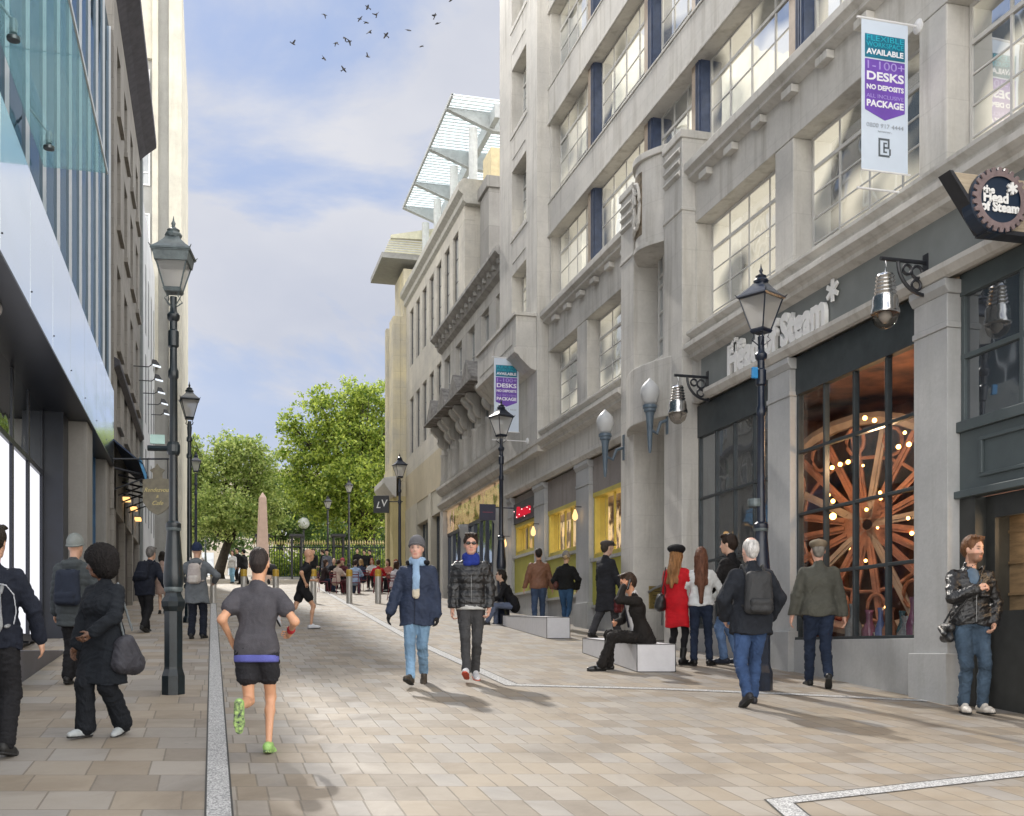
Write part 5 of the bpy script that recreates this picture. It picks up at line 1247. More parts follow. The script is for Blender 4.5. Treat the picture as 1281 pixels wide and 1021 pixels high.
for (r_,th) in ((.35,.03),(1.0,.03),(1.58,.10)):
    mb=MB(); mb.tube([(xc+HX*r_*math.cos(R(q)),yc+HYY*r_*math.cos(R(q)),zc+r_*math.sin(R(q))) for q in range(0,361,12)], th, 6); mb.build('wheel_ring', OR if r_<1.5 else CRE, t, ti)
for i in range(14):
    a=R(i*360/14+20); mb=MB(); c=(xc-.06+HX*1.25*math.cos(a),yc-.05+HYY*1.25*math.cos(a),zc+1.25*math.sin(a)); mb.tube([(c[0]+HX*.13*math.cos(R(q)),c[1]+HYY*.13*math.cos(R(q)),c[2]+.2*math.sin(R(q))) for q in range(0,361,30)],.03,6); mb.build('gondola_hoop', OR, t, ti)
random.seed(3)
BU = emit_mat('filament_bulb',(1.0,.48,.12),14)
for i,(px,py) in enumerate(((1082,523),(1094,526),(1124,559),(1137,556),(1041,585),(1051,581),(1042,627),(1042,646),(1061,578))):
    x=XF+.7; D=fD(px,x); s_=fs(px,x); z=fz(px,py,x); mb=MB(); mb.ball((x,s_,z),.032 if i!=7 else .05,8,6); mb.build('filament_bulb', BU, t, ti)
mb=MB(); mb.tube([(XF+.5, 11.9, E+.25+q*.25) if 0 else (XF+.6+.1*math.sin(q), 12.0+.15*math.cos(q*2), E+.3+q*.12) for q in range(12)],.09,8,r2=.03); mb.build('papier_mache_arm', OR, t, ti)
# glass jars and bottles on the display floor
cols=[(0.45,0.2,0.12),(0.12,0.16,0.35),(0.5,0.42,0.35),(0.25,0.08,0.14),(0.3,0.3,0.3),(0.06,0.12,0.14)]
for i in range(12):
    y=11.8+i*.19; r_=random.uniform(.07,.14); h=random.uniform(.3,.75); mb=MB(); x=XF+random.uniform(.35,.6)
    mb.lathe([(r_*.8,0),(r_,h*.1),(r_,h*.55),(r_*.45,h*.75),(r_*.45,h*.9),(r_*.6,h)],14,(x,y,E+.16-.25)); o=mb.build('display_jar', pmat('jar_%d'%(i%6),cols[i%6],.2,var=.3,scale=9), None, smooth=True)
    tag(o,'coloured glass jar on the ledge inside the bar window, number %d from its right end'%(i+1),'jar','glass jars in the bar window')
random.seed(21)
for i in range(16):
    x=XF+random.uniform(.5,1.9); mb=MB(); mb.ball((x, fs(random.uniform(1010,1142), x), E+random.uniform(.3,3.2)), random.choice((.018,.024,.03)),8,6); mb.build('filament_bulb', BU, t, ti)
lp=bpy.data.lights.new('bar_lamp','POINT'); lp.energy=55; lp.color=(1,.6,.32); lp.shadow_soft_size=.15; lo_=bpy.data.objects.new('bar_lamp',lp); COL.objects.link(lo_); lo_.location=(XF+.55,13.2,E+2.6)
for i,y in enumerate((22.2,25.7,29.0)):
    lp=bpy.data.lights.new('restaurant_lamp','POINT'); lp.energy=28; lp.color=(1,.66,.34); lp.shadow_soft_size=.2; lo_=bpy.data.objects.new('restaurant_lamp',lp); COL.objects.link(lo_); lo_.location=(XF+.9,y,E+2.4)
    for k in range(5):
        mb=MB(); c=(XF+.6+.15*(k%3),y-1.0+k*.48,E+random.uniform(.9,2.6)); mb.ball(c,.05,8,6); mb.tube([(c[0],c[1],c[2]+.05),(c[0],c[1],E+3.0)],.006,5,m=1); o=mb.build('pendant_bulb',[emit_mat('pendant_amber',(1,.6,.2),9),BLACKM],None); tag(o,'glowing amber pendant bulb in the %s yellow window, number %d along'%(('nearest','middle','furthest')[i],k+1),'pendant lamp','pendant bulbs in the restaurant')

# ================================================================= PARK END
def leaf_mat(name, c1, c2):
    m=bpy.data.materials.new(name); m.use_nodes=True; nt=m.node_tree; nt.nodes.clear(); L=nt.links.new
    out=nd(nt,'ShaderNodeOutputMaterial'); geo=nd(nt,'ShaderNodeNewGeometry')
    mx=nd(nt,'ShaderNodeMix',data_type='RGBA'); L(geo.outputs['Random Per Island'],mx.inputs[0]); mx.inputs[6].default_value=c4(c1); mx.inputs[7].default_value=c4(c2)
    d=nd(nt,'ShaderNodeBsdfPrincipled'); L(mx.outputs[2],d.inputs['Base Color']); d.inputs['Roughness'].default_value=.5
    t=nd(nt,'ShaderNodeBsdfTranslucent'); L(mx.outputs[2],t.inputs[0]); ms=nd(nt,'ShaderNodeMixShader'); ms.inputs[0].default_value=.45; L(d.outputs[0],ms.inputs[1]); L(t.outputs[0],ms.inputs[2]); L(ms.outputs[0],out.inputs[0]); return m
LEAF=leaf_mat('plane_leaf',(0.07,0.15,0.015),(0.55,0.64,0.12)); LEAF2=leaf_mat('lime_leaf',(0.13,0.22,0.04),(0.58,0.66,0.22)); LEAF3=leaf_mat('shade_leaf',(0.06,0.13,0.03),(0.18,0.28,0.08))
BARK=pmat('bark',(0.05,0.04,0.03),.9,var=.5,scale=6,bump=.6,bscale=15)
def tree(label, px, D, crown, lm, nleaf, ls, trunk_r, seed, name='tree', lean=0, group='park trees'):
    """crown: list of (px, py, r) lobes measured at depth D (+ dd)"""
    rng=np.random.RandomState(seed); x,y=cam2w((px-640.5)*D/F,D); z0=G(x,y)
    t=thing(name,label,'tree',(x,y,z0),0,group); iv=inv_of((x,y,z0))
    lobes=[]
    for (cx,cy,r,dd) in crown: lobes.append((Vector(at(cx,cy,D+dd)),r))
    mb=MB(); top=max(l[0].z for l in lobes); mid=Vector((x+lean,y,z0+(min(l[0].z for l in lobes)-z0)*.75))
    mb.tube([(x,y,z0-.2),(x,y,z0+.6),(x+lean*.4,y,z0+(mid.z-z0)*.55),mid],[trunk_r*1.35,trunk_r,trunk_r*.85,trunk_r*.7],10)
    for c,r in lobes:
        m1=mid.lerp(c,.45)+Vector(rng.normal(0,.2,3)); mb.tube([mid-Vector((0,0,.4)),m1,c],[trunk_r*.45,trunk_r*.28,trunk_r*.08],7)
        for k in range(4):
            q=c+Vector(rng.normal(0,1,3)).normalized()*r*.8; mb.tube([m1,m1.lerp(q,.5)+Vector((0,0,.15)),q],[trunk_r*.16,trunk_r*.09,.015],5)
    mb.build('trunk',BARK,t,iv,smooth=True)
    # clumps of leaf quads
    V=[];
    tot=sum(r**2.3 for _,r in lobes)
    for c,r in lobes:
        n=int(nleaf*(r**2.3)/tot); ncl=max(10,int(n/22))
        d=rng.normal(0,1,(ncl,3)); d/=np.linalg.norm(d,axis=1)[:,None]
        rad=r*(rng.uniform(.25,1,ncl)**.42)*(1+.30*rng.normal(0,1,ncl).clip(-1.5,1.8))
        cc=np.array(c)+d*rad[:,None]*np.array([1,1,.82])
        cl=cc[rng.randint(0,ncl,n)]; cs=.16*r+.18
        pos=cl+rng.normal(0,1,(n,3))*np.array([cs,cs,cs*.6])*.55
        V.append(pos)
    P=np.concatenate(V); n=len(P)
    u=rng.normal(0,1,(n,3)); u/=np.linalg.norm(u,axis=1)[:,None]; w=rng.normal(0,1,(n,3)); w[:,2]+=.9; w=np.cross(u,w); w/=np.linalg.norm(w,axis=1)[:,None]
    sz=(ls*rng.uniform(.6,1.3,n))[:,None]
    q=np.stack([P-u*sz, P-w*sz*.62, P+u*sz, P+w*sz*.62],1).reshape(-1,3)
    me=bpy.data.meshes.new('crown'); me.vertices.add(4*n); me.vertices.foreach_set('co',q.ravel().astype(np.float32)); me.loops.add(4*n); me.loops.foreach_set('vertex_index',np.arange(4*n,dtype=np.int32)); me.polygons.add(n); me.polygons.foreach_set('loop_start',np.arange(0,4*n,4,dtype=np.int32)); me.polygons.foreach_set('loop_total',np.full(n,4,dtype=np.int32)); me.update(calc_edges=True); me.materials.append(lm)
    o=bpy.data.objects.new('crown',me); COL.objects.link(o); o.parent=t; o.matrix_parent_inverse=iv
    return t
tree('broad left park tree with a dark trunk behind the grey coated walker',275,68,[(262,600,1.6,0),(232,612,1.5,1),(300,580,1.5,0),(285,562,1.1,0),(325,605,1.4,1),(268,640,1.6,-1),(300,645,1.5,-1),(245,575,1.0,1),(335,640,1.3,0),(228,655,1.4,1),(240,555,.7,0),(318,558,.7,0),(330,575,.8,0)],LEAF2,26000,.105,.34,11,lean=.6)
tree('tall bright green park tree rising beside the corner store',462,72,[(430,560,2.2,0),(395,590,2.0,0),(460,530,2.1,1),(420,520,1.7,0),(385,550,1.5,0),(470,580,2.2,1),(450,495,1.2,0),(480,500,1.3,1),(365,530,1.0,0),(410,630,2.0,-1),(460,640,1.9,-1),(375,620,1.6,0),(400,500,1.0,0),(440,600,2.0,-1.5),(495,560,2.0,2),(500,620,2.0,2),(365,575,1.1,0)],LEAF,44000,.115,.5,12)
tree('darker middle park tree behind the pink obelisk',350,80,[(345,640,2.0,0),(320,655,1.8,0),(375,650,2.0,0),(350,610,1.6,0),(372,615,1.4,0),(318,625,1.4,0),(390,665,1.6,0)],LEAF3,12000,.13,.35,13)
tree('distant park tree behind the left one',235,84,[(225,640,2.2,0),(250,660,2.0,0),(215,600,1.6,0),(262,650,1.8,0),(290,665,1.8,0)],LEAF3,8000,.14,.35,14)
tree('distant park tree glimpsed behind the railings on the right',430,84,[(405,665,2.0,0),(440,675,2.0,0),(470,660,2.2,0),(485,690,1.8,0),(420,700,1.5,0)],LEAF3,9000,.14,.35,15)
# shrubs along the railings: ground cover
rng=np.random.RandomState(5); mb=MB()
n=9000; A_=np.array(at(300,700,69)); 
pos=[]
for i in range(n):
    px=rng.uniform(325,500); D=69+rng.uniform(-1,1.5); x,y=cam2w((px-640.5)*D/F,D); pos.append((x,y,G(x,y)+abs(rng.normal(0,1))*.8))
for p_ in pos:
    u=rng.normal(0,1,3); u/=np.linalg.norm(u); w=np.cross(u,rng.normal(0,1,3)); w/=np.linalg.norm(w); s_=.12
    P_=np.array(p_); mb.add([P_-u*s_,P_-w*s_*.6,P_+u*s_,P_+w*s_*.6],[(0,1,2,3)])
o=mb.build('shrubs',LEAF,None); tag(o,'mass of green shrubs growing behind the park railings','shrubs',None,'stuff')
# obelisk
D=64.3; x,y=cam2w((328.5-640.5)*D/F,D); z0=G(x,y); PG=pmat('pink_granite',(0.55,0.40,0.33),.6,var=.12,scale=3)
t=thing('obelisk','slender pink granite obelisk with a pointed tip in the park','monument',(x,y,z0),R(12))
mb=MB(); mb.lathe([(.6,-.2),(.6,.9),(.5,1.0),(.48,1.3)],4,(0,0,0),R(45)); mb.build('plinth',PG,t); mb=MB(); mb.lathe([(.42,1.3),(.25,4.75),(.02,5.05)],4,(0,0,0),R(45)); mb.build('shaft',PG,t)
# park railings: bars with gold tips, piers
RG=pmat('railing_green',(0.015,0.05,0.03),.5); GT=pmat('gilt_tip',(0.60,0.50,0.22),.4)
D=67.0; x0,y0_=cam2w((318-640.5)*D/F,D); x1,y1_=cam2w((520-640.5)*D/F,D)
t=thing('park_railings','long green park railings with gilt spear tips and dark posts','railings',(x0,y0_,G(x0,y0_))); iv=inv_of((x0,y0_,G(x0,y0_)))
n=64; bars=MB(); tips=MB(); H_=2.05
for i in range(n+1):
    f_=i/n; x=x0+(x1-x0)*f_; y=y0_+(y1_-y0_)*f_; z=G(x,y); bars.lathe([(.022,z),(.022,z+H_)],5,(x,y,0)); tips.lathe([(.02,z+H_),(.055,z+H_+.1),(.004,z+H_+.3)],5,(x,y,0))
z0=G(x0,y0_); z1=G(x1,y1_)
for h in (.15,H_-.15): bars.tube([(x0,y0_,z0+h),(x1,y1_,z1+h)],.035,6)
bars.build('bars',RG,t,iv).__setitem__('kind','stuff'); tips.build('spear_tips',GT,t,iv).__setitem__('kind','stuff')
mb=MB(); mb.hexa([(x0-.2,y0_-.25,z0-.3),(x1,y1_-.25,z1-.3),(x1,y1_+.1,z1-.3),(x0-.2,y0_+.1,z0-.3)],[(x0-.2,y0_-.25,z0+.12),(x1,y1_-.25,z1+.12),(x1,y1_+.1,z1+.12),(x0-.2,y0_+.1,z0+.12)]); mb.build('kerb',ST_GREY,t,iv)
for px in (328,371,423):
    D=66.6; x,y=cam2w((px-640.5)*D/F,D); z=G(x,y); mb=MB()
    for a,b_ in ((-.28,-.28),(.28,-.28),(.28,.28),(-.28,.28)): mb.box(x+a-.05,x+a+.05,y+b_-.05,y+b_+.05,z,z+2.5)
    mb.box(x-.42,x+.42,y-.42,y+.42,z+2.5,z+2.66); mb.box(x-.34,x+.34,y-.34,y+.34,z+1.9,z+1.96); mb.build('railing_pier',BLACKM,t,iv,bevel=.01)
# pale building beyond the park
D=112; x,y=cam2w((300-640.5)*D/F,D)
t=thing('pale_building','pale stone building seen beyond the park trees','building',(x,y,0),-TH); PB=stone_mat('pale_far_stone',(0.62,0.56,0.46),course=1.0,joint=2.5,stain=.15)
mb=MB(); mb.box(-10,22,0,12,0,17.5); mb.box(-1.5,7.5,-.3,3,17.5,19.2); mb.box(-10.2,22.2,-.3,.0,16.9,17.3); mb.box(-1.8,7.8,-.6,3,19.2,19.6); mb.build('wall',PB,t)
for i in range(12):
    for k in range(3):
        mb=MB(); mb.box(-9+i*2.6,-7.8+i*2.6,-.02,.2,5+k*4,7.4+k*4); mb.build('window',DARKPANE,t)
# birds
BM=pmat('bird_feather',(0.03,0.03,0.035),.7)
birds=[(611,50),(311,103),(560,133),(674,106),(605,158),(625,222),(455,266),(486,289),(392,300),(93,306),(739,244),(310,408),(610,396),(445,484),(898,212),(984,324),(1080,110),(1098,165),(1193,3)]
random.seed(9)
for i,(bx,by) in enumerate(birds):
    px=350+bx*.1796; py=by*.1796; p=at(px,py,70+random.uniform(-4,4)); mb=MB()
    fl=random.uniform(-.7,.9); sp_=random.uniform(.22,.34)
    mb.tube([(-.2,0,-.01),(-.08,0,.0),(.06,0,.01),(.16,0,.02),(.21,0,.02)],[.02,.05,.055,.035,.01],8)
    mb.add([(-.1,0,.02),(.08,0,.02),(.03,.5*sp_*2,.25*fl),(-.05,.45*sp_*2,.25*fl),(-.1,0,.045),(.08,0,.045),(.03,.5*sp_*2,.27*fl),(-.05,.45*sp_*2,.27*fl)],[(0,1,2,3),(7,6,5,4),(0,4,5,1),(1,5,6,2),(2,6,7,3),(3,7,4,0)])
    mb.add([(-.1,0,.02),(.08,0,.02),(.03,-.5*sp_*2,.25*fl),(-.05,-.45*sp_*2,.25*fl),(-.1,0,.045),(.08,0,.045),(.03,-.5*sp_*2,.27*fl),(-.05,-.45*sp_*2,.27*fl)],[(3,2,1,0),(4,5,6,7),(1,5,4,0),(2,6,5,1),(3,7,6,2),(0,4,7,3)])
    mb.add([(-.18,-.03,0),(-.18,.03,0),(-.3,.06,-.01),(-.3,-.06,-.01),(-.18,-.03,.012),(-.18,.03,.012),(-.3,.06,0),(-.3,-.06,0)],[(0,1,2,3),(7,6,5,4),(0,4,5,1),(1,5,6,2),(2,6,7,3),(3,7,4,0)])
    o=mb.build('bird',BM,None); o.location=p; o.rotation_euler=(random.uniform(-.7,.7),random.uniform(-.5,.5),random.uniform(0,6.28)); o.scale=(.82,)*3; tag(o,'small dark bird flying in the scattered flock against the sky','bird','flock of birds in the sky')
# ================================================================= FIGURES: implicit bodies meshed by surface nets
def npv(a): return np.array(a, dtype=np.float32)
HEADS = 1.1
class SDF:
    """smooth union of tapered capsules and ellipsoids sampled on a grid"""
    def __init__(s): s.p = []
    def cone(s, a, b, ra, rb, k=.02, sub=False, sq=None):
        s.p.append(('c', npv(a), npv(b), ra, rb, k, sub, sq)); return s
    def ell(s, c, r, k=.02, sub=False, M=None):
        s.p.append(('e', npv(c), npv(r), None if M is None else np.array(M, dtype=np.float32), None, k, sub, None)); return s
    def mesh(s, h, post=None):
        lo = npv([1e9]*3); hi = -lo
        for q in s.p:
            if q[6]: continue
            if q[0] == 'c': m = max(q[3], q[4]); a = np.minimum(q[1], q[2])-m; b = np.maximum(q[1], q[2])+m
            else: m = float(max(q[2])); a = q[1]-m; b = q[1]+m
            lo = np.minimum(lo, a); hi = np.maximum(hi, b)
        lo = lo-3*h; n = np.ceil((hi-lo)/h).astype(int)+4
        D = np.full(n, .2, dtype=np.float32)
        for q in s.p:
            if q[0] == 'c': m = max(q[3], q[4])+q[5]+2.5*h; a = np.minimum(q[1], q[2])-m; b = np.maximum(q[1], q[2])+m
            else: m = float(max(q[2]))+q[5]+2.5*h; a = q[1]-m; b = q[1]+m
            i0 = np.maximum(0, np.floor((a-lo)/h).astype(int)); i1 = np.minimum(n, np.ceil((b-lo)/h).astype(int)+1)
            if (i1 <= i0).any(): continue
            X = (lo[0]+h*np.arange(i0[0], i1[0], dtype=np.float32))[:, None, None]; Y = (lo[1]+h*np.arange(i0[1], i1[1], dtype=np.float32))[None, :, None]; Z = (lo[2]+h*np.arange(i0[2], i1[2], dtype=np.float32))[None, None, :]
            if q[0] == 'c':
                A, B, ra, rb = q[1:5]; d = B-A; l2 = float(d@d)+1e-9
                px, py, pz = X-A[0], Y-A[1], Z-A[2]
                t = np.clip((px*d[0]+py*d[1]+pz*d[2])/l2, 0, 1)
                qx, qy, qz = px-t*d[0], py-t*d[1], pz-t*d[2]
                if q[7] is not None:
                    nrm, f = q[7]; e = (qx*nrm[0]+qy*nrm[1]+qz*nrm[2])*(1/f-1); qx = qx+nrm[0]*e; qy = qy+nrm[1]*e; qz = qz+nrm[2]*e
                v = np.sqrt(qx*qx+qy*qy+qz*qz)-(ra+(rb-ra)*t)
                if q[7] is not None: v = v*(.5+.5*q[7][1])
            else:
                C, r, M = q[1], q[2], q[3]
                px, py, pz = X-C[0], Y-C[1], Z-C[2]
                if M is not None:
                    px, py, pz = (px*M[0][0]+py*M[1][0]+pz*M[2][0], px*M[0][1]+py*M[1][1]+pz*M[2][1], px*M[0][2]+py*M[1][2]+pz*M[2][2])
                g = np.sqrt((px/r[0])**2+(py/r[1])**2+(pz/r[2])**2)
                v = (g-1)*float(min(r))*1.0*np.where(g > .2, 1, 1)
            sl_ = D[i0[0]:i1[0], i0[1]:i1[1], i0[2]:i1[2]]; k = q[5]
            if q[6]:
                v = -v; hh = np.maximum(k-np.abs(sl_-v), 0)/k; sl_[...] = np.maximum(sl_, v)+hh*hh*k*.25
            else:
                hh = np.maximum(k-np.abs(sl_-v), 0)/k; sl_[...] = np.minimum(sl_, v)-hh*hh*k*.25
        s.lo, s.h = lo, h
        if post is not None:
            gx = (lo[0]+h*np.arange(n[0]))[:, None, None]; gy = (lo[1]+h*np.arange(n[1]))[None, :, None]; gz = (lo[2]+h*np.arange(n[2]))[None, None, :]
            D = post(D, gx, gy, gz).astype(np.float32)
        return nets(D, lo, h)
def nets(D, lo, h):
    S = D < 0
    n = D.shape
    c = np.zeros((n[0]-1, n[1]-1, n[2]-1), dtype=np.int8)
    for i in (0, 1):
        for j in (0, 1):
            for k in (0, 1): c += S[i:n[0]-1+i, j:n[1]-1+j, k:n[2]-1+k]
    act = np.argwhere((c > 0) & (c < 8))
    if len(act) == 0: return np.zeros((0, 3)), np.zeros((0, 4), int)
    idx = -np.ones(c.shape, dtype=np.int64); idx[act[:, 0], act[:, 1], act[:, 2]] = np.arange(len(act))
    P = np.zeros((len(act), 3)); W = np.zeros(len(act))
    cor = {}
    for i in (0, 1):
        for j in (0, 1):
            for k in (0, 1): cor[(i, j, k)] = D[act[:, 0]+i, act[:, 1]+j, act[:, 2]+k]
    for a in cor:
        for ax in range(3):
            if a[ax]: continue
            b = list(a); b[ax] = 1; b = tuple(b)
            va, vb = cor[a], cor[b]; m = (va < 0) != (vb < 0)
            t = np.where(m, va/(np.where(m, va-vb, 1)), 0)
            p = np.array(a, dtype=float)[None, :].repeat(len(act), 0); p[:, ax] = t
            P[m] += p[m]; W[m] += 1
    P = (P/np.maximum(W, 1)[:, None]+act)*h+lo
    F = []
    for ax in range(3):
        sl0 = [slice(1, n[0]-1), slice(1, n[1]-1), slice(1, n[2]-1)]; sl0[ax] = slice(0, n[ax]-1)
        sl1 = list(sl0); sl1[ax] = slice(1, n[ax])
        a = S[tuple(sl0)]; b = S[tuple(sl1)]
        for flip, msk in ((False, a & ~b), (True, ~a & b)):
            e = np.argwhere(msk)
            if len(e) == 0: continue
            off = np.ones(3, int); off[ax] = 0; e = e+off
            u, v = [(1, 2), (2, 0), (0, 1)][ax]
            du = np.zeros(3, int); du[u] = 1; dv = np.zeros(3, int); dv[v] = 1
            q = [idx[tuple((e-du-dv).T)], idx[tuple((e-dv).T)], idx[tuple(e.T)], idx[tuple((e-du).T)]]
            q = np.stack(q, 1)
            if flip: q = q[:, ::-1]
            F.append(q)
    F = np.concatenate(F)
    # one light smoothing pass
    for _ in range(2):
        acc = np.zeros_like(P); cnt = np.zeros(len(P))
        for i in range(4):
            np.add.at(acc, F[:, i], P[F[:, (i+1) % 4]]); np.add.at(cnt, F[:, i], 1)
        P = P*.5+acc/np.maximum(cnt, 1)[:, None]*.5
    return P, F
def vnoise(P, f, seed, st=(1,1,1)):
    """cheap wrinkly noise: warped sines"""
    r = np.random.RandomState(seed); Q = P*np.array(st)*f; o = np.zeros(len(P))
    wp = np.stack([np.sin(Q@r.normal(0, 1, 3)+r.uniform(0, 6)) for _ in range(3)], 1)*1.3; Q = Q+wp
    for i in range(5):
        k = r.normal(0, 1, 3)*(1+.35*i); o += (1-np.abs(np.sin(Q@k+r.uniform(0, 6))))/(1+.3*i)
    return o/2.2-.85
def addmesh(name, P, F, mat, parent, fold=0, seed=1, ff=9, st=(1,1,1), colf=None, quilt=0):
    if len(P) == 0: return None
    if fold or quilt:
        v = P[F]; nn = np.cross(v[:, 2]-v[:, 0], v[:, 3]-v[:, 1]); N = np.zeros_like(P)
        for i in range(4): np.add.at(N, F[:, i], nn)
        N /= np.maximum(np.linalg.norm(N, axis=1), 1e-9)[:, None]
        if fold: P = P+N*((vnoise(P, ff, seed, st)+.45*vnoise(P, ff*2.6, seed+9, (1, 1, .6)))*fold)[:, None]
        if quilt: P = P+N*((np.abs(np.sin(P[:, 2]*math.pi/.085))**.5-.6)*quilt)[:, None]
    me = bpy.data.meshes.new(name); me.from_pydata(P.tolist(), [], F.tolist()); me.materials.append(mat)
    me.polygons.foreach_set('use_smooth', [True]*len(me.polygons))
    if colf is not None:
        ca = me.color_attributes.new('col', 'FLOAT_COLOR', 'POINT'); c = colf(P); ca.data.foreach_set('color', np.concatenate([c, np.ones((len(P), 1))], 1).ravel().astype(np.float32))
    me.update(); o = bpy.data.objects.new(name, me); COL.objects.link(o); o.parent = parent
    return o

SKINM = bpy.data.materials.new('skin'); SKINM.use_nodes = True
_b = SKINM.node_tree.nodes['Principled BSDF']; _a = nd(SKINM.node_tree, 'ShaderNodeAttribute', attribute_name='col'); SKINM.node_tree.links.new(_a.outputs['Color'], _b.inputs['Base Color']); _b.inputs['Roughness'].default_value = .5
_b.inputs['Subsurface Weight'].default_value = .08; _b.inputs['Subsurface Radius'].default_value = (.02, .008, .004)
def cloth(name, col, rough=.85, var=.22, sheen=0, bump=.25, bs=90, coat=0, scale=7): return pmat('cloth_'+name, col, rough, var, scale, bump, bs, coat=coat, spec=.3)

def Rz(a): return np.array([[math.cos(a), -math.sin(a), 0], [math.sin(a), math.cos(a), 0], [0, 0, 1]])
def Rx(a): return np.array([[1, 0, 0], [0, math.cos(a), -math.sin(a)], [0, math.sin(a), math.cos(a)]])
def Ry(a): return np.array([[math.cos(a), 0, math.sin(a)], [0, 1, 0], [-math.sin(a), 0, math.cos(a)]])
def ik(a, b, l1, l2, pole):
    a, b, pole = npv(a), npv(b), npv(pole); d = b-a; L_ = float(np.linalg.norm(d)); mx = (l1+l2)*.998
    if L_ > mx: b = a+d/L_*mx; d = b-a; L_ = mx
    u = d/L_; x = (l1*l1-l2*l2+L_*L_)/(2*L_); hgt = math.sqrt(max(0, l1*l1-x*x))
    p = pole-u*float(pole@u); p /= np.linalg.norm(p)+1e-9
    return a+u*x+p*hgt, b

def figure(label, loc, H=1.75, yaw=0, pelvis=(0, 0, .93), lean=(0, 0), twist=0, hands=None, feet=None, head=(0, 0), build=1.0, female=False,
           skin=(.55, .33, .23), hair=('short', (.04, .025, .02)), top=None, bottom=None, shoes=((.02, .02, .02),), hat=None, vox=.011, extras=None,
           elbows=((-.6, -1, -.3), (.6, -1, -.3)), knees=((0, 1, 0), (0, 1, 0)), gloves=None, beard=None, curl=(.5, .5), name='person', group=None, toeout=(8, 8), sole=None):
    """local frame: x right, y forward, z up, metres for a 1.78 m adult"""
    k = H/1.78; t = thing(name, label, 'person', loc, yaw-TH, group); t.scale = (k, k, k)
    hands = hands or ((-.27, .05, .78), (.27, .05, .78)); feet = feet or ((-.1, .02, .09, 0), (.1, -.02, .09, 0))
    pel = npv(pelvis); Rb = Rz(twist)@Ry(lean[1])@Rx(-lean[0])
    def up(v): return pel+Rb@npv(v)
    chest = up((0, 0, .36)); neck = up((0, -.01, .55)); 
    sw = .170*(0.88 if female else 1.0)*(.90+.10*build); sh = [up((-sw, -.005, .465)), up((sw, -.005, .465))]
    hp = [pel+npv((-.09, 0, -.02)), pel+npv((.09, 0, -.02))]
    Rh = Rz(head[0])@Rx(-head[1]); hc = neck+Rb@npv((0, .015, .07))+Rh@npv((0, .03, .125))
    el = []; wr = []; kn = []; an = []
    for i in (0, 1):
        e, w = ik(sh[i], hands[i], .285, .255, elbows[i]); el.append(e); wr.append(w)
        q, a = ik(hp[i], feet[i][:3], .43, .42, knees[i]); kn.append(q); an.append(a)
    fw = [npv((math.sin(R(toeout[i]))*(1 if i else -1), math.cos(R(toeout[i])), 0)) for i in (0, 1)]
    fdir = []
    for i in (0, 1):
        p = R(feet[i][3]); f = fw[i]; fdir.append(npv((f[0]*math.cos(p), f[1]*math.cos(p), -math.sin(p))))
    b_ = build
    flat = lambda f: (Rb@npv((0, 1, 0)), f)
    def torso(s, o=0, k_=.05, hipw=1.0):
        o = o*.8
        s.cone(up((-.06, 0, .37)), up((.06, 0, .37)), .112*b_+o, .112*b_+o, k_, sq=flat(.86))
        for x in (-1, 1): s.cone(up((x*.02, -.01, .515)), up((x*.14, -.01, .465)), .05+o*.6, .045+o*.7, .04)
        s.cone(up((-.04, 0, .12)), up((-.05, 0, .34)), .095*b_+o, .115*b_+o, k_, sq=flat(.86)); s.cone(up((.04, 0, .12)), up((.05, 0, .34)), .095*b_+o, .115*b_+o, k_, sq=flat(.86))
        s.cone(pel+npv((-.055, 0, .02)), pel+npv((.055, 0, .02)), .118*hipw*b_+o, .118*hipw*b_+o, k_, sq=(npv((0, 1, 0)), .92))
        s.cone(sh[0]+npv((.03, 0, -.015)), sh[1]+npv((-.03, 0, -.015)), .052+o*.7, .052+o*.7, k_)
        if female: 
            for x in (-.07, .07): s.ell(up((x, .09, .33)), (.07+o, .06+o, .07+o), .05)
    def arm(s, i, o=0, frm=0, to=2, k_=.03, cuff=0):
        if to > 0: tt_ = min(1, to); s.cone(sh[i], sh[i]+(el[i]-sh[i])*tt_, .055*b_+o, (.055-.013*tt_)*b_+o+(cuff if to < 1 else 0), k_)
        if to > 1: s.cone(el[i], el[i]+(wr[i]-el[i])*(to-1), .043*b_+o, (.043+(.027-.043)*(to-1))*b_+o+cuff, k_)
    def leg(s, i, o=0, to=2, k_=.03, flare=0, kneeo=0):
        s.cone(hp[i]+npv((0, 0, -.02)), kn[i] if to >= 1 else hp[i]+(kn[i]-hp[i])*to, .088*b_+o, (.056 if to >= 1 else .088-.032*to)*b_+o+kneeo, k_)
        if to > 1:
            m = kn[i]+(an[i]-kn[i])*.3; bk = npv((0, -.012, 0)); e = kn[i]+(an[i]-kn[i])*(to-1)
            s.cone(kn[i], m+bk, .054*b_+o+kneeo, .052*b_+o+kneeo, k_); s.cone(m+bk, e, .052*b_+o+kneeo, .034+o+flare, k_)
    # ---------- body
    S = SDF(); torso(S, -.012)
    for i in (0, 1): arm(S, i, -.004); leg(S, i, -.008)
    S.cone(neck+npv((0, 0, -.05)), hc+Rh@npv((0, -.02, -.06)), .058*(.88 if female else 1), .052*(.88 if female else 1), .03)
    hl = lambda v: hc+Rh@(npv(v)*HEADS)
    hs = HEADS*(.96 if female else 1.0)
    S.ell(hl((0, -.012, .038)), npv((.074, .094, .094))*hs, .02, M=Rh); S.ell(hl((0, .022, -.03)), npv((.060, .070, .085))*hs, .035, M=Rh)
    S.cone(hl((-.018, .05, -.085)), hl((.018, .05, -.085)), .026, .026, .03)
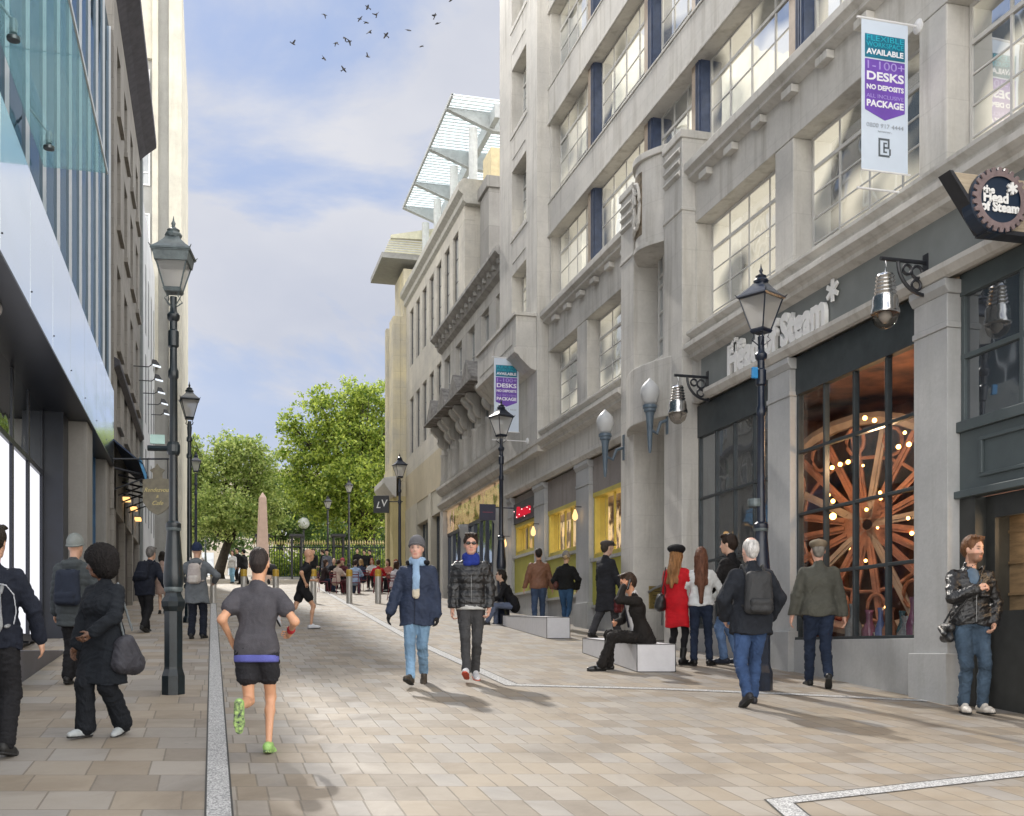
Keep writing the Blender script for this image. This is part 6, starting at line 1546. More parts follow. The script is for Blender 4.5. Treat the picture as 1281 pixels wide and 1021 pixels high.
    S.cone(hl((0, .082, .008)), hl((0, .102, -.028)), .009, .014, .010); S.cone(hl((-.011, .088, -.033)), hl((.011, .088, -.033)), .009, .009, .008)
    S.cone(hl((-.03, .070, .028)), hl((.03, .070, .028)), .014, .014, .02)
    for x in (-1, 1):
        S.ell(hl((x*.031, .094, .006)), (.016, .014, .011), .012, sub=True); S.ell(hl((x*.031, .071, .006)), (.013, .013, .013), .004)
        S.ell(hl((x*.074, -.008, -.008)), (.010, .017, .030), .008, M=Rh); S.ell(hl((x*.036, .055, -.03)), (.022, .02, .022), .02)
    S.cone(hl((-.017, .080, -.058)), hl((.017, .080, -.058)), .0085, .0085, .007); S.cone(hl((-.013, .079, -.070)), hl((.013, .079, -.070)), .008, .008, .006)
    # hands: palm, four unequal bent fingers and a thumb from the side
    fine = vox < .016
    def hand(s, i, o=0, fine=fine):
        d = wr[i]-el[i]; d = d/np.linalg.norm(d); sd_ = 1 if i else -1
        inw = npv((-sd_, 0, 0)); inw = inw-d*float(inw@d); inw /= np.linalg.norm(inw)+1e-9      # palm normal, towards the body
        fwd = np.cross(d, inw)*sd_; fwd /= np.linalg.norm(fwd)+1e-9
        if fwd[1] < 0 and abs(d[2]) > .5: fwd = -fwd
        W = wr[i]; s.cone(W, W+d*.03, .024+o, .026+o, .015)
        s.cone(W+d*.035+fwd*.018, W+d*.08+fwd*.024, .019+o, .016+o, .015); s.cone(W+d*.035-fwd*.018, W+d*.078-fwd*.024, .019+o, .015+o, .015)
        c = curl[i]
        lens = (.072, .08, .075, .058)
        for j in range(4):
            base = W+d*.085+fwd*(.031-.0205*j); a1 = c*.9; a2 = c*2.0; L1, L2 = lens[j]*.52, lens[j]*.5
            d1 = d*math.cos(a1)+inw*math.sin(a1); d2 = d*math.cos(a2)+inw*math.sin(a2); r = .0088+o if fine else .012+o
            p1 = base+d1*L1; s.cone(base, p1, r, r*.95, .004); s.cone(p1, p1+d2*L2, r*.95, r*.82, .004)
        tb = W+d*.03+fwd*.026; td = d*.6+fwd*.75+inw*.35; td /= np.linalg.norm(td); tm = tb+td*.038; t2 = d*.85+fwd*.3+inw*.45; t2 /= np.linalg.norm(t2)
        s.cone(tb, tm, .0125+o, .0105+o, .008); s.cone(tm, tm+t2*.032, .0105+o, .009+o, .004)
    if gloves is None:
        for i in (0, 1): hand(S, i)
    for i in (0, 1): S.cone(an[i]+npv((0, 0, -.03)), an[i]+fdir[i]*.11+npv((0, 0, -.045)), .028, .022, .02)
    hcol = hair[1] if hair else skin
    def colf(P):
        c = np.tile(np.array(skin)[None, :], (len(P), 1)); Q = (P-hc)@Rh/HEADS
        def blob(ctr, rad, col, a=1.0):
            d = np.linalg.norm((Q-np.array(ctr))/np.array(rad), axis=1); w = (np.clip(1.25-d, 0, .5)*2*a)[:, None]; return c*(1-w)+np.array(col)*w
        c = c*(1+.08*vnoise(P, 14, 3)[:, None])
        c = blob((0, .088, -.064), (.026, .02, .011), (skin[0]*.8, skin[1]*.5, skin[2]*.5), .8)
        for x in (-1, 1):
            c = blob((x*.04, .07, -.03), (.02, .03, .02), (min(1, skin[0]*1.15), skin[1]*.85, skin[2]*.85), .5)
            c = blob((x*.031, .085, .006), (.018, .03, .009), tuple(q*.6 for q in skin), .8); c = blob((x*.031, .09, .006), (.011, .03, .0065), (.05, .035, .03), .95)
            c = blob((x*.032, .088, .026), (.022, .03, .0055), tuple(q*.8 for q in hcol) if sum(hcol) < 1.2 else (.35, .3, .27), .9)
        if beard: 
            m = (Q[:, 2] < -.035) & (Q[:, 2] > -.13) & (Q[:, 1] > -.01) & ~((np.abs(Q[:, 0]) < .02) & (np.abs(Q[:, 2]+.064) < .007)); c[m] = c[m]*(1-beard[1])+np.array(beard[0])*beard[1]
        return c
    P, Fc = S.mesh(min(vox, .0085) if vox < .012 else vox); addmesh('body', P, Fc, SKINM, t, colf=colf)
    # ---------- clothes
    sd0 = hash(label) % 997 if False else sum(ord(c) for c in label) % 997
    if bottom:
        kind, m = bottom[0], bottom[1]; o = {'jeans': .010, 'slim': .003, 'trousers': .014, 'shorts': .016, 'leggings': .0, 'wide': .022}[kind]
        S = SDF(); S.cone(pel+npv((-.055, 0, .03)), pel+npv((.055, 0, .03)), .12*b_+o*.6, .12*b_+o*.6, .04, sq=(npv((0, 1, 0)), .92)); wz = .03 if kind == 'shorts' else .07; S.cone(pel+npv((-.045, 0, wz)), pel+npv((.045, 0, wz)), .103*b_+o*.4, .103*b_+o*.4, .04, sq=(npv((0, 1, 0)), .9))
        for i in (0, 1):
            if kind == 'shorts': S.cone(hp[i]+npv((0, 0, -.02)), hp[i]+(kn[i]-hp[i])*.5, .096*b_+o, .092*b_+o, .03)
            else: leg(S, i, o, 1.97, flare={'jeans': .018, 'slim': .002, 'trousers': .03, 'leggings': 0, 'wide': .045}[kind], kneeo={'wide': .012, 'trousers': .008}.get(kind, 0))
        P, Fc = S.mesh(vox); addmesh('shorts' if kind == 'shorts' else 'trousers', P, Fc, m, t, fold=.014 if kind not in ('leggings', 'slim') else .004, seed=sd0, ff=13, st=(1, 1, 1.6))
    if top:
        kind, m = top[0], top[1]; opt = top[2] if len(top) > 2 else {}
        o = opt.get('o', .018); slv = opt.get('sleeve', 1.93); hem = opt.get('hem', 0.0)   # hem: metres below the pelvis joint
        S = SDF(); torso(S, o, .05)
        for i in (0, 1): arm(S, i, o*.62+.003, to=slv, cuff=opt.get('cuff', .006), k_=.014)
        # skirt of the coat follows the thighs
        if hem > -.3:
            dr = (kn[0]+kn[1])/2-pel; fl = opt.get('flare', .02)
            low = pel+npv((0, 0, -hem)) if 'hang' not in opt else pel+npv(opt['hang'])
            for x in (-1, 1):
                thigh = (kn[0] if x < 0 else kn[1])-hp[0 if x < 0 else 1]
                f_ = min(1.2, hem/.45)*(.55 if hem > .15 else 1)
                tgt = pel+npv((x*(.052+fl*.6), float(thigh[1])*f_*.7, -hem)) if 'hang' not in opt else low+npv((x*.05, 0, 0))
                S.cone(pel+npv((x*.05, 0, .08)), tgt, .106*b_+o*.9, .100*b_+o*.8+fl, .05, sq=(npv((0, 1, 0)), .86))
        zc = float(pel[2])-hem
        nk = neck+Rb@npv((0, .01, .025)); col_h = opt.get('collar', .03)
        S.cone(neck+npv((0, -.005, -.03)), nk+npv((0, -.008, col_h*.5)), .075, .066+opt.get('cw', 0), .03)
        if opt.get('hood'):
            hb = up((0, -.1, .53)); S.cone(hb+Rb@npv((-.07, 0, 0)), hb+Rb@npv((.07, 0, 0)), .055, .055, .04); S.cone(hb+Rb@npv((-.08, .05, .01)), hb+Rb@npv((.08, .05, .01)), .04, .04, .04)
        nz = float(nk[2])+col_h
        # open neck and trimmed hem
        def post(D, X, Y, Z, zc=zc, nz=nz):
            if 'hang' not in opt: D = np.maximum(D, (zc-Z)+0*X+0*Y+.012*np.sin(X*17+Y*9))
            nn = hc-neck; nn = nn/np.linalg.norm(nn)
            pl = (X-nk[0])*nn[0]+(Y-nk[1])*nn[1]+(Z-nk[2])*nn[2]-col_h
            near = np.sqrt((X-nk[0])**2+(Y-nk[1])**2+(Z-nk[2]-.05)**2)
            D = np.where(near < .16, np.maximum(D, pl), D)
            if opt.get('open'):   # open front showing what is under
                w = opt['open']; vx = (X-pel[0]); 
                D = np.where((Y > pel[1]) & (Z > pel[2]-hem-.1), np.maximum(D, w*np.clip((Z-(pel[2]+.1))/.35, .1, 1)-np.abs(vx)), D)
            return D
        P, Fc = S.mesh(vox, post); addmesh({'tee': 'shirt', 'shirt': 'shirt'}.get(kind, kind), P, Fc, m, t, fold=opt.get('fold', .010), seed=sd0+5, ff=opt.get('ff', 9), st=(1, 1, 1.3), quilt=opt.get('quilt', 0))
    # shoes
    if shoes:
        sm = shoes[0] if not isinstance(shoes[0], tuple) else cloth('shoe_%d_%d_%d' % tuple(int(q*100) for q in shoes[0]), shoes[0], .5, bump=.05)
        for i in (0, 1):
            S = SDF(); f = fdir[i]; a = an[i]; p_ = R(feet[i][3]); upv = npv((fw[i][0]*math.sin(p_), fw[i][1]*math.sin(p_), math.cos(p_)))
            heel = a-f*.045-upv*.05; ball_ = a+f*.115-upv*.055; toe = a+f*.175-upv*.06; side = np.cross(f, upv)
            S.cone(heel, ball_, .034, .042, .02); S.cone(ball_, toe, .042, .032, .02); S.cone(heel+upv*.02, a+f*.04-upv*.01, .036, .036, .03)
            if len(shoes) > 1 and shoes[1] == 'boot': S.cone(a-f*.005, a+(kn[i]-a)*(.35), .043, .055, .03)
            def post(D, X, Y, Z, a=a, upv=upv):
                pl = -((X-a[0])*upv[0]+(Y-a[1])*upv[1]+(Z-a[2])*upv[2])-.088
                return np.maximum(D, pl)
            P, Fc = S.mesh(min(vox, .01), post); so2 = addmesh('shoe', P, Fc, sm, t)
            S = SDF(); S.cone(heel-upv*.028, ball_-upv*.022, .037, .045, .01); S.cone(ball_-upv*.022, toe-upv*.02, .045, .034, .01)
            def post2(D, X, Y, Z, a=a, upv=upv):
                q = (X-a[0])*upv[0]+(Y-a[1])*upv[1]+(Z-a[2])*upv[2]; return np.maximum(np.maximum(D, q+.070), -q-.09)
            P, Fc = S.mesh(min(vox, .008), post2); so3 = addmesh('sole', P, Fc, sole or cloth('sole_dark', (.03, .03, .03), .7), t)
            if so3: so3.parent = so2
    if gloves:
        for i in (0, 1):
            S = SDF(); hand(S, i, .004); P, Fc = S.mesh(min(vox, .01)); addmesh('glove', P, Fc, gloves, t)
    # ---------- hair and hats (modelled on a unit head, then scaled with it)
    hl_s = hl; hl = lambda v: hc+Rh@npv(v); hs = .96 if female else 1.0
    HS = lambda P: (P-hc)*HEADS+hc
    hv = min(vox, .01)
    def shell(s, r=(.086, .106, .104), c=(0, -.016, .040), k_=.01): s.ell(hl(c), npv(r)*hs, k_, M=Rh)
    if hair and hair[0] != 'none':
        st_, hc_ = hair[0], hair[1]; hm = pmat('hair_%s_%d%d%d' % (st_, *[int(q*99) for q in hc_]), hc_, .7 if st_ == 'afro' else .5, spec=.25, var=.5, scale=30, bump=.5, bscale=160, stretch=(1, 1, .25))
        S = SDF()
        if st_ in ('short', 'balding', 'buzz'):
            e = {'short': .006, 'balding': -.002, 'buzz': -.003}[st_]
            shell(S, (.081+e, .101+e, .099+e)); S.cone(hl((0, -.06, -.03)), hl((0, -.07, .0)), .055, .06, .03)
            if st_ == 'short':
                for q in range(7): S.cone(hl((-.055+.018*q, .03, .115)), hl((-.05+.019*q, .075+.012*math.sin(q*2.1), .105+.01*math.cos(q*3))), .020, .013, .01)
            S.ell(hl((0, .105, -.025)), (.070, .085, .100), .012, sub=True, M=Rh); S.ell(hl((0, .03, -.12)), (.11, .08, .075), .01, sub=True, M=Rh)
            for x in (-1, 1): S.ell(hl((x*.085, .0, -.012)), (.02, .022, .032), .008, sub=True, M=Rh)
            if st_ == 'balding': S.ell(hl((0, .01, .14)), (.075, .10, .06), .01, sub=True, M=Rh)
        elif st_ == 'afro':
            shell(S, (.15, .16, .15), (0, -.03, .05)); S.ell(hl((.0, -.05, -.03)), (.13, .12, .12), .03, M=Rh); S.ell(hl((0, .13, -.04)), (.075, .10, .09), .02, sub=True, M=Rh)
        elif st_ in ('long', 'ponytail', 'bun', 'bob'):
            shell(S, (.086, .106, .104)); S.ell(hl((0, .115, -.035)), (.068, .09, .095), .015, sub=True, M=Rh); S.ell(hl((0, .04, -.13)), (.07, .085, .08), .01, sub=True, M=Rh)
            if st_ == 'long':
                L0 = hl((0, -.07, .0)); e = up((0, -.13, hair[2] if len(hair) > 2 else .22)); mid = (L0+e)/2+Rb@npv((0, -.03, 0))
                S.cone(L0, mid, .075, .065, .03); S.cone(mid, e, .065, .028, .03)
                for x in (-1, 1): S.cone(hl((x*.06, -.03, -.02)), up((x*.07, -.10, .36)), .04, .03, .03)
            if st_ == 'ponytail': S.cone(hl((0, -.11, .02)), up((0, -.14, .42)), .035, .02, .02)
            if st_ == 'bun': S.ell(hl((0, -.12, .0)), (.04, .04, .04), .015)
            if st_ == 'bob':
                for x in (-1, 0, 1): S.cone(hl((x*.06, -.04, -.02)), hl((x*.06, -.05, -.12)), .045, .04, .03)
        P, Fc = S.mesh(.007 if hv < .012 else hv)
        P = HS(P)
        addmesh('hair', P, Fc, hm, t, fold=.016 if st_ == 'afro' else (.013 if st_ == 'long' else .007), seed=3, ff=40 if st_ == 'afro' else 30, st=(1, 1, .25) if st_ != 'afro' else (1, 1, 1))
    if hat:
        kd, hm = hat; S = SDF()
        if kd == 'beanie':
            shell(S, (.092, .110, .112), (0, -.012, .050))
            def post(D, X, Y, Z):
                q = (X-hc[0])*Rh[0, 2]+(Y-hc[1])*Rh[1, 2]+(Z-hc[2])*Rh[2, 2]; f = (X-hc[0])*Rh[0, 1]+(Y-hc[1])*Rh[1, 1]+(Z-hc[2])*Rh[2, 1]
                return np.maximum(D, -(q-.012-f*.25))
            P, Fc = S.mesh(hv, post); addmesh('beanie', HS(P), Fc, hm, t, fold=.002, ff=60, st=(1, 1, .1))
            S = SDF()
            for a in range(0, 360, 20):
                q = [(.087*math.cos(R(b)), -.012+.106*math.sin(R(b)), .028+.25*(.106*math.sin(R(b)))) for b in (a, a+20)]; S.cone(hl(q[0]), hl(q[1]), .012, .012, .006)
            P, Fc = S.mesh(hv); addmesh('beanie_rim', HS(P), Fc, hm, t)
        elif kd == 'cap':
            S.ell(hl((0, .0, .085)), (.098, .128, .045), .02, M=Rh); S.ell(hl((0, -.02, .06)), (.088, .108, .06), .02, M=Rh); S.ell(hl((0, .125, .055)), (.07, .055, .012), .012, M=Rh)
            P, Fc = S.mesh(hv); addmesh('flat_cap', HS(P), Fc, hm, t, fold=.002, ff=40)
        elif kd == 'beret':
            S.ell(hl((0, -.03, .085)), (.125, .14, .065), .03, M=Rh); S.ell(hl((0, -.015, .05)), (.09, .108, .06), .02, M=Rh)
            S.ell(hl((0, .11, -.01)), (.08, .07, .06), .01, sub=True, M=Rh)
            P, Fc = S.mesh(hv); addmesh('beret', HS(P), Fc, hm, t, fold=.004, ff=20)
    hl = hl_s
    if extras: extras(dict(t=t, up=up, hl=hl, sh=sh, el=el, wr=wr, hp=hp, kn=kn, an=an, pel=pel, neck=neck, Rb=Rb, Rh=Rh, vox=vox, hand=hand, k=k, hc=hc))
    return t, dict(t=t, up=up, hl=hl, wr=wr, sh=sh, k=k, Rb=Rb, pel=pel)
def child(ctx, name, build, mat, vox=None, fold=0, ff=12, post=None, st=(1,1,1)):
    S = SDF(); build(S); P, Fc = S.mesh(vox or min(ctx['vox'], .01), post); return addmesh(name, P, Fc, mat, ctx['t'], fold=fold, ff=ff, st=st)
def worn(fig, name, label, cat, parts, group=None):
    """something a figure carries: a thing of its own at the figure's place; parts = [(name, build, mat, fold, post)]"""
    src = fig[1]['t']; t = thing(name, label, cat, src.location, src.rotation_euler[2], group); t.scale = src.scale
    for p in parts:
        S = SDF(); p[1](S); P, Fc = S.mesh(p[5] if len(p) > 5 else .011, p[4] if len(p) > 4 else None); addmesh(p[0], P, Fc, p[2], t, fold=p[3] if len(p) > 3 else 0, ff=12)
    return t
def backpack(fig, label, mat, mat2=None, w=.14, h=.21, d=.07, z=.27, group=None):
    c = fig[1]; up = c['up']; y0 = -.135-d
    def body(s):
        for x in (-1, 1): s.cone(up((x*(w-.06), y0, z-h+.07)), up((x*(w-.07), y0+.01, z+h-.06)), .075, .065, .03)
        s.cone(up((0, y0-.02, z-h+.08)), up((0, y0-.0, z+h-.08)), .08, .07, .05)
    def pocket(s):
        s.cone(up((-(w-.07), y0-.065, z-h*.45)), up(((w-.07), y0-.065, z-h*.45)), .05, .05, .02); s.cone(up((-(w-.07), y0-.065, z-h*.75)), up(((w-.07), y0-.065, z-h*.75)), .045, .045, .02)
    def straps(s):
        for x in (-1, 1):
            pts = [(x*.10, y0+.05, z+h-.08), (x*.115, -.02, z+.30), (x*.125, .10, z+.20), (x*.14, .135, z+.05), (x*.155, .06, z-.10), (x*.14, y0+.06, z-.14)]
            for a, b in zip(pts[:-1], pts[1:]): s.cone(up(a), up(b), .018, .018, .015)
        s.cone(up((-.03, y0+.03, z+h)), up((.03, y0+.03, z+h)), .01, .01, .01)
    return worn(fig, 'backpack', label, 'backpack', [('pack', body, mat, .006), ('pocket', pocket, mat2 or mat, .004), ('strap', straps, mat)], group)
# ================================================================= THE CAST
K = cloth
NAVYC=K('navy',(.009,.012,.022)); BLACKC=K('black',(.010,.010,.012)); DENIM=K('denim',(.055,.085,.15),.9,var=.4,scale=3.5); DDEN=K('dark_denim',(.018,.028,.055),.9,var=.4,scale=3.5); LDEN=K('light_denim',(.22,.36,.52),.9,var=.4,scale=3)
JOGT=K('grey_tee',(.075,.072,.082),.9); LEATH=pmat('black_leather',(.012,.012,.013),.33,var=.4,scale=9,bump=.4,bscale=70,spec=.6); GREYC=K('grey_coat',(.13,.145,.16)); GLOV=K('glove_black',(.012,.012,.014),.7)
SK1=(.55,.32,.22); SK2=(.62,.40,.29); SKD=(.13,.065,.04)
def back_child(ctx,name,b,m,**k): return child(ctx,name,b,m,**k)
# jogger
def ex(c):
    S=SDF(); 
    for i in (0,1): S.cone(c['sh'][i]+(c['el'][i]-c['sh'][i])*.4,c['sh'][i]+(c['el'][i]-c['sh'][i])*.56,.058,.056,.01)
    P,Fc=S.mesh(.01); addmesh('inner_sleeve',P,Fc,K('violet_blue',(.10,.11,.36)),c['t'])
    S=SDF(); S.cone(c['pel']+npv((-.06,0,-.085)),c['pel']+npv((.06,0,-.085)),.134,.134,.02,sq=(npv((0,1,0)),.95)); P,Fc=S.mesh(.01,lambda D,X,Y,Z:np.maximum(np.maximum(D,Z-(c['pel'][2]-.05)),(c['pel'][2]-.115)-Z+0*X+0*Y)); addmesh('inner_shirt_hem',P,Fc,K('violet_blue',(.10,.11,.36)),c['t'])
    w=c['wr'][1]; child(c,'wristband',lambda s:s.cone(w+(c['el'][1]-w)*.08,w+(c['el'][1]-w)*.2,.036,.038,.005),K('red_band',(.45,.03,.04)))
fig=figure('jogger seen from behind in a grey t-shirt and black shorts running up the street', gp(321,943), H=1.77, yaw=R(3), vox=.009, pelvis=(0,0,.905), lean=(R(6),0), twist=R(-4), build=.94,
  feet=((-.07,-.38,.42,80),(.10,.02,.09,12)), hands=((-.23,.08,.98),(.26,.20,1.06)), elbows=((-.45,-1,0),(.5,-1,0)), curl=(.95,.95), skin=(.60,.32,.19), hair=('buzz',(.03,.022,.02)),
  top=('tee',JOGT,dict(o=.027,sleeve=.50,hem=.09,cuff=.015,fold=.010,collar=.012,flare=.012)), bottom=('shorts',K('black_shorts',(.018,.018,.022),.8)), shoes=(K('lime_shoe',(.30,.50,.16),.5),), sole=pmat('lime_sole',(.40,.58,.18),.6,scale=38,col2=(.04,.05,.06),detail=1.0), toeout=(2,4), extras=ex)
# left edge man
fig=figure('man cut by the left edge in a dark navy jacket with pale piping', gp(-9,946), H=1.93, yaw=R(8), vox=.012, build=1.15, feet=((-.1,.18,.09,0),(.13,-.12,.11,10)), hands=((-.3,.1,.85),(.33,.1,.9)), elbows=((-1,-.6,0),(1,-.5,0)),skin=SK1,
  top=('jacket',NAVYC,dict(o=.03,hem=.1,fold=.016)), bottom=('trousers',BLACKC), shoes=((.02,.02,.02),), hair=('short',(.02,.015,.01)))
def pip(s):
    u=fig[1]['up']; 
    pts=[(.05,-.155,.42),(.14,-.14,.40),(.19,-.12,.33),(.205,-.11,.2),(.19,-.12,.1)]
    for a,b in zip(pts[:-1],pts[1:]): s.cone(u(a),u(b),.006,.006,.003)
S=SDF(); pip(S); P,Fc=S.mesh(.006); addmesh('piping',P,Fc,K('piping',(.45,.47,.5)),fig[0])
backpack(fig,'grey backpack on the man at the left edge',K('mid_grey_pack',(.25,.26,.27)),w=.12,h=.2,z=.22)
# puffy grey coat walker
fig=figure('walker in a pale beanie and long grey quilted coat on the far left', gp(93,856), H=1.90, yaw=R(-2), vox=.012, build=1.05, feet=((-.06,-.05,.09,10),(.08,.05,.09,0)), hands=((-.28,.1,.85),(.25,.2,.95)),
  top=('coat',K('slate_quilt',(.06,.07,.075)),dict(o=.045,hem=.22,hood=1,fold=.008,quilt=.012)), bottom=('trousers',BLACKC), hair=None, hat=('beanie',K('pale_beanie',(.22,.24,.23))), skin=SK1)
backpack(fig,'dark navy backpack on the walker in the pale beanie',K('pack_navy',(.018,.024,.04)),h=.22,w=.15,z=.24)
# woman in the black coat
fig=figure('woman with an afro in a long black coat and wide trousers turning her head left', gp(130,921), H=1.72, yaw=R(158), head=(R(-50),R(6)), vox=.011, female=True, feet=((-.11,-.14,.12,14),(.10,.14,.09,0)), hands=((-.1,.27,1.0),(.27,.12,.8)), elbows=((-1,-.4,0),(1,-1,-.2)),
  skin=SKD, hair=('afro',(.010,.008,.008)), top=('coat',K('ink_coat',(.010,.013,.018)),dict(o=.045,hem=.43,flare=.05,fold=.016,collar=.05)), bottom=('wide',K('ink_trousers',(.008,.010,.014))), shoes=((.42,.45,.46),), build=1.05)
u=fig[1]['up']
worn(fig,'shoulder_bag','large dark grey slouchy shoulder bag of the woman in the black coat','handbag',[('bag',lambda s:(s.cone(u((-.26,-.02,-.02)),u((-.27,-.10,-.22)),.085,.12,.06),s.cone(u((-.24,.04,-.05)),u((-.25,.04,-.22)),.07,.11,.06)),K('bag_grey',(.045,.045,.055),.6),.012),
  ('strap',lambda s:(s.cone(u((-.24,.0,.05)),u((-.2,.06,.35)),.014,.014,.01),s.cone(u((-.2,.06,.35)),u((-.17,.0,.55)),.014,.014,.01),s.cone(u((-.17,.0,.55)),u((-.24,-.12,.1)),.014,.014,.01)),K('strap_grey',(.16,.18,.19)),0)])
# stooped navy man, beige coat
fig=figure('grey haired man in a navy jacket stooping beside the beige coat', gp(181,791), H=1.84, yaw=R(-14), vox=.016, lean=(R(20),0), feet=((-.08,.2,.09,0),(.1,-.2,.12,20)), hands=((-.25,.25,.9),(.3,.3,.95)), top=('jacket',NAVYC,dict(o=.04,hem=.18,fold=.014)), bottom=('trousers',BLACKC), hair=('short',(.16,.15,.14)), build=1.1)
backpack(fig,'navy backpack on the stooping grey haired man',NAVYC,z=.28)
fig=figure('woman in a knee length beige coat and black heels beyond the lamp post', gp(203,768), H=1.68, yaw=R(10), vox=.016, female=True, feet=((-.06,-.06,.10,10),(.07,.08,.1,5)), hands=((-.2,.15,.9),(.24,.1,.8)), top=('coat',K('beige_coat',(.36,.26,.22)),dict(o=.03,hem=.36,flare=.02)), bottom=None, hair=('bob',(.02,.015,.012)), skin=SK2)
# grey coat with pale rucksack
fig=figure('walker in a navy beanie and hooded grey coat left of the jogger', gp(246,799), H=1.84, yaw=R(2), vox=.013, feet=((-.09,-.05,.09,10),(.11,.06,.09,0)), hands=((-.2,.25,1.1),(.28,.25,1.1)), elbows=((-1,-.5,-.3),(1,-.5,-.3)), top=('coat',GREYC,dict(o=.04,hem=.26,hood=1,flare=.04,fold=.012)), bottom=('trousers',NAVYC), hair=None, hat=('beanie',K('navy_beanie',(.015,.025,.06))), skin=SK1)
backpack(fig,'cream and pink rucksack on the walker in the navy beanie',K('cream_pack',(.42,.38,.36)),K('cream_pocket',(.50,.47,.44)),w=.12,h=.19,z=.30)
# second runner
fig=figure('bald runner in black with a lime armband running to the right', gp(379,787), H=1.78, yaw=R(-62), vox=.013, pelvis=(0,0,.9), lean=(R(10),0), feet=((-.08,-.52,.27,60),(.08,.16,.09,-5)), hands=((-.2,.32,1.1),(.25,-.02,1.0)), elbows=((-.5,-1,-.2),(.6,-1,-.1)), curl=(.9,.9), skin=(.58,.33,.21), hair=None,
  top=('tee',BLACKC,dict(o=.014,sleeve=.7,hem=.08,cuff=.01,collar=.012)), bottom=('shorts',BLACKC), shoes=((.6,.62,.66),))
c=fig[1]; worn(fig,'armband','lime green armband on the bald runner','armband',[('band',lambda s:s.cone(c['sh'][0]+npv((-.035,.02,-.10)),c['sh'][0]+npv((-.045,.0,-.15)),.068,.066,.01),K('lime',(.40,.75,.08)),0)])
# man in parka and scarf
def scarf(c,m,m2=None,long=True,loops=3):
    n=c['neck'];Rb=c['Rb']
    def b(s):
        for j in range(loops):
            for a in range(0,360,24):
                q=[n+Rb@npv((.082*math.sin(R(x)),.0+.078*math.cos(R(x)),.02+.028*j+.012*math.sin(R(x*2+40*j)))) for x in (a,a+24)]; s.cone(q[0],q[1],.030-.003*j,.030-.003*j,.012)
        if long: s.cone(n+Rb@npv((.0,.10,.0)),n+Rb@npv((-.015,.155,-.16)),.045,.048,.02,sq=(npv((0,1,0)),.55)); s.cone(n+Rb@npv((-.015,.155,-.16)),n+Rb@npv((-.01,.155,-.30)),.048,.05,.02,sq=(npv((0,1,0)),.5))
        else: s.cone(n+Rb@npv((-.06,.07,-.02)),n+Rb@npv((.06,.08,-.04)),.05,.045,.03)
    child(c,'scarf',b,m,fold=.006,ff=22)
    if m2: child(c,'scarf_fringe',lambda s:s.cone(n+Rb@npv((-.012,.157,-.31)),n+Rb@npv((-.012,.157,-.38)),.05,.05,.01,sq=(npv((0,1,0)),.5)),m2,fold=.01,ff=60,st=(1,1,.1))
fig=figure('man in a grey beanie and navy parka with a pale blue scarf walking towards us', gp(522,857), H=1.87, yaw=R(174), vox=.010, feet=((-.035,-.26,.15,26),(.03,.27,.10,-16)), hands=((-.25,.0,.82),(.33,.10,.86)), elbows=((-1,-.5,0),(1,-.8,0)), curl=(.6,.5), gloves=GLOV,
  top=('parka',K('parka_navy',(.028,.040,.075),.7),dict(o=.040,hem=.20,flare=.02,fold=.016,collar=.06,cuff=.012,ff=8)), bottom=('jeans',LDEN), hat=('beanie',K('mid_grey_beanie',(.14,.14,.15))), hair=('buzz',(.10,.08,.06)), skin=(.66,.40,.31), shoes=((.07,.055,.04),), build=1.08,
  extras=lambda c:(scarf(c,K('pale_blue_scarf',(.30,.44,.62)),K('cream_fringe',(.62,.56,.44))), child(c,'fur_collar',lambda s:[s.cone(c['neck']+npv((.12*math.sin(R(a)),-.02+.10*math.cos(R(a)),.03)),c['neck']+npv((.12*math.sin(R(a+30)),-.02+.10*math.cos(R(a+30)),.03)),.035,.035,.01) for a in range(60,300,30)],BLACKC,fold=.012,ff=50), child(c,'zip',lambda s:s.cone(c['up']((0,.165,.15)),c['pel']+npv((0,.165,-.18)),.006,.006,.002),BLACKC,vox=.006)))
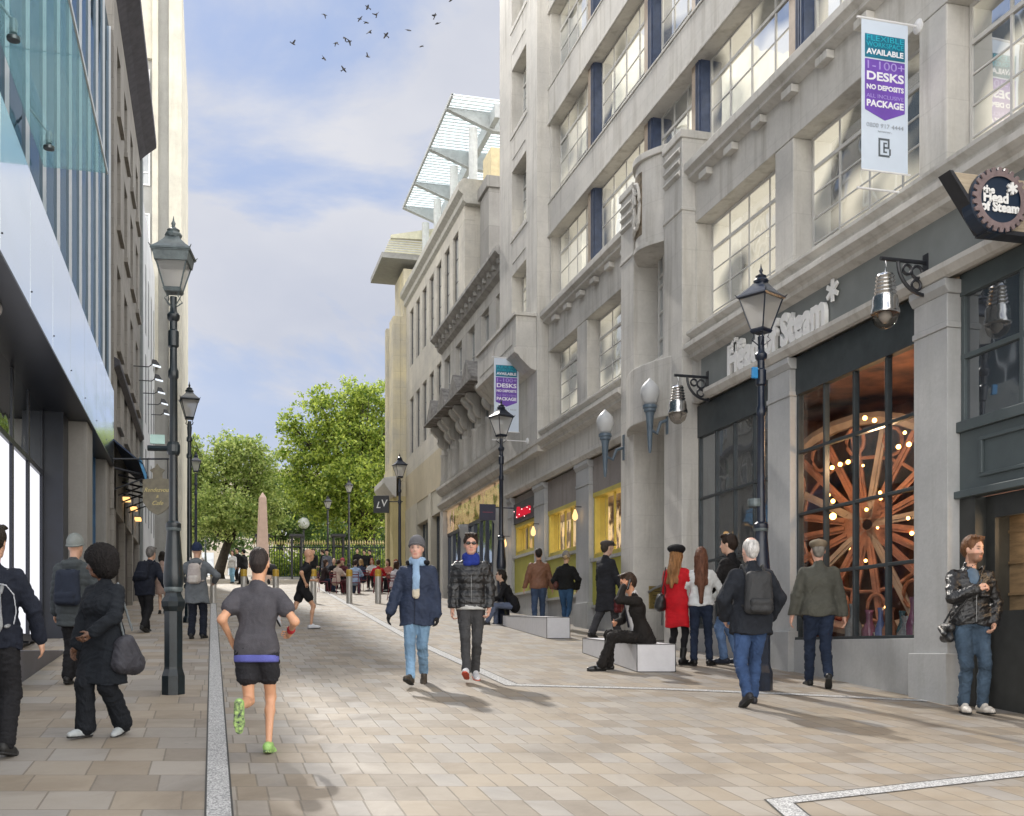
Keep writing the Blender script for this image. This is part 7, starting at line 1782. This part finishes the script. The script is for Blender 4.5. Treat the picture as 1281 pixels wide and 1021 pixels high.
# man in puffer jacket and sunglasses
def glasses(c,m=None):
    h=c['hl']; m=m or pmat('black_lens',(.008,.008,.008),.15)
    child(c,'sunglasses',lambda s:(s.ell(h((-.031,.093,.008)),(.030,.009,.019),.004),s.ell(h((.031,.093,.008)),(.030,.009,.019),.004),s.cone(h((-.02,.100,.014)),h((.02,.100,.014)),.005,.005,.004),s.cone(h((-.06,.085,.012)),h((-.082,-.01,.008)),.005,.005,.003),s.cone(h((.06,.085,.012)),h((.082,-.01,.008)),.005,.005,.003)),m,vox=.005)
fig=figure('man in sunglasses, black quilted jacket and royal blue scarf walking towards us', gp(589,851), H=1.93, yaw=R(184), vox=.010, feet=((-.06,-.12,.11,10),(.06,.26,.12,-20)), hands=((-.22,.08,.88),(.23,.08,.86)), elbows=((-1,-.9,0),(1,-.9,0)), curl=(.9,.9),
  top=('puffer_jacket',LEATH,dict(o=.040,hem=.03,flare=.006,fold=.012,quilt=.016,collar=.05,ff=12)), bottom=('jeans',K('charcoal_wool',(.06,.06,.062),.95)), hair=('short',(.030,.018,.012)), skin=(.66,.38,.28), shoes=((.7,.7,.72),), sole=K('red_sole',(.6,.10,.06),.6),
  extras=lambda c:(scarf(c,K('royal_scarf',(.02,.04,.26)),None,False), glasses(c), child(c,'shirt_hem',lambda s:s.cone(c['pel']+npv((-.055,.01,-.02)),c['pel']+npv((.055,.01,-.02)),.135,.135,.02,sq=(npv((0,1,0)),.94)),K('white_shirt',(.62,.62,.60)),post=lambda D,X,Y,Z:np.maximum(np.maximum(D,Z-(c['pel'][2]+.0)),(c['pel'][2]-.06)-Z+0*X+0*Y)), child(c,'zip',lambda s:s.cone(c['up']((0,.165,.36)),c['pel']+npv((0,.16,.03)),.006,.006,.002),pmat('zip_metal',(.3,.3,.3),.3,metal=.8),vox=.006)))
# seated man, far bench
def seat_pose(h=.43): return dict(pelvis=(0,0,h+.10), feet=((-.10,.52,.09,0),(.12,.42,.09,0)), knees=((0,.3,1),(0,.3,1)))
pf=gp(642,781); 
fig=figure('man in a black jacket and sunglasses sitting on the far bench block', (pf[0],pf[1],pf[2]-.06), H=1.78, yaw=R(95), vox=.012, **{**seat_pose(),'feet':((-.10,.62,.12,-10),(.12,.40,.09,0))}, lean=(R(28),0), head=(0,R(-12)), hands=((-.02,.48,.66),(.06,.45,.64)), elbows=((-1,-.2,-.6),(1,-.2,-.6)), top=('jacket',BLACKC,dict(o=.03,hem=.10,hang=(0,-.04,-.06),fold=.014)), bottom=('jeans',K('faded_denim',(.14,.17,.25))), hair=('short',(.02,.015,.012)), skin=SK2, shoes=((.03,.03,.035),), extras=glasses)
# brown jacket man and woman beyond the far bench
fig=figure('man in a tan brown leather jacket walking away past the yellow windows', gp(674,784), H=1.76, yaw=R(4), vox=.013, feet=((-.1,-.1,.09,10),(.1,.12,.09,0)), hands=((-.34,.05,.84),(.33,.05,.82)), elbows=((-1,-.5,0),(1,-.5,0)), top=('jacket',K('tan_leather',(.20,.095,.055),.5),dict(o=.034,hem=.06,fold=.016)), bottom=('jeans',DENIM), hair=('buzz',(.02,.015,.012)), build=1.1, skin=SK1)
fig=figure('woman in a fluffy black jacket and skinny jeans walking away by the pilaster', gp(708,788), H=1.68, yaw=R(-12), vox=.013, female=True, feet=((-.04,.06,.09,0),(.06,-.30,.22,60)), hands=((-.2,.12,.95),(.24,.12,.95)), elbows=((-1,-.8,-.2),(1,-.8,-.2)), top=('jacket',K('black_fluff',(.010,.010,.010)),dict(o=.05,hem=.0,fold=.022,ff=22)), bottom=('slim',K('blue_skinny',(.035,.085,.17))), hat=('beanie',K('grey_knit',(.2,.19,.18))), hair=('bun',(.45,.33,.18)), skin=SK2)
u=fig[1]['up']; worn(fig,'handbag','brown leather handbag at the hip of the woman in the fluffy jacket','handbag',[('bag',lambda s:(s.cone(u((-.22,-.08,.10)),u((-.24,.04,.06)),.07,.07,.02),s.cone(u((-.22,-.08,.16)),u((-.22,.04,.15)),.04,.04,.02)),K('bag_brown',(.10,.035,.025),.5),.003),('strap',lambda s:s.cone(u((-.22,-.02,.2)),u((-.16,-.02,.52)),.01,.01,.01),K('bag_brown',(.1,.035,.025)),0)])
# flat cap man with briefcase
fig=figure('man in a flat cap and long dark overcoat carrying a burgundy briefcase', gp(758,800), H=1.90, yaw=R(-58), vox=.012, feet=((-.05,-.28,.12,18),(.08,.22,.09,0)), hands=((-.26,.05,.8),(.25,.24,.80)), top=('overcoat',K('charcoal_coat',(.022,.023,.028)),dict(o=.034,hem=.42,flare=.03,fold=.01,collar=.035)), bottom=('trousers',K('grey_trouser',(.05,.05,.055))), hat=('cap',K('tweed',(.07,.06,.055))), hair=('buzz',(.05,.04,.03)), skin=SK2, curl=(.4,1.0))
w=fig[1]['wr'][1]; bx=w+npv((.0,.02,-.12))
worn(fig,'briefcase','burgundy leather briefcase with straps hanging from the hand of the man in the flat cap','briefcase',[('case',lambda s:[s.cone(bx+npv((0,y1,z)),bx+npv((0,y2,z)),.052,.052,.02) for z in (-.07,-.16,-.25) for y1,y2 in ((-.16,.16),)],K('burgundy',(.12,.02,.022),.4),.003),
  ('flap',lambda s:[s.cone(bx+npv((x_,-.15,-.05)),bx+npv((x_,.15,-.05)),.02,.02,.01) for x_ in (-.045,.045)],K('burgundy',(.12,.02,.022),.4),0),
  ('handle',lambda s:(s.cone(bx+npv((0,-.06,-.02)),bx+npv((0,-.03,.045)),.011,.011,.01),s.cone(bx+npv((0,-.03,.045)),bx+npv((0,.03,.045)),.011,.011,.01),s.cone(bx+npv((0,.03,.045)),bx+npv((0,.06,-.02)),.011,.011,.01)),K('burgundy_dark',(.06,.012,.014),.4),0),
  ('buckle_strap',lambda s:[s.cone(bx+npv((sx*.055,y_,-.04)),bx+npv((sx*.057,y_,-.28)),.011,.011,.003) for y_ in (-.08,.08) for sx in (-1,1)],K('strap_tan',(.20,.10,.05)),0)])
# seated man on the phone
pf=gp(800,838)
fig=figure('man in a black suit sitting on the near bench block, phone at his ear', (pf[0],pf[1],pf[2]-.03), H=1.86, yaw=R(98), vox=.010, pelvis=(0,-.02,.52), feet=((-.06,.56,.09,-4),(.10,.42,.10,0)), knees=((0,.3,1),(0,.3,1)), lean=(R(12),0), head=(R(8),R(14)), hands=((-.125,.25,1.20),(.02,.34,.68)), elbows=((-.5,.5,-1),(1,-.3,-.5)), curl=(1.1,.6),
  top=('suit_jacket',K('suit_black',(.014,.012,.011),.8),dict(o=.026,hem=.12,hang=(0,-.09,-.10),fold=.012,open=.045,sleeve=1.88)), bottom=('trousers',K('suit_trouser',(.014,.012,.011),.8)), hair=('short',(.05,.03,.02)), skin=(.60,.30,.18), shoes=(pmat('polished_shoe',(.01,.01,.01),.2),),
  extras=lambda c:(child(c,'shirt',lambda s:(s.cone(c['up']((0,.02,.10)),c['up']((0,.02,.42)),.115,.12,.04),s.cone(c['neck']+npv((0,0,0)),c['neck']+npv((0,.01,.035)),.064,.062,.02),s.cone(c['wr'][0]+(c['el'][0]-c['wr'][0])*.02,c['wr'][0]+(c['el'][0]-c['wr'][0])*.14,.033,.036,.01)),K('shirt_white',(.65,.65,.66)),post=lambda D,X,Y,Z:D), child(c,'tie',lambda s:(s.cone(c['up']((0,.145,.46)),c['up']((0,.15,.15)),.014,.028,.01,sq=(npv((0,1,0)),.5)),),K('tie_dark',(.02,.02,.03)))))
c=fig[1]; wpt=c['wr'][1]; dcol=(c['hl']((.085,.015,-.02)))
worn(fig,'mobile_phone','dark mobile phone held to the ear of the seated man in the suit','phone',[('handset',lambda s:s.cone(c['hl']((-.098,-.005,.03)),c['hl']((-.088,.055,-.07)),.020,.020,.004,sq=(npv((1,0,0)),.35)),pmat('phone_black',(.012,.012,.014),.2),0,None,.006)])
# three talking by the bar
fig=figure('woman in a red coat and black beret standing beside the porch', gp(846,832), H=1.78, yaw=R(-38), vox=.011, female=True, feet=((-.08,-.04,.09,0),(.08,.05,.09,0)), hands=((-.12,.25,1.0),(.12,.28,1.05)), elbows=((-1,-.4,-.4),(1,-.4,-.4)), top=('coat',K('scarlet_coat',(.52,.008,.016),.75),dict(o=.028,hem=.36,flare=.015,fold=.010,collar=.045)), bottom=('leggings',BLACKC), shoes=((.012,.012,.012),'boot'), hair=('long',(.30,.15,.06),.30), hat=('beret',BLACKC), skin=SK2)
u=fig[1]['up']; worn(fig,'shoulder_bag','black slouchy bag on the shoulder of the woman in the red coat','handbag',[('bag',lambda s:(s.cone(u((-.18,-.17,.10)),u((-.18,-.19,-.04)),.06,.085,.05),s.cone(u((-.14,-.20,.06)),u((-.2,-.10,-.04)),.06,.08,.05)),pmat('bag_black',(.012,.012,.013),.4,bump=.3),.008),('strap',lambda s:(s.cone(u((-.18,-.16,.15)),u((-.15,-.06,.56)),.012,.012,.01),s.cone(u((-.15,-.06,.56)),u((-.17,-.05,.1)),.012,.012,.01)),pmat('bag_black',(.012,.012,.013),.4),0)])
fig=figure('woman with long brown hair in a white jacket seen from behind', gp(877,833), H=1.76, yaw=R(-8), vox=.011, female=True, feet=((-.11,-.03,.09,0),(.13,.05,.09,0)), hands=((-.18,.18,1.0),(.18,.2,1.02)), elbows=((-1,-.7,-.2),(1,-.7,-.2)), top=('jacket',K('white_jacket',(.62,.64,.64),.8),dict(o=.026,hem=.02,fold=.014)), bottom=('jeans',DDEN), hair=('long',(.14,.06,.035),.10), skin=SK2, shoes=((.012,.012,.012),), toeout=(25,25))
fig=figure('tall man in a black coat and blue jeans looking left beside the white jacket', gp(914,831), H=1.95, yaw=R(52), vox=.011, head=(R(8),0), feet=((-.10,.05,.09,0),(.12,-.06,.09,0)), hands=((-.1,.28,1.0),(.15,.26,1.02)), elbows=((-1,-.5,-.4),(1,-.5,-.4)), top=('coat',K('black_wool',(.014,.013,.014)),dict(o=.030,hem=.26,fold=.009,collar=.05)), bottom=('jeans',K('washed_denim',(.12,.20,.36),.9,var=.4,scale=4)), hair=('short',(.025,.018,.012)), skin=SK2, shoes=((.02,.025,.04),), build=1.05)
# old man with backpack
fig=figure('white haired man in a dark jacket and bright blue jeans walking away', gp(940,883), H=1.85, yaw=R(10), vox=.010, feet=((-.13,-.20,.13,28),(.10,.20,.09,0)), hands=((-.24,.16,.95),(.28,.16,.95)), elbows=((-1,-.7,0),(1,-.7,0)), top=('jacket',K('blueblack',(.016,.019,.026)),dict(o=.046,hem=.16,flare=.03,fold=.016,collar=.06)), bottom=('jeans',K('mid_denim',(.045,.085,.19),.9,var=.5,scale=3)), hair=('balding',(.60,.58,.56)), skin=(.64,.40,.32), shoes=((.03,.03,.035),), build=1.15)
backpack(fig,'dark grey backpack worn by the white haired man',K('graphite_pack',(.035,.036,.038),.6),w=.15,h=.23,z=.28)
# olive jacket man
fig=figure('man in a flat cap and olive jacket walking away below the decorated window', gp(1024,860), H=1.85, yaw=R(-6), vox=.010, feet=((-.08,.22,.09,0),(.08,-.24,.15,32)), hands=((-.33,.06,.80),(.32,.02,.82)), elbows=((-1,-.5,0),(1,-.6,0)), top=('jacket',K('olive',(.085,.085,.070),.8),dict(o=.040,hem=.06,fold=.014,flare=.02,collar=.04)), bottom=('jeans',DDEN), hat=('cap',K('tan_tweed',(.20,.16,.11))), hair=('buzz',(.25,.23,.20)), skin=(.6,.34,.25), build=1.12)
# leather jacket man
fig=figure('bearded man in a black leather jacket and white shoes by the bar entrance', gp(1214,892), H=1.86, yaw=R(180), vox=.009, head=(R(28),R(2)), feet=((-.10,.05,.09,0),(.07,.0,.09,0)), hands=((-.20,.10,.92),(.03,.25,1.26)), elbows=((-1,-.8,0),(1,-.1,-.7)), curl=(.7,1.3), toeout=(10,6),
  top=('leather_jacket',LEATH,dict(o=.030,hem=.04,flare=.0,fold=.017,collar=.045,ff=11,cuff=.01)), bottom=('jeans',K('worn_denim',(.06,.095,.14),.9,var=.6,scale=3)), hair=('short',(.16,.075,.035)), beard=((.15,.07,.035),.7), skin=(.66,.38,.27), shoes=((.60,.56,.50),), build=1.1,
  extras=lambda c:(child(c,'t_shirt',lambda s:(s.cone(c['up']((0,.05,.42)),c['up']((0,.03,.49)),.095,.07,.03),),K('blue_tee',(.11,.16,.22))), child(c,'zip',lambda s:s.cone(c['up']((0,.155,.33)),c['pel']+npv((0,.15,.0)),.006,.006,.002),pmat('zip_metal',(.3,.3,.3),.3,metal=.8),vox=.006), [child(c,'pocket_flap',lambda s,x=x:s.cone(c['up']((x-.035,.145,.27)),c['up']((x+.035,.145,.27)),.020,.020,.01,sq=(npv((0,1,0)),.8)),LEATH) for x in (-.09,.09)]))
u=fig[1]['up']; worn(fig,'messenger_bag','black messenger bag on a long strap at the hip of the bearded man','bag',[('bag',lambda s:(s.cone(u((.24,-.08,-.06)),u((.24,.10,-.06)),.05,.05,.02),s.cone(u((.24,-.08,-.16)),u((.25,.10,-.16)),.05,.05,.02)),LEATH,.004),('flap',lambda s:s.cone(u((.285,-.06,-.06)),u((.295,.08,-.12)),.03,.035,.01),LEATH,0),('strap',lambda s:[s.cone(u(a),u(b),.015,.015,.01,sq=(npv((0,1,0)),.6)) for a,b in (((.24,.06,-.0),(.15,.15,.16)),((.15,.15,.16),(-.02,.165,.40)),((-.02,.165,.40),(-.11,.06,.57)),((-.11,.06,.57),(-.06,-.10,.50)),((-.06,-.10,.5),(.24,-.08,.0)))],LEATH,0)])

# ---------------------------------------------------------------- café at the top of the street
BURG=pmat('burgundy_metal',(.16,.015,.03),.4)
def bistro_proto():
    t=thing('bistro_chair','x','chair')
    mb=MB(); mb.lathe([(.2,.43),(.21,.44),(.2,.455)],16); mb.build('seat',BURG,t)
    for x,y in ((-.17,-.17),(.17,-.17),(-.17,.17),(.17,.17)):
        mb=MB(); mb.tube([(x*1.1,y*1.15,0),(x*.85,y*.85,.44)],.013,6); mb.build('leg',BURG,t)
    mb=MB()
    for x in (-.17,.17): mb.tube([(x*.9,-.16,.44),(x,-.22,.86)],.013,6)
    mb.tube([(-.17,-.22,.86),(.17,-.22,.86)],.013,6); mb.box(-.16,.16,-.225,-.205,.64,.68); mb.box(-.16,.16,-.23,-.21,.74,.78); mb.build('backrest',BURG,t)
    return t
chair0=bistro_proto(); used=[False]
def bistro(px,py,yaw,label):
    t=chair0 if not used[0] else copy_tree(chair0); used[0]=True
    p=gp(px,py); t.location=p; t.rotation_euler=(0,0,yaw-TH); t['label']=label; t['group']='burgundy café chairs'; t['category']='chair'; return t
def table(px,py,label,top=BURG,r=.34):
    p=gp(px,py); t=thing('cafe_table',label,'table',p,0,'round café tables')
    mb=MB(); mb.lathe([(r,.70),(r+.01,.715),(r,.73)],20); mb.build('table_top',top,t); mb=MB(); mb.tube([(0,0,.02),(0,0,.70)],.022,8); mb.build('stem',BLACKM,t); mb=MB(); mb.lathe([(.2,0),(.19,.02),(.03,.05)],14); mb.build('foot',BLACKM,t)
def cup(px,py,dx):
    p=gp(px,py); mb=MB(); mb.lathe([(.025,0),(.04,.03),(.042,.08)],10); o=mb.build('coffee_cup',WHITE,None); o.location=(p[0]+dx,p[1],p[2]+.73); return o
table(430,740,'small round café table among the group behind the bollards'); table(462,739,'small round café table in front of the woman in the white top'); table(500,745,'small round café table beside the corner store')
table(527,757,'round café table with a lilac top between the two men walking towards us',pmat('lilac_top',(.36,.16,.34),.4),.36)
tag(cup(430,740,0),'white cup on the café table nearest the middle bollards','cup'); tag(cup(462,739,.1),'white cup on the café table of the woman in the white top','cup')
def sitter(px,py,yaw,label,topc,botc,hair,ch=None,female=False,hat=None,fwd=(.45,.45),lean=8):
    p=gp(px,py)
    figure(label,p,H=1.72,yaw=R(yaw),vox=.022,pelvis=(0,0,.53),feet=((-.1,fwd[0],.09,0),(.1,fwd[1],.09,0)),knees=((0,.3,1),(0,.3,1)),lean=(R(lean),0),hands=((-.12,.38,.78),(.12,.4,.76)),elbows=((-1,-.2,-.6),(1,-.2,-.6)),
      top=('jacket',topc,dict(o=.026,hem=.06,hang=(0,-.05,-.05))),bottom=('trousers',botc),hair=hair,female=female,hat=hat,skin=SK2,group=None)
    if ch: bistro(px,py+.2,R(yaw),ch)
C=lambda n,c:K('cafe_'+n,c)
BR=(.05,.025,.015); BLD=(.45,.30,.14); GIN=(.32,.10,.03)
sitter(404,741,-70,'seated woman in dark brown at the left end of the café group',C('dkbrown',(.03,.02,.02)),DDEN,('bob',BR),'burgundy chair under the woman in dark brown',True)
sitter(418,736,185,'seated bald man in black facing us behind the beige coat',BLACKC,BLACKC,None,'burgundy chair under the bald man in black')
sitter(421,743,-35,'seated woman in a pale beige coat with her back to us',C('palebeige',(.55,.45,.38)),C('burg',(.08,.02,.025)),('bun',BR),'burgundy chair under the woman in the pale beige coat',True)
sitter(430,737,160,'seated man in a maroon coat with a red and white knitted hat',C('maroon',(.09,.025,.03)),BLACKC,None,'burgundy chair under the man in the knitted hat',hat=('beanie',C('redknit',(.5,.10,.12))))
sitter(444,743,0,'seated man in a light blue shirt with his back to us',C('ltblue',(.36,.48,.66)),DENIM,('short',BR),'burgundy chair under the man in the light blue shirt')
sitter(453,739,40,'seated blond woman in a navy cardigan',C('navycardi',(.04,.05,.09)),C('khaki',(.15,.13,.08)),('bob',BLD),'burgundy chair under the blond woman',True)
sitter(466,736,175,'seated red haired woman in a white top facing us',C('white',(.6,.58,.56)),BLACKC,('bob',GIN),'burgundy chair under the red haired woman',True)
sitter(473,742,5,'seated person in a bright red jacket with their back to us',C('red',(.50,.02,.03)),BLACKC,('short',BR),'burgundy chair under the bright red jacket')
sitter(487,740,150,'seated woman in a coral top beside the corner store',C('coral',(.45,.16,.12)),BLACKC,('bob',BR),'burgundy chair under the woman in the coral top',True)
sitter(498,741,120,'seated woman with auburn hair in a dark top nearest the shop wall',BLACKC,BLACKC,('long',GIN,.3),'burgundy chair under the auburn haired woman',True)
sitter(494,751,-30,'seated woman in a white blouse in front, right of the last bollard',C('white2',(.62,.58,.60)),BLACKC,('bob',BR),'burgundy chair under the woman in the white blouse',True)
def stander(px,py,H,yaw,label,topc,botc,hair,hat=None,female=False,stride=.12,hem=.1):
    figure(label,gp(px,py),H=H,yaw=R(yaw),vox=.022,feet=((-.09,stride,.09,0),(.09,-stride,.1,8)),hands=((-.24,.12,.85),(.26,.02,.83)),top=('jacket',topc,dict(o=.03,hem=hem)),bottom=('trousers',botc),hair=hair,hat=hat,female=female,skin=SK2)
stander(409,732,1.75,180,'person in a dark navy hat standing behind the café group',C('greyblue',(.12,.13,.16)),BLACKC,None,('beanie',NAVYC))
stander(404,727,1.72,75,'dark coated pedestrian striding left along the railings',BLACKC,NAVYC,('short',BR),stride=.3)
stander(392.5,728,1.78,170,'pedestrian in black seen beyond the bald runner',BLACKC,BLACKC,('short',BR))
for i,(px,l) in enumerate(((447,'leftmost'),(456,'middle'),(463,'rightmost'))): stander(px,726,1.8 if i==0 else 1.72,180-20*i,'black clad figure against the railings, %s of three'%l,BLACKC,BLACKC,('short',(.01,.01,.01)),stride=.03)
stander(291,730,1.7,170,'woman in a white top and pale blue skirt by the left tree trunk',C('white3',(.6,.6,.6)),C('skyblue',(.25,.45,.6)),('bob',BR),female=True)
stander(297,727,1.82,150,'dark silhouetted man beside the woman in white near the tree',BLACKC,BLACKC,('short',(.01,.01,.01)),stride=.05)
stander(305,731,1.75,60,'dark figure pushing off right of the tree trunk',BLACKC,BLACKC,('short',(.01,.01,.01)),stride=.2)
# pram
p=gp(336,731); t=thing('pushchair','dark pushchair parked behind the jogger near the railings','pushchair',p,R(30))
mb=MB(); mb.hexa([(-.22,-.3,.45),(.22,-.3,.45),(.22,.3,.5),(-.22,.3,.5)],[(-.25,-.42,.75),(.25,-.42,.75),(.25,.2,.62),(-.25,.2,.62)]); mb.build('seat',BLACKC,t,bevel=.04)
mb=MB(); n=8; pr=[(-.1+.38*math.cos(R(a)),.62+.42*math.sin(R(a))) for a in range(60,181,15)]; mb.profx(pr+[(-.1,.62)],-.24,.24); mb.build('hood',BLACKC,t,bevel=.02)
mb=MB()
for x in (-.22,.22): mb.tube([(x,-.35,.12),(x,.1,.5),(x,.62,1.0)],.013,6); mb.tube([(x,.35,.12),(x,0,.45)],.013,6)
mb.tube([(-.22,.62,1.0),(.22,.62,1.0)],.016,6); mb.build('frame',BSTEEL,t)
for x,y in ((-.25,-.38),(.25,-.38),(-.25,.36),(.25,.36)):
    mb=MB(); mb.lathe([(.11,-.02),(.125,0),(.11,.02)],16,(x,y,.125),M=Matrix.Rotation(R(90),3,'Y')); mb.build('wheel',BLACKM,t)
# black holdall on the ground by the group
p=gp(411,740); mb=MB(); mb.box(-.14,.14,-.1,.1,0,.38); mb.box(-.12,.12,-.08,.08,.38,.42); mb.tube([(-.06,0,.42),(-.05,0,.5),(.05,0,.5),(.06,0,.42)],.012,6); o=mb.build('holdall',BLACKC,None,bevel=.03); o.location=p; tag(o,'black bag standing on the paving by the café group','bag')
